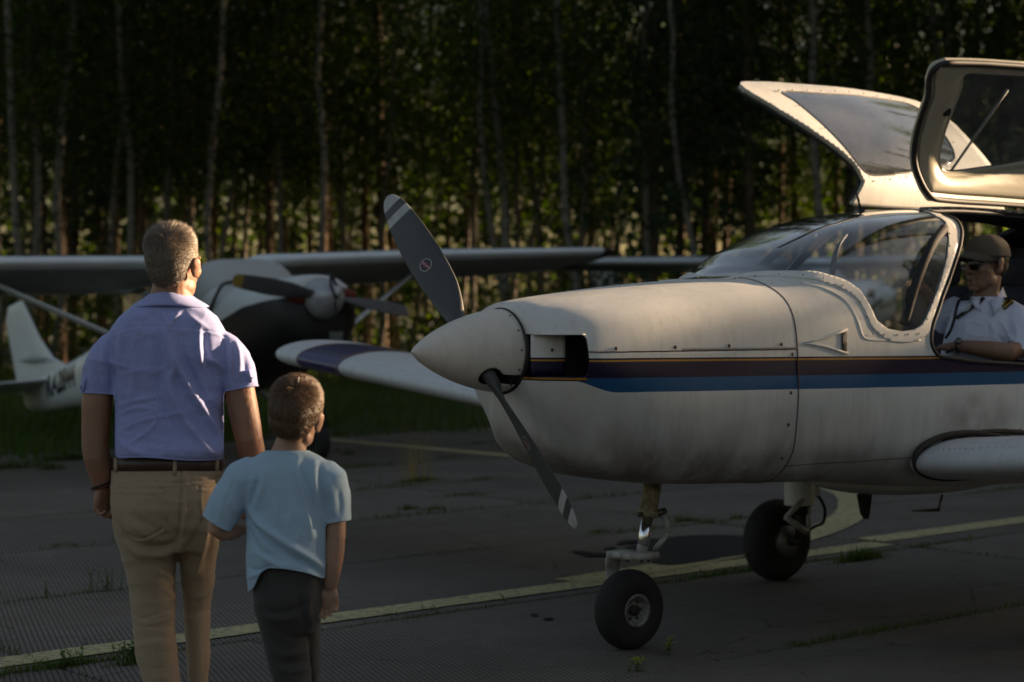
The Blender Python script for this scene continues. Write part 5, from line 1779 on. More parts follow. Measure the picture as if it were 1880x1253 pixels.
mb = MB(); mb.tube([(0, 0, .06), (.0, .0, .25), (-.02, .02, .42)], .012, 6); mb.tube(smooth_poly([(-.03, .05, .62), (-.06, .0, .5), (-.02, -.03, .38), (.03, .02, .45), (.0, .08, .6)], 5, True), .014, 6)
mb.build('cord', MBLACK, t, kind='stuff')
t.rotation_euler = (0, 0, YAW + R(90))
# ------------------------------------------------------------------ people
def edges_of(F):
    E = set()
    for f in F:
        for k in range(len(f)):
            a, b = f[k], f[(k + 1) % len(f)]
            E.add((a, b) if a < b else (b, a))
    return np.array(sorted(E))
def lap(V, F, it, lam=.5, w=None):
    E = edges_of(F); V = V.copy(); deg = np.zeros(len(V)); np.add.at(deg, E[:, 0], 1); np.add.at(deg, E[:, 1], 1)
    for _ in range(it):
        s = np.zeros_like(V); np.add.at(s, E[:, 0], V[E[:, 1]]); np.add.at(s, E[:, 1], V[E[:, 0]])
        d = (s / deg[:, None] - V) * lam
        V += d if w is None else d * w[:, None]
    return V
def normals(V, T_):
    N = np.zeros_like(V); fn = np.cross(V[T_[:, 1]] - V[T_[:, 0]], V[T_[:, 2]] - V[T_[:, 0]])
    for k in range(3):
        np.add.at(N, T_[:, k], fn)
    return N / (np.linalg.norm(N, axis=1)[:, None] + 1e-12)
def fuse(mb, voxel, it=3):
    v, f = mb.arrays()
    me = bpy.data.meshes.new('tmp'); me.from_pydata(v.tolist(), [], f); me.update()
    bmx = bmesh.new(); bmx.from_mesh(me); bmesh.ops.recalc_face_normals(bmx, faces=bmx.faces); bmx.to_mesh(me); bmx.free()
    o = bpy.data.objects.new('tmp', me); COL.objects.link(o)
    m = o.modifiers.new('r', 'REMESH'); m.mode = 'VOXEL'; m.voxel_size = voxel
    dg = bpy.context.evaluated_depsgraph_get(); e = o.evaluated_get(dg); me2 = bpy.data.meshes.new_from_object(e)
    V = np.zeros(len(me2.vertices) * 3); me2.vertices.foreach_get('co', V); V = V.reshape(-1, 3)
    F = [list(p.vertices) for p in me2.polygons]
    bpy.data.objects.remove(o); bpy.data.meshes.remove(me); bpy.data.meshes.remove(me2)
    V = lap(V, F, it)
    return V, tri(F)
def w2px(V):
    return np.c_[940 + FPX * V[:, 0] / V[:, 1], YH - FPX * (V[:, 2] - HC) / V[:, 1]]
FOLDK = 1.0
def fold(V, N, px, amp, wid, S, sharp=1.0, facing=-1, taper=True):
    """raise (or sink) the cloth along a polyline traced in the photograph; wid in pixels"""
    P = w2px(V); L = resample(np.c_[smooth_poly(px, 6, False), np.zeros((len(px) - 1) * 6 + 1)], 1.5)[:, :2]
    lo, hi = L.min(0) - wid * 3, L.max(0) + wid * 3
    k = np.where((P[:, 0] > lo[0]) & (P[:, 0] < hi[0]) & (P[:, 1] > lo[1]) & (P[:, 1] < hi[1]) & (N[:, 1] * facing > -.25))[0]
    if not len(k): return V
    D = np.linalg.norm(P[k][:, None, :] - L[None], axis=2); i = D.argmin(1); d = D.min(1) / wid
    t = i / (len(L) - 1)
    env = np.sin(np.pi * np.clip(t * .94 + .03, 0, 1)) ** .5 if taper else 1
    h = np.exp(-np.abs(d) ** (2 * sharp)) * env * amp * FOLDK
    V = V.copy(); V[k] += N[k] * h[:, None]
    return V
def nz(V, f, seed=0, oct_=3):
    """cheap fractal noise from rotated sines, -1..1"""
    r = np.random.RandomState(seed); out = np.zeros(len(V)); a = 1.; tot = 0
    f = np.array(f if hasattr(f, '__len__') else (f, f, f), float)
    for o in range(oct_):
        for _ in range(5):
            d = r.normal(0, 1, 3); d /= np.linalg.norm(d); p = r.uniform(0, 6.28); q = r.normal(0, 1, 3); q /= np.linalg.norm(q)
            out += a * np.sin((V * f) @ d * 6.28 + p + 1.6 * np.sin((V * f) @ q * 4.1 + p * 2)) / 5
        tot += a; a *= .5; f = f * 2.1
    return out / tot * 1.6

def ridge(V, f, seed, p=3):
    return (1 - np.clip(np.abs(nz(V, f, seed, 2)), 0, 1)) ** p
def mat_skin(name, col, sss=.12):
    m = NT(name); co = m.coord(); n1 = m.noise(co, 9, 5); n2 = m.noise(co, 260, 3, .6)
    c = m.mix(m.ramp(n1, [(.35, 0), (.7, 1)]), tuple(q * .86 for q in col), (col[0] * 1.06, col[1] * .92, col[2] * .86))
    c = m.mix(m.m('MULTIPLY', m.ramp(n2, [(.5, 0), (.75, 1)]), .25), c, tuple(q * .6 for q in col))
    b = m.bsdf(Base_Color=c, Roughness=.55)
    b.inputs['Subsurface Weight'].default_value = sss; b.inputs['Subsurface Radius'].default_value = (1, .25, .1); b.inputs['Subsurface Scale'].default_value = .012
    m.set(b, 'Normal', m.bump(n2, .25, .0012)); return m.mat
def mat_cloth(name, col, scale=900, var=.12, rough=.85, slub=.25, stretch=(1, 1, 1)):
    m = NT(name); co = m.coord()
    a = m.noise(m.mapping(co, (stretch[0] * .15, 1, 1)), scale, 2, .5); b_ = m.noise(m.mapping(co, (1, 1, stretch[2] * .12)), scale, 2, .5)
    n1 = m.noise(co, 6, 4)
    f = m.m('MULTIPLY', m.m('ADD', a, b_), .5)
    c = m.mix(m.ramp(f, [(.38, 0), (.62, 1)]), tuple(q * (1 - slub) for q in col), tuple(min(1, q * (1 + slub)) for q in col))
    c = m.mix(m.m('MULTIPLY', m.ramp(n1, [(.35, 0), (.65, 1)]), .5), c, tuple(q * (1 - var) for q in col))
    b = m.bsdf(Base_Color=c, Roughness=rough); b.inputs['Sheen Weight'].default_value = .15; b.inputs['Specular IOR Level'].default_value = .2
    m.set(b, 'Normal', m.bump(f, .35, .0015, m.bump(m.noise(co, 38, 4, .6), .25, .006))); return m.mat
def mat_hair(name, a, b_):
    m = NT(name); geo = m.n('ShaderNodeNewGeometry'); c = m.ramp(geo.outputs['Random Per Island'], [(0, a), (.6, b_), (1, tuple(q * 1.25 for q in b_))])
    b = m.bsdf(Base_Color=c, Roughness=.42); b.inputs['Specular IOR Level'].default_value = .6; return m.mat

def head_shapes(mb, c, Rm, s=1.0, jawf=1.0):
    Rm = np.array(Rm); c = np.array(c, float)
    def E(p, r, rot=None, **k):
        rr = Rm if rot is None else Rm @ np.array(rot)
        mb.ell(c + Rm @ (np.array(p) * s), np.array(r) * s, rot=rr, nu=24, nv=16)
    E((0, -.015, .034), (.0765, .097, .084)); E((0, -.045, .005), (.066, .060, .070)); E((0, .030, -.025), (.063, .066, .086))
    E((0, .042, -.078), (.050 * jawf, .046, .040)); E((0, .074, -.103), (.023, .020, .018))
    for k in (-1, 1):
        E((k * .040, .058, -.022), (.026, .030, .024)); E((k * .028, .084, .021), (.030, .014, .010)); E((k * .046, .018, -.068), (.014, .036, .026))
        r = Matrix.Rotation(k * R(-24), 3, 'Z') @ Matrix.Rotation(R(-12), 3, 'X')
        E((k * .083, -.008, -.008), (.0085, .020, .033), rot=r)
        E((k * .088, -.013, .008), (.006, .018, .020), rot=r); E((k * .080, .004, -.032), (.008, .010, .012), rot=r)
    mb.tube([c + Rm @ (np.array(p) * s) for p in ((0, .088, .022), (0, .098, .004), (0, .113, -.022), (0, .110, -.036))], [.009 * s, .010 * s, .014 * s, .010 * s], 12)
    for k in (-1, 1): E((k * .012, .100, -.032), (.008, .010, .007))
    E((0, .092, -.058), (.023, .010, .0055)); E((0, .090, -.067), (.020, .011, .006)); E((0, .084, -.083), (.020, .012, .010))

def hand_shapes(mb, wrist, D, N, Tm, s=1.0, curl=(25, 35, 25), spread=.0, thumb=(.55, .75, .25), tcurl=20, extra=(0, 4, 10, 18)):
    wrist, D, N, Tm = (np.array(q, float) for q in (wrist, D, N, Tm))
    D /= np.linalg.norm(D); N -= D * (N @ D); N /= np.linalg.norm(N); T2 = np.cross(D, N); Tm = T2 if T2 @ Tm > 0 else -T2
    rings = []
    for t, w, h in ((-.01, .026, .021), (.012, .028, .020), (.035, .037, .019), (.065, .042, .017), (.088, .041, .014), (.097, .036, .010)):
        rings.append([wrist + D * t * s + Tm * (math.cos(a) * w * s) + N * (math.sin(a) * h * s + .001) for a in [2 * math.pi * k / 20 for k in range(20)]])
    mb.loft(rings)
    mb.ell(wrist + (D * .038 + Tm * .026 + N * .010) * s, np.array((.024, .018, .015)) * s, rot=np.array([D, Tm, N]).T)
    mb.ell(wrist + (D * .045 - Tm * .026 + N * .009) * s, np.array((.028, .013, .012)) * s, rot=np.array([D, Tm, N]).T)
    for i, (off, L, r0) in enumerate(((.031, .071, .0090), (.0105, .079, .0092), (-.0105, .073, .0088), (-.030, .057, .0078))):
        p = wrist + (D * (.088 - .004 * abs(i - 1)) + Tm * off) * s; a = 0; pts = [p - D * .02 * s, p]; rad = [r0 * s, r0 * s]
        for k, (fr, cu) in enumerate(zip((.46, .30, .24), curl)):
            a += R(cu + extra[i] * .6)
            d = D * math.cos(a) + N * math.sin(a) + Tm * (spread * (1.5 - i) * .5)
            d /= np.linalg.norm(d)
            q = p + d * L * fr * s; pts += [p + (q - p) * .5, q]; rad += [r0 * s * (.93 - .07 * k), r0 * s * (.98 - .1 * k)]; p = q
        pts.append(p + d * .004 * s); rad.append(r0 * .45 * s)
        mb.tube(pts, rad, 10)
    p = wrist + (D * .028 + Tm * .026 + N * .006) * s; d = D * thumb[0] + Tm * thumb[1] + N * thumb[2]; d /= np.linalg.norm(d)
    pts = [p - d * .01 * s, p]; rad = [.013 * s, .0135 * s]
    for k, L in enumerate((.040, .032, .024)):
        q = p + d * L * s; pts += [(p + q) / 2, q]; rad += [(.0118 - .001 * k) * s, (.0112 - .0012 * k) * s]; p = q
        ax = R(tcurl); d = d * math.cos(ax) + (D * .7 + N * .7) * math.sin(ax); d /= np.linalg.norm(d)
    pts.append(p + d * .002 * s); rad.append(.006 * s)
    mb.tube(pts, rad, 10)

HLY = np.array([-.12, -.075, -.045, -.025, .015, .035, .060, .085, .11]); HLZ = np.array([-.070, -.068, -.050, .004, .006, -.002, .055, .082, .10])
def hair(parent, name, c, Rm, s, mat, n, lens, seed, swirl=(0, 0), thick=.006, wid=.0009, line=0, part=0, base=None):
    base = base or mat
    Rm = np.array(Rm); r = np.random.RandomState(seed)
    mb = MB()
    mb.ell(np.array((0, -.015, .034)), np.array((.0765, .097, .084)) + thick, nu=90, nv=60); va, fa = mb.arrays()
    mb2 = MB(); mb2.ell(np.array((0, -.045, .002)), np.array((.066, .060, .072)) + thick * .7, nu=70, nv=44); vb, fb = mb2.arrays()
    mb3 = MB(); mb3.add(va, fa); mb3.add(vb, fb)
    V, T_ = fuse(mb3, .0035, 3)
    N = normals(V, T_)
    V = V + N * (.0008 * nz(V, 16, seed) + .004 * np.clip((V[:, 2] - .05) / .06, 0, 1))[:, None]
    g = np.interp(V[:, 1], HLY, HLZ) + line + .004 * nz(V, 30, seed + 1) - V[:, 2]
    V, T_, _a = cut(V, T_, g)[0]
    N = normals(V, T_)
    tr_area = np.linalg.norm(np.cross(V[T_[:, 1]] - V[T_[:, 0]], V[T_[:, 2]] - V[T_[:, 0]]), axis=1)
    fi = r.choice(len(T_), n, p=tr_area / tr_area.sum()); u = r.dirichlet((1, 1, 1), n)
    P = (V[T_[fi]] * u[:, :, None]).sum(1); Nn = (N[T_[fi]] * u[:, :, None]).sum(1)
    top = np.clip((P[:, 2] - .045) / .07, 0, 1)
    L = (lens[0] + (lens[1] - lens[0]) * top) * r.uniform(.6, 1.25, n)
    # growth direction: down the sides and back, forward and sideways on the crown
    vortex = np.array([.012, -.075, .10]); rel = P - vortex; fl = np.cross(Nn, rel); fl = rel * 1.0 + fl * .5; fl -= Nn * (fl * Nn).sum(1)[:, None]; fl /= np.linalg.norm(fl, axis=1)[:, None] + 1e-9
    d = Nn * (.35 + .35 * top)[:, None] + fl + r.normal(0, .13, (n, 3)); d /= np.linalg.norm(d, axis=1)[:, None]
    sd = np.cross(d, Nn + r.normal(0, .6, (n, 3))); sd /= np.linalg.norm(sd, axis=1)[:, None]
    mid = P + d * (L * .5)[:, None]; tip = P + d * (L)[:, None] - Nn * (L * .22)[:, None]
    Q = np.stack([P - sd * wid / 2, P + sd * wid / 2, mid - sd * wid * .42, mid + sd * wid * .42, tip], 1).reshape(-1, 3)
    b = (np.arange(n) * 5)[:, None]; F = (b + np.array([0, 1, 3, 2])).tolist() + (b + np.array([2, 3, 4])).tolist()
    o = new_obj(name, (np.array(c) + (V * s) @ Rm.T), T_, base, parent)
    new_obj('hair_strands', (np.array(c) + (Q * s) @ Rm.T), F, mat, o, kind='stuff')
    return o

def ring_torso(mb, rows, S0, Y0, n=2.4, seg=36):
    """rows: (py, xl, xr, half depth m, dy)"""
    rings = []
    for py, xl, xr, hd, dy in rows:
        a = W(xl, py, Y0); b = W(xr, py, Y0); c = (a + b) / 2 + np.array([0, dy, 0]); hw = (b[0] - a[0]) / 2
        rings.append([c + np.array([hw * np.sign(math.cos(t)) * abs(math.cos(t)) ** (2 / n), hd * np.sign(math.sin(t)) * abs(math.sin(t)) ** (2 / n), 0]) for t in [2 * math.pi * k / seg for k in range(seg)]])
    mb.loft(rings)

def sub_cut(V, T_, A, reg, plane_p, plane_n):
    """drop what lies beyond a plane, but only inside the region mask field reg<0"""
    g = (V - plane_p) @ plane_n
    return cut(V, T_, np.maximum(g, reg))[1] if False else cut(V, T_, -np.maximum(-g, reg) if False else np.where(True, -np.minimum(g, -reg), 0))[0]

def cloth_obj(name, V, T_, mat, parent, th=.003):
    o = new_obj(name, V, T_, mat, parent)
    solidify(o, th, -1)
    return o

# ================================================================== the man
YM = 6.44
M = lambda px, py, dy=0: W(px, py, YM) + np.array([0, dy, 0])
SKM = mat_skin('skin_tanned', (.34, .175, .11), .16)
man = empty('person', 'grey-haired man seen from behind in lavender shirt and beige trousers, walking', 'man', (M(322, 1300)[0], YM, 0))
def to_parent(root):
    """parts are built in world coordinates; keep them there"""
    inv = Matrix.Translation(root.location).inverted()
    for ch in root.children:
        ch.matrix_parent_inverse = inv
Hm = Matrix.Rotation(R(-17), 3, 'Z') @ Matrix.Rotation(R(4), 3, 'X')
HCm = M(319, 488)
mb = MB()
head_shapes(mb, HCm, Hm, 1.04)
mb.tube([M(316, 500, .0), M(314, 528, .005), M(312, 560, .01)], [(.062, .066), (.064, .066), (.080, .075)], 24, flat=(1, 0, 0))
ring_torso(mb, [(560, 268, 352, .055, .01), (585, 230, 388, .075, .01), (625, 215, 400, .09, 0), (760, 222, 394, .095, 0), (850, 222, 394, .095, 0), (960, 230, 385, .10, 0)], 0, YM)
# left arm (on the left of the picture)
mb.tube([M(216, 630), M(198, 650), M(184, 700, -.005), M(179, 745, -.01), M(177, 790, -.015), M(177, 815, -.02), M(180, 838, -.02), M(184, 862, -.01), M(187, 885, 0), M(188, 893, 0)], [.04, .045, .050, .052, .047, .045, .046, .042, .034, .031], 20)
mb.tube([M(402, 630), M(422, 650), M(437, 695), M(444, 740, 0), M(453, 780, -.01), M(458, 805, -.015), M(462, 830, 0), M(466, 860, .02), M(470, 888, .04)], [.04, .045, .050, .052, .050, .047, .046, .040, .031], 20)
hand_shapes(mb, M(188, 891, .0), (.0, -.02, -1), (.85, -.55, .05), (0, 1, 0), .98, curl=(48, 55, 35), thumb=(.75, .35, .55), tcurl=24, extra=(14, 8, 4, 0))
hand_shapes(mb, M(470, 886, .04), (.05, .15, -1), (-.8, -.3, 0), (0, 1, 0), 1.0, curl=(30, 40, 25))
V, T_ = fuse(mb, .0042, 2)
N = normals(V, T_)
V = V + N * (.0012 * nz(V, 14, 3))[:, None]
P = w2px(V)
V = fold(V, N, [(206, 842), (200, 862), (196, 884)], .002, 3, 0)
new_obj('body', V, T_, SKM, man)
h = hair(man, 'hair', HCm, Hm, 1.04, mat_hair('grey_hair', (.055, .038, .026), (.30, .23, .165)), 36000, (.007, .044), 5, base=simple('hair_roots', (.06, .045, .035), .8), wid=.0008, line=.0, thick=.004)
# stubble on the jaw
# shirt
SHM = mat_cloth('lavender_linen', (.33, .36, .64), 620, slub=.20)
mb = MB()
ring_torso(mb, [(545, 282, 342, .062, .012), (556, 258, 364, .078, .012), (568, 236, 382, .094, .010), (582, 219, 398, .104, .005), (602, 206, 411, .112, 0), (622, 202, 415, .118, 0), (650, 200, 416, .126, 0), (700, 207, 412, .126, 0), (760, 209, 407, .126, .0), (800, 205, 413, .134, 0), (820, 201, 420, .144, 0), (832, 203, 418, .146, 0), (846, 210, 408, .126, 0)], 0, YM)
mb.tube([M(224, 626), M(212, 637), M(199, 656), M(188, 682), M(182, 722), M(181, 745)], [.045, .060, .066, .064, .060, .060], 24)
mb.tube([M(395, 626), M(407, 637), M(421, 656), M(434, 678), M(443, 712), M(447, 738)], [.045, .060, .065, .063, .058, .058], 24)
V, T_ = fuse(mb, .0052, 5)
wt = np.clip((668 - w2px(V)[:, 1]) / 30, 0, 1); V = lap(V, T_.tolist(), 22, .5, wt)
N = normals(V, T_)
FOLDK = 1.45
px_ = w2px(V)
V = V + N * (.0022 * nz(V, (2.2, 2.2, 5.5), 21, 3) + .0010 * nz(V, (5, 5, 18), 22, 2) + .0042 * ridge(V, (1.6, 1.6, 3.4), 23, 5) + .0022 * ridge(V + .3 * V[:, [2, 1, 0]], (3, 3, 6.5), 24, 5))[:, None]
up = np.clip((px_[:, 1] - 600) / 50, 0, 1)
for pts, a, w in [
    ([(308, 600), (313, 630), (322, 655), (332, 680), (352, 718), (378, 758), (399, 790)], .017, 7.5),
    ([(330, 640), (344, 672), (362, 706), (388, 748), (404, 776)], -.011, 8),
    ([(366, 606), (365, 632), (367, 655), (372, 676)], .013, 5.5),
    ([(376, 612), (378, 640), (384, 672), (396, 700)], -.008, 7),
    ([(380, 655), (396, 668), (410, 680)], .008, 5),
    ([(300, 606), (306, 640), (318, 674), (312, 705), (322, 738), (345, 780), (376, 818), (400, 834)], .012, 7),
    ([(292, 640), (296, 680), (290, 715), (306, 760), (330, 800)], -.007, 8),
    ([(226, 606), (220, 640), (214, 680)], .008, 7), ([(252, 604), (246, 640), (248, 690), (240, 740)], .006, 7), ([(275, 606), (276, 650), (270, 700)], .005, 7),
    ([(410, 615), (414, 645), (412, 690)], -.008, 5), ([(206, 622), (210, 670), (207, 710)], -.008, 5),
    ([(215, 745), (255, 735), (300, 728)], .0035, 3.5), ([(213, 765), (250, 750), (290, 752)], .003, 3), ([(222, 790), (270, 770), (330, 762)], .003, 3.5),
    ([(240, 815), (275, 790), (290, 770)], .0035, 3.5), ([(350, 745), (385, 735), (404, 728)], .0035, 3.5), ([(215, 805), (240, 826), (270, 836)], .006, 6),
    ([(385, 770), (400, 800), (412, 826)], .009, 7), ([(220, 690), (260, 680), (300, 676)], .0025, 3), ([(258, 775), (262, 810), (260, 838)], .003, 3),
    ([(300, 578), (308, 594), (310, 604)], .010, 4.5), ([(330, 574), (318, 588), (312, 600)], .008, 4), ([(280, 572), (292, 584), (302, 592)], -.004, 5), ([(345, 578), (362, 592), (382, 604)], .005, 5), ([(240, 585), (262, 580), (282, 572)], .004, 6),
    ([(195, 625), (190, 660), (200, 700)], .006, 7), ([(172, 640), (170, 680), (172, 715)], .005, 6), ([(432, 625), (440, 660), (436, 700)], .007, 5), ([(446, 650), (452, 680), (448, 704)], -.005, 5), ([(425, 640), (424, 680), (420, 710)], .006, 4)]:
    V = fold(V, N, pts, a, w, 0)
# seams
for pts in ([(196, 621), (232, 603), (289, 600), (345, 603), (398, 611), (420, 624)], [(204, 618), (210, 650), (212, 700), (208, 725)], [(411, 616), (415, 650), (413, 700), (411, 722)]):
    V = fold(V, N, pts, -.0030, 1.4, 0, taper=False)
    V = fold(V, N, [(x, y + 3.2) for x, y in pts], .0016, 1.8, 0, taper=False)
V = lap(V, T_.tolist(), 1, .35)
# open the sleeves, hem and neck
px_ = w2px(V)
def beyond(V, p, n): return (V - p) @ (np.array(n) / np.linalg.norm(n))
g1 = np.maximum(-beyond(V, M(182, 722), (-.05, -.05, -1)), (px_[:, 0] - 213) / 540)      # negative where beyond hem and left of x=213
g2 = np.maximum(-beyond(V, M(440, 714), (.18, -.05, -1)), (409 - px_[:, 0]) / 540)
lowc = np.maximum((842 - 3 * np.sin((px_[:, 0] - 200) / 34) - px_[:, 1]) / 540, -1)
lowc = np.where((px_[:, 0] > 196) & (px_[:, 0] < 420), lowc, 1)
neck = (px_[:, 1] - 550) / 540
g = np.minimum(np.minimum(g1, g2), np.minimum(lowc, neck))
V, T_, _a = cut(V, T_, -g)[0]
shirt = cloth_obj('shirt', V, T_, SHM, man)
# hems and collar
mb = MB()
for lp_ in boundary_loops(T_)[:4]:
    q = V[lp_]
    if q[:, 2].mean() < 1.35:
        loop_tube(mb, q, .0034, 6, .012)
mb.build('hem', SHM, shirt, kind='stuff')
mb = MB()
cr = []
for py, xl, xr, hd, dy, ex in ((563, 240, 382, .103, .012, .006), (558, 247, 375, .100, .012, .006), (549, 262, 359, .088, .012, .004), (541, 272, 348, .078, .012, 0), (538, 276, 345, .072, .012, -.004), (546, 280, 342, .066, .012, -.008)):
    a = M(xl, py); b = M(xr, py); c = (a + b) / 2; c[1] += dy; hw = (b[0] - a[0]) / 2
    cr.append([c + np.array([hw * math.cos(t), hd * math.sin(t) + 0 * ex, -.012 * max(0, math.sin(t)) + .003 * math.sin(3 * t)]) for t in [2 * math.pi * k / 60 for k in range(60)]])
mb.loft(cr, cap=False)
o = mb.build('collar', SHM, shirt); solidify(o, .003, 0)
FOLDK = 1.25
# small buttoned tabs on the sleeves
for x, y in ((159, 706), (462, 690)):
    mb = MB(); mb.box(M(x, y, -.03), (.012, .05, .045), rot=np.array(Matrix.Rotation(R(12 if x < 300 else -14), 3, 'Y')), bevel=.003); mb.build('sleeve_tab', SHM, shirt)
    mb = MB(); mb.ell(M(x - 3 if x < 300 else x + 3, y + 4, -.05), (.005, .005, .005), nu=8, nv=6); mb.build('button', MSCREW, shirt)
# trousers
TRM = mat_cloth('beige_corduroy', (.39, .285, .19), 500, slub=.10, var=.2)
mb = MB()
ring_torso(mb, [(846, 207, 409, .118, 0), (866, 206, 410, .125, 0), (895, 205, 411, .138, -.005), (930, 207, 410, .146, -.012), (962, 210, 406, .140, -.012), (990, 214, 401, .12, 0), (1010, 224, 390, .10, 0)], 0, YM, n=2.5)
def leg(mb, rows, dy=None):
    rings = []
    for py, xl, xr, hd, d in rows:
        a = M(xl, py, d); b = M(xr, py, d); c = (a + b) / 2; hw = (b[0] - a[0]) / 2
        rings.append([c + np.array([hw * math.cos(t), hd * math.sin(t), 0]) for t in [2 * math.pi * k / 32 for k in range(32)]])
    mb.loft(rings)
leg(mb, [(940, 210, 318, .115, -.015), (985, 216, 323, .112, -.01), (1030, 226, 322, .102, 0), (1080, 238, 322, .09, .0), (1120, 243, 323, .082, -.01), (1160, 248, 323, .080, -.02), (1200, 254, 328, .078, -.03), (1253, 270, 338, .072, -.05), (1310, 284, 344, .066, -.09), (1372, 294, 346, .062, -.13)])
leg(mb, [(940, 308, 406, .115, .0), (985, 318, 400, .112, .03), (1040, 322, 388, .10, .09), (1090, 322, 380, .088, .13), (1130, 323, 373, .080, .15), (1180, 326, 372, .074, .15), (1253, 333, 370, .068, .14), (1310, 336, 370, .064, .13), (1350, 338, 370, .062, .12)])
V, T_ = fuse(mb, .0065, 5)
N = normals(V, T_)
V = V + N * (.002 * nz(V, (2.5, 2.5, 5), 31, 3) + .0008 * nz(V, (6, 6, 22), 32, 2) + .0035 * ridge(V, (2.2, 2.2, 4), 33, 5))[:, None]
for pts, a, w in [
    ([(216, 960), (232, 985), (262, 1004), (300, 1004), (322, 992)], -.010, 6), ([(222, 978), (250, 1012), (300, 1022), (324, 1005)], .008, 8),
    ([(300, 950), (315, 972), (328, 985)], -.008, 6), ([(238, 940), (262, 960), (296, 975)], -.006, 7), ([(240, 958), (270, 985), (312, 992)], .006, 6),
    ([(340, 900), (352, 940), (345, 985)], -.006, 8), ([(334, 860), (334, 920), (328, 985), (322, 1010)], -.007, 4), ([(342, 870), (342, 930), (336, 980)], .004, 4),
    ([(322, 1000), (322, 1060), (323, 1120), (322, 1180), (326, 1253)], -.006, 6),
    ([(388, 930), (376, 985), (362, 1040), (352, 1060)], .010, 6), ([(398, 950), (386, 1010), (376, 1050)], -.007, 6), ([(370, 960), (350, 1000), (340, 1020)], -.006, 6),
    ([(275, 1015), (300, 1022), (320, 1038)], .007, 5), ([(290, 1050), (312, 1060), (322, 1080)], .007, 5), ([(300, 1085), (318, 1095), (322, 1110)], .005, 4),
    ([(243, 1125), (262, 1135), (290, 1128), (322, 1118)], -0.0040, 2.8), ([(244, 1134), (270, 1146), (300, 1140), (323, 1130)], 0.0031, 2.8), ([(246, 1150), (275, 1150), (300, 1154), (323, 1146)], -0.0019, 2.8), ([(248, 1162), (280, 1158), (322, 1160)], 0.0012, 2.8),
    ([(250, 1176), (285, 1170), (323, 1174)], -0.0016, 2.8), ([(252, 1188), (290, 1184), (325, 1186)], 0.0008, 2.8), ([(254, 1202), (290, 1198), (327, 1200)], -0.0011, 2.8), ([(258, 1216), (295, 1212), (330, 1214)], 0.0007, 2.8), ([(264, 1232), (300, 1226), (334, 1230)], -0.0008, 2.8), ([(268, 1246), (305, 1242), (336, 1244)], 0.0006, 2.8),
    ([(262, 1100), (290, 1108), (318, 1106)], 0.0013, 2.8), ([(326, 1130), (350, 1138), (372, 1132)], 0.0020, 2.8), ([(326, 1150), (350, 1156), (372, 1148)], -0.0011, 2.8), ([(328, 1175), (350, 1180), (371, 1172)], 0.0007, 2.8), ([(328, 1205), (350, 1208), (370, 1202)], -0.0007, 2.8), ([(330, 1235), (352, 1238), (370, 1232)], 0.0007, 2.8)]:
    V = fold(V, N, pts, a, w, 0)
sm_ = [[(206, 876), (260, 886), (330, 888), (400, 878), (410, 872)], [(334, 858), (334, 900), (331, 960)],
       [(216, 898), (258, 901), (301, 899)], [(301, 899), (300, 940), (298, 972)], [(298, 972), (258, 990), (222, 972)], [(218, 898), (216, 940), (222, 972)],
       [(366, 896), (390, 898), (410, 890)], [(366, 896), (368, 940), (372, 960)]]
for pts in sm_:
    V = fold(V, N, pts, -.0042, 1.7, 0, taper=False); V = fold(V, N, [(x + 2, y + 3) for x, y in pts], .0034, 2, 0, taper=False)
px_ = w2px(V)
V, T_, _a = cut(V, T_, np.maximum((851 + 2.0 * np.cos((px_[:, 0] - 300) / 60) - px_[:, 1]), (V[:, 2] < .06) * 1e3 - 1e3 + 0) / 540)[0]
trou = cloth_obj('trousers', V, T_, TRM, man)
MBELT = simple('brown_leather', (.055, .030, .018), .42, var=.25, scale=20)
mb = MB()
br = []
for py, e in ((838, -.002), (839, .003), (861, .003), (862, -.002)):
    a = M(208, py); b = M(409, py); c = (a + b) / 2; hw = (b[0] - a[0]) / 2 + e
    br.append([c + np.array([hw * np.sign(math.cos(t)) * abs(math.cos(t)) ** .83, (.124 + e) * np.sign(math.sin(t)) * abs(math.sin(t)) ** .83, -.004 * math.cos(2 * t)]) for t in [2 * math.pi * k / 60 for k in range(60)]])
mb.loft(br, cap=False)
belt = mb.build('belt', MBELT, man); solidify(belt, .003, -1)
mb = MB(); mb.ell(M(209, 857, -.01), (.022, .016, .026)); mb.build('belt_pouch', MBLACK, man)
for x, y0, y1 in ((222, 836, 864), (333, 838, 868), (404, 834, 862)):
    mb = MB(); dy = -.122 * (1 - abs((x - 308) / 104) ** 2.4) ** .42 - .004
    mb.tube([M(x, y0 + 1, dy), M(x, y1, dy - .004)], [(.0065, .0025)] * 2, 8, flat=(1, 0, 0)); mb.build('belt_loop', TRM, trou)
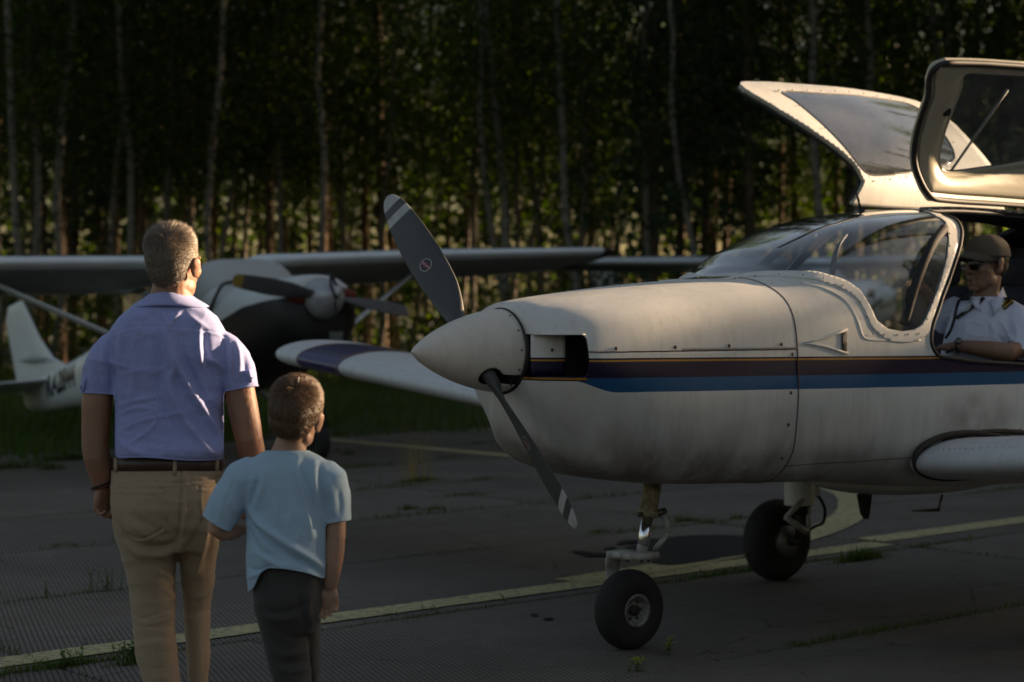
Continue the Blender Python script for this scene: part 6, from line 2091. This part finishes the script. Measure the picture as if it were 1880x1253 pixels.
# bracelet
MBR = simple('dark_cord', (.02, .010, .010), .6, var=.4, scale=80)
for k, (cy, til) in enumerate(((890, .35), (895, .25))):
    mb = MB(); c = M(188, cy)
    mb.tube([c + np.array([.036 * math.cos(t), .030 * math.sin(t), til * .036 * math.cos(t)]) for t in np.linspace(0, 2 * math.pi, 30)], .0042 if k == 0 else .003, 6)
    mb.build('bracelet', MBR if k == 0 else simple('red_cord', (.10, .015, .012), .6), man)
MSHOE = simple('brown_shoe', (.06, .035, .02), .5)
def shoe(root, x, y, z, yaw, s=1.0, mat=MSHOE, pitch=0):
    mb = MB(); Rz = np.array(Matrix.Rotation(yaw, 3, 'Z') @ Matrix.Rotation(pitch, 3, 'X'))
    rings = []
    for t, w, h, z0 in ((-.075, .022, .05, .0), (-.07, .032, .07, 0), (-.03, .036, .085, 0), (.03, .040, .07, 0), (.10, .047, .05, 0), (.16, .044, .038, .002), (.20, .028, .026, .006), (.21, .010, .014, .010)):
        rings.append([Rz @ (np.array([w * math.cos(a), t, z0 + h / 2 + h / 2 * math.sin(a) * (1 if math.sin(a) > 0 else .98)]) * s) + np.array([x, y, z]) for a in [2 * math.pi * k / 20 for k in range(20)]])
    mb.loft(rings); mb.build('shoe', mat, root)
a = M(320, 1382, -.13); shoe(man, a[0], a[1], 0.0, R(-8)); a = M(354, 1370, .12); shoe(man, a[0], a[1], 0, R(-10))
to_parent(man)

# ================================================================== the boy
YB = 6.0
B = lambda px, py, dy=0: W(px, py, YB) + np.array([0, dy, 0])
SKB = mat_skin('skin_child', (.42, .25, .175), .12)
boy = empty('person', 'small boy with short brown hair in a light blue T-shirt, seen from behind', 'boy', (B(530, 1300)[0], YB, 0))
boy.location[1] = YB
Hb = Matrix.Rotation(R(-11), 3, 'Z') @ Matrix.Rotation(R(8), 3, 'Y') @ Matrix.Rotation(R(3), 3, 'X')
HCb = B(543, 765)
mb = MB()
head_shapes(mb, HCb, Hb, .96, .92)
mb.tube([B(538, 780), B(534, 808, .003), B(530, 835, .005)], [(.046, .048), (.046, .046), (.060, .052)], 24, flat=(1, 0, 0))
ring_torso(mb, [(832, 495, 566, .045, 0), (850, 462, 598, .06, 0), (890, 452, 604, .07, 0), (980, 468, 590, .07, 0), (1060, 472, 588, .07, 0), (1100, 475, 585, .075, 0)], 0, YB)
# left arm: elbow out to the left, fist drawn in at the waist
mb.tube([B(470, 862, .0), B(448, 885, .0), B(424, 925, -.01), B(405, 955, -.02), B(399, 968, -.02), B(410, 976, .0), B(426, 978, .02), B(438, 974, .03)], [.042, .042, .036, .033, .031, .031, .027, .021], 18)
hand_shapes(mb, B(436, 975, .03), (.9, .15, .12), (.0, -.30, .95), (0, -1, .1), .70, curl=(70, 80, 50), thumb=(.6, .5, .6), tcurl=35, extra=(0, 0, 0, 0))
mb.tube([B(585, 862), B(604, 885), B(612, 925), B(615, 960, -.005), B(616, 985, -.01), B(614, 1010, -.01), B(611, 1040, -.01), B(608, 1066, -.005), B(606, 1078, 0)], [.042, .042, .038, .035, .033, .033, .030, .025, .0225], 18)
hand_shapes(mb, B(606, 1075, 0), (-.03, -.05, -1), (-.12, -1, .15), (-1, 0, 0), .76, curl=(18, 38, 30), spread=.05, thumb=(.75, .65, .15), tcurl=12, extra=(0, 6, 14, 22))
V, T_ = fuse(mb, .0038, 2)
N = normals(V, T_); V = V + N * (.0008 * nz(V, 16, 4))[:, None]
V = fold(V, N, [(596, 962), (606, 968), (616, 966)], -.002, 3, 0)
new_obj('body', V, T_, SKB, boy)
hair(boy, 'hair', HCb, Hb, .97, mat_hair('brown_hair', (.04, .022, .012), (.20, .11, .055)), 30000, (.012, .030), 8, base=simple('hair_roots_brown', (.03, .018, .010), .8), wid=.0008, line=.004, thick=.009)
TEE = mat_cloth('light_blue_cotton', (.37, .51, .63), 800, slub=.06, var=.1)
mb = MB()
ring_torso(mb, [(826, 496, 562, .052, .0), (836, 476, 584, .064, .0), (846, 458, 600, .074, 0), (862, 446, 612, .084, 0), (890, 444, 612, .092, 0), (930, 450, 604, .095, 0), (970, 453, 600, .098, 0), (1010, 453, 599, .102, 0), (1050, 453, 600, .104, 0), (1075, 455, 600, .104, 0), (1098, 458, 600, .100, 0)], 0, YB, n=2.3)
mb.tube([B(470, 856), B(448, 876), B(430, 902, -.005), B(413, 932, -.012), B(402, 955, -.015), B(392, 974, -.02)], [.040, .060, .060, .056, .053, .052], 24)
mb.tube([B(590, 856), B(606, 880), B(612, 910), B(615, 940), B(617, 965), B(618, 985)], [.040, .056, .054, .050, .048, .048], 24)
V, T_ = fuse(mb, .0050, 4)
wt = np.clip((905 - w2px(V)[:, 1]) / 25, 0, 1); V = lap(V, T_.tolist(), 16, .5, wt)
N = normals(V, T_)
V = V + N * (.0020 * nz(V, (2.6, 2.6, 4.5), 41, 3) + .0008 * nz(V, (7, 7, 14), 42, 2) + .0035 * ridge(V, (3.2, 3.2, 2.0), 43, 5))[:, None]
for pts, a, w in [
    ([(452, 942), (466, 966), (486, 988), (526, 1016), (566, 1038), (596, 1058)], -.013, 5), ([(456, 936), (474, 960), (498, 980), (532, 1003), (570, 1026), (598, 1044)], .012, 6),
    ([(458, 970), (466, 996), (480, 1014), (500, 1022)], -.009, 4), ([(466, 962), (478, 984), (498, 1002), (530, 1020)], .007, 5),
    ([(470, 1005), (500, 1034), (545, 1044)], .007, 6), ([(547, 842), (545, 868), (556, 900), (566, 940), (572, 985)], .009, 6), ([(558, 846), (558, 880), (568, 920), (580, 970)], -.008, 7),
    ([(588, 850), (590, 890), (592, 940)], -.009, 5), ([(578, 846), (577, 880), (584, 930)], .007, 5), ([(474, 880), (464, 905), (456, 935)], -.010, 5), ([(486, 862), (482, 895), (470, 930)], .007, 6),
    ([(505, 890), (510, 930), (502, 970)], .0035, 5), ([(525, 900), (535, 940), (525, 975)], .003, 4), ([(540, 930), (552, 960), (548, 990)], .003, 4), ([(455, 1040), (470, 1048), (500, 1040)], -.006, 4), ([(456, 1060), (470, 1056), (480, 1050)], .006, 4),
    ([(415, 900), (424, 925), (436, 945)], .005, 5), ([(606, 890), (612, 920), (610, 945)], .006, 5), ([(622, 900), (626, 925), (624, 948)], -.004, 4), ([(430, 880), (424, 900), (410, 930)], -.004, 5)]:
    V = fold(V, N, pts, a, w, 0)
V = fold(V, N, [(488, 829), (505, 834), (530, 836), (555, 834), (570, 829)], -.0022, 1.4, 0, taper=False)
V = lap(V, T_.tolist(), 1, .3)
px_ = w2px(V)
g1 = np.maximum(-beyond(V, B(399, 957), (-.62, .0, -1)), (px_[:, 0] - 440) / 580)
g2 = np.maximum(-beyond(V, B(616, 957), (.12, -.05, -1)), (596 - px_[:, 0]) / 580)
hemy = np.interp(px_[:, 0], [440, 456, 466, 476, 490, 520, 560, 600], [1072, 1086, 1078, 1052, 1042, 1043, 1050, 1064])
hemy = np.where(N[:, 1] > .3, 1075, hemy)
low = np.where((px_[:, 0] > 440) & (px_[:, 0] < 606), (hemy - px_[:, 1]) / 580, 1)
neck = (px_[:, 1] - 829) / 580
V, T_, _a = cut(V, T_, -np.minimum(np.minimum(g1, g2), np.minimum(low, neck)))[0]
tee = cloth_obj('t_shirt', V, T_, TEE, boy, .0025)
mb = MB()
for lp_ in boundary_loops(T_)[:4]:
    loop_tube(mb, V[lp_], .0026, 6, .010)
mb.build('hem', TEE, tee, kind='stuff')
JNS = mat_cloth('dark_trousers', (.052, .046, .043), 700, slub=.12, var=.25)
mb = MB()
ring_torso(mb, [(1036, 470, 592, .085, 0), (1060, 466, 594, .092, 0), (1095, 466, 590, .100, -.006), (1125, 470, 588, .100, -.006), (1160, 478, 582, .08, 0)], 0, YB)
def leg2(rows):
    rings = []
    for py, xl, xr, hd, d in rows:
        a = B(xl, py, d); b = B(xr, py, d); c = (a + b) / 2; hw = (b[0] - a[0]) / 2
        rings.append([c + np.array([hw * math.cos(t), hd * math.sin(t), 0]) for t in [2 * math.pi * k / 28 for k in range(28)]])
    mb.loft(rings)
leg2([(1110, 470, 556, .085, 0), (1150, 476, 560, .080, 0), (1200, 488, 567, .070, -.01), (1253, 505, 573, .062, -.02), (1300, 516, 572, .056, -.02), (1360, 522, 568, .052, -.04), (1425, 526, 566, .048, -.07)])
leg2([(1110, 540, 590, .08, .02), (1150, 545, 584, .075, .06), (1200, 548, 580, .066, .10), (1253, 550, 578, .060, .14), (1320, 552, 578, .055, .15), (1410, 554, 580, .05, .15)])
V, T_ = fuse(mb, .006, 4)
N = normals(V, T_)
V = V + N * (.0016 * nz(V, (3, 3, 6), 51, 3) + .003 * ridge(V, (3, 3, 6), 52, 5))[:, None]
for pts, a, w in [([(480, 1118), (510, 1126), (545, 1118), (566, 1108)], -.006, 5), ([(484, 1130), (515, 1138), (550, 1132)], .006, 5), ([(545, 1080), (552, 1110), (560, 1140), (558, 1170)], -.007, 5), ([(495, 1195), (525, 1204), (560, 1198)], .005, 5), ([(500, 1210), (530, 1218), (564, 1212)], -.005, 5), ([(504, 1228), (535, 1234), (568, 1228)], .004, 5), ([(485, 1150), (510, 1170), (540, 1180)], .005, 6), ([(570, 1090), (566, 1120), (572, 1150)], .005, 5)]:
    V = fold(V, N, pts, a, w, 0)
for pts in ([(488, 1072), (530, 1070), (538, 1076)], [(490, 1072), (490, 1100), (512, 1112)], [(545, 1050), (545, 1075)]):
    V = fold(V, N, pts, -.0022, 1.5, 0, taper=False)
cloth_obj('trousers', *cut(V, T_, (1040 - w2px(V)[:, 1]) / 580)[0][:2], JNS, boy)
a = B(546, 1432, -.06); shoe(boy, a[0], a[1], 0, R(-6), .8); a = B(566, 1420, .14); shoe(boy, a[0], a[1], 0, R(-8), .8)
to_parent(boy)

# ================================================================== the pilot
YP = 9.42
K = lambda px, py, dy=0: W(px, py, YP) + np.array([0, dy, 0])
SKP = mat_skin('skin_olive', (.27, .15, .10), .06)
pil = empty('person', 'pilot in white shirt, cap and sunglasses leaning in the open cockpit doorway', 'pilot', tuple(K(1800, 690)))
Hp = Matrix.Rotation(R(121), 3, 'Z') @ Matrix.Rotation(R(-2), 3, 'X')
HCp = K(1807, 485, -.02); HSP = 1.14
mb = MB()
head_shapes(mb, HCp, Hp, HSP)
mb.tube([K(1816, 505, 0), K(1812, 530, .0), K(1806, 556, .0)], [(.062, .062), (.062, .060), (.085, .07)], 22, flat=(1, 0, 0))
ring_torso(mb, [(545, 1775, 1835, .07, 0), (570, 1755, 1850, .09, 0), (640, 1745, 1850, .10, 0), (700, 1745, 1850, .10, 0)], 0, YP)
# left arm resting on the sill, forearm to the left
mb.tube([K(1852, 585, -.06), K(1860, 612, -.09), K(1852, 640, -.14), K(1832, 646, -.19), K(1800, 641, -.21), K(1768, 637, -.20), K(1745, 634, -.18), K(1736, 633, -.17)], [.04, .045, .048, .048, .044, .036, .029, .027], 18)
hand_shapes(mb, K(1741, 633, -.17), (-.82, .5, -.12), (.1, .1, -1), (0, 1, 0), .95, curl=(30, 35, 20), tcurl=20)
# right arm reaching to the yoke
mb.tube([K(1757, 560, .12), K(1745, 590, .20), K(1735, 575, .22), K(1715, 545, .12), K(1700, 530, .06), K(1694, 527, .04)], [.05, .046, .042, .034, .028, .026], 16)
hand_shapes(mb, K(1697, 528, .04), (-.95, 0, -.1), (.1, -.3, -1), (0, -1, 0), .9, curl=(50, 60, 40))
V, T_ = fuse(mb, .0045, 2); new_obj('body', V, T_, SKP, pil)
RP = np.array(Hp)
hp = lambda p: HCp + RP @ (np.array(p) * HSP)
hair(pil, 'hair', HCp, Hp, HSP, mat_hair('dark_hair', (.015, .011, .008), (.05, .038, .028)), 3000, (.008, .014), 9, wid=.0012)
# baseball cap
MCAP = mat_cloth('washed_grey_brown_cap', (.13, .10, .07), 500, slub=.15, var=.3)
mb = MB(); mb.ell((0, -.014, .042), (.087, .106, .084), nu=60, nv=36); v, f = mb.arrays()
Vc, Tc, _a = cut(v, tri(f), (.032 + .10 * (v[:, 1] + .0) * .35) - v[:, 2])[0]
Vc = Vc + Vc / np.linalg.norm(Vc, axis=1)[:, None] * (.002 * nz(Vc, 12, 4))[:, None]
cap = new_obj('cap', HCp + (Vc * HSP) @ RP.T, Tc, MCAP, pil); solidify(cap, .003, 1)
mb = MB(); nseg = 22; Vb = []
for i in range(nseg + 1):
    a = math.pi * (i / nseg); x = math.cos(a)
    for j in range(7):
        t = j / 6; w_ = .074 - .004 * t
        yy = .048 * math.sin(a) ** .8 + .032 + t * .072 * math.sin(a) ** .45
        Vb.append((x * w_, yy, .048 + .012 * math.sin(a) * (1 - t) - .020 * x * x - .016 * t))
mb.add(Vb, [[i * 7 + j, i * 7 + j + 1, (i + 1) * 7 + j + 1, (i + 1) * 7 + j] for i in range(nseg) for j in range(6)])
v, f = mb.arrays(); mb.v = [HCp + (v * HSP) @ RP.T]; o = mb.build('peak', MCAP, cap); solidify(o, .004, 0)
mb = MB(); mb.ell(hp((0, -.014, .127)), (.006, .006, .004), nu=10, nv=6); mb.build('button', MCAP, cap)
# sunglasses
MLENS = simple('dark_lens', (.006, .005, .005), .08, coat=1); g_ = MB()
for k in (-1, 1):
    mb = MB(); rr = Matrix.Rotation(k * R(-16), 3, 'Z')
    mb.ell(hp((k * .033, .098, -.002)), (.029 * HSP, .005, .023 * HSP), rot=RP @ np.array(rr), nu=24, nv=12); mb.build('lens', MLENS, pil)
    g_.tube([hp((k * .060, .090, .010)), hp((k * .078, .06, .008)), hp((k * .084, .0, .006))], .0022, 6)
g_.tube([hp((-.062, .092, .014)), hp((-.03, .106, .018)), hp((0, .108, .010)), hp((.03, .106, .018)), hp((.062, .092, .014))], .0022, 6)
g_.build('sunglasses_frame', MBLACK, pil, kind='stuff')
# stubble and moustache shadow as short dark hair on the jaw
# shirt
WSH = mat_cloth('white_uniform', (.66, .68, .82), 700, slub=.04, var=.08)
mb = MB()
ring_torso(mb, [(541, 1778, 1832, .075, 0), (552, 1764, 1845, .092, -.005), (564, 1750, 1866, .108, -.01), (590, 1742, 1868, .122, -.01), (620, 1734, 1860, .130, -.01), (650, 1728, 1852, .132, 0), (680, 1726, 1850, .130, 0), (700, 1726, 1848, .125, 0)], 0, YP, n=2.3)
mb.tube([K(1838, 562, -.02), K(1855, 580, -.05), K(1863, 605, -.08), K(1861, 632, -.11), K(1854, 655, -.14)], [.055, .072, .070, .066, .064], 22)
mb.tube([K(1765, 560, .06), K(1752, 575, .12), K(1746, 592, .17), K(1742, 606, .2)], [.05, .062, .062, .060], 20)
V, T_ = fuse(mb, .006, 4)
N = normals(V, T_)
V = V + N * (.0025 * nz(V, (4, 4, 6), 61, 3))[:, None]
for pts, a, w in [([(1812, 585), (1826, 612), (1818, 640)], .009, 4), ([(1838, 590), (1850, 612), (1862, 628)], .010, 4), ([(1830, 615), (1845, 630), (1852, 650)], -.009, 4), ([(1860, 590), (1868, 612), (1862, 640)], .007, 4), ([(1775, 590), (1770, 620), (1752, 655)], .008, 5), ([(1755, 600), (1746, 630), (1735, 655)], -.006, 5), ([(1790, 640), (1810, 650), (1830, 648)], -.006, 4), ([(1822, 580), (1816, 600), (1812, 630)], -.008, 3)]:
    V = fold(V, N, pts, a, w, 0)
# breast pocket flaps
for pts in ([(1769, 603), (1772, 594), (1790, 592), (1810, 600)], [(1769, 603), (1785, 616), (1805, 616), (1810, 600)], [(1733, 590), (1742, 580), (1752, 584)], [(1733, 590), (1742, 596), (1750, 590)]):
    V = fold(V, N, pts, .0035, 1.3, 0, taper=False)
px_ = w2px(V)
g1 = np.maximum(-beyond(V, K(1852, 647, -.13), (-.40, -.45, -1)), (1822 - px_[:, 0]) / 370)
g1 = np.maximum(g1, (V[:, 1] - (YP - .055)))
g3 = -beyond(V, K(1743, 602, .19), (-.1, .4, -1)); g3 = np.maximum(g3, YP + .14 - V[:, 1])
neck = (px_[:, 1] - (545 + .18 * (px_[:, 0] - 1800) * 0)) / 370
V, T_, _a = cut(V, T_, -np.minimum(np.minimum(g1, g3), neck))[0]
psh = cloth_obj('uniform_shirt', V, T_, WSH, pil)
# collar wings
mb = MB()
mb.loft([[K(x, y, d) for x, y, d in q] for q in ([(1776, 545, -.08), (1772, 552, -.10), (1780, 566, -.125)], [(1790, 552, -.105), (1786, 562, -.12), (1790, 572, -.13)])], closed=False)
mb.loft([[K(x, y, d) for x, y, d in q] for q in ([(1838, 528, -.03), (1843, 548, -.06), (1841, 556, -.07)], [(1822, 546, -.09), (1828, 556, -.11), (1832, 562, -.11)], [(1806, 552, -.105), (1810, 566, -.135), (1810, 580, -.142)])], closed=False)
cl = mb.build('collar', WSH, psh, kind='stuff'); solidify(cl, .004, 0)
# shoulder boards with gold bars
MGOLD = simple('gold_braid', (.45, .27, .02), .5, metal=.2)
bvh = BVHTree.FromPolygons([tuple(q) for q in V], T_.tolist())
def on_cloth(px, py, lift=.004):
    d = Vector(((px - 940) / FPX, 1, -(py - YH) / FPX)); h = bvh.ray_cast(Vector((0, 0, HC)), d.normalized())
    return (np.array(h[0]) + np.array(h[1]) * lift) if h[0] is not None else K(px, py, -.13)
def patch(name, quad, mat, parent, lift, nu=6, nv=6, th=.003):
    q = [np.array(p, float) for p in quad]; Vp = []
    for i in range(nu + 1):
        for j in range(nv + 1):
            u, v_ = i / nu, j / nv; p = q[0] * (1 - u) * (1 - v_) + q[1] * u * (1 - v_) + q[2] * u * v_ + q[3] * (1 - u) * v_
            Vp.append(on_cloth(p[0], p[1], lift))
    o = new_obj(name, Vp, [[i * (nv + 1) + j, (i + 1) * (nv + 1) + j, (i + 1) * (nv + 1) + j + 1, i * (nv + 1) + j + 1] for i in range(nu) for j in range(nv)], mat, parent)
    solidify(o, th, 0); return o
ep = patch('shoulder_board', [(1829, 553), (1847, 543), (1862, 557), (1844, 570)], MBLACK, psh, .006)
for k in range(3):
    t0 = .18 + k * .27; t1 = t0 + .13
    a, b, c, d = (np.array(q, float) for q in ((1829, 553), (1847, 543), (1862, 557), (1844, 570)))
    patch('gold_bar', [a + (d - a) * t0, b + (c - b) * t0, b + (c - b) * t1, a + (d - a) * t1], MGOLD, psh, .0085, 4, 2, .002)
patch('shoulder_board', [(1762, 503 + 40), (1769, 500 + 40), (1775, 508 + 40), (1768, 512 + 40)], MBLACK, psh, .006)
# lanyard with its word
MLAN = simple('black_ribbon', (.008, .008, .009), .6)
mb = MB()
def ribbon(pts, w):
    P = [on_cloth(x, y, .007) for x, y in smooth_poly(pts, 5, False)]
    mb.tube(P, [(w, .0016)] * len(P), 6, flat=(1, 0, .4))
ribbon([(1806, 548), (1796, 558), (1782, 567), (1768, 577), (1757, 585)], .011)
ribbon([(1776, 535), (1768, 545), (1760, 560), (1755, 580), (1748, 605), (1738, 622)], .007)
lan = mb.build('lanyard', MLAN, pil, kind='stuff')
tv, tf_ = text_mesh('PILOT', 9.5, .3)
c0 = np.array([1776.5, 568.0]); ca, sa = math.cos(R(-38)), math.sin(R(-38))
P = np.array([on_cloth(c0[0] + x * .62 * ca - (-y) * sa, c0[1] + x * .62 * sa + (-y) * ca, .0105) for x, y, _ in tv])
new_obj('lanyard_lettering', P, tf_, simple('white_print', (.75, .75, .75), .7), lan, smooth=False)
# wrist watch
mb = MB(); c = K(1741 + 3, 634, -.175); ax_ = np.array([.82, -.5, .12]); u = np.array([0, .2, 1.]); u /= np.linalg.norm(u); w_ = np.cross(ax_, u)
mb.tube([c + u * .031 * math.cos(t) + w_ * .031 * math.sin(t) for t in np.linspace(0, 2 * math.pi, 24)], (.0025, .010) if False else .006, 8); wt = mb.build('watch_strap', MBLACK, pil)
mb = MB(); mb.cyl(K(1742, 626, -.200), K(1742, 624, -.210), .017, 20); mb.build('watch_case', MSTEEL, wt)
mb = MB(); ring_torso(mb, [(690, 1722, 1852, .14, 0), (720, 1715, 1860, .16, .02), (740, 1715, 1860, .16, .02)], 0, YP); mb.build('trousers', JNS, pil)
to_parent(pil)
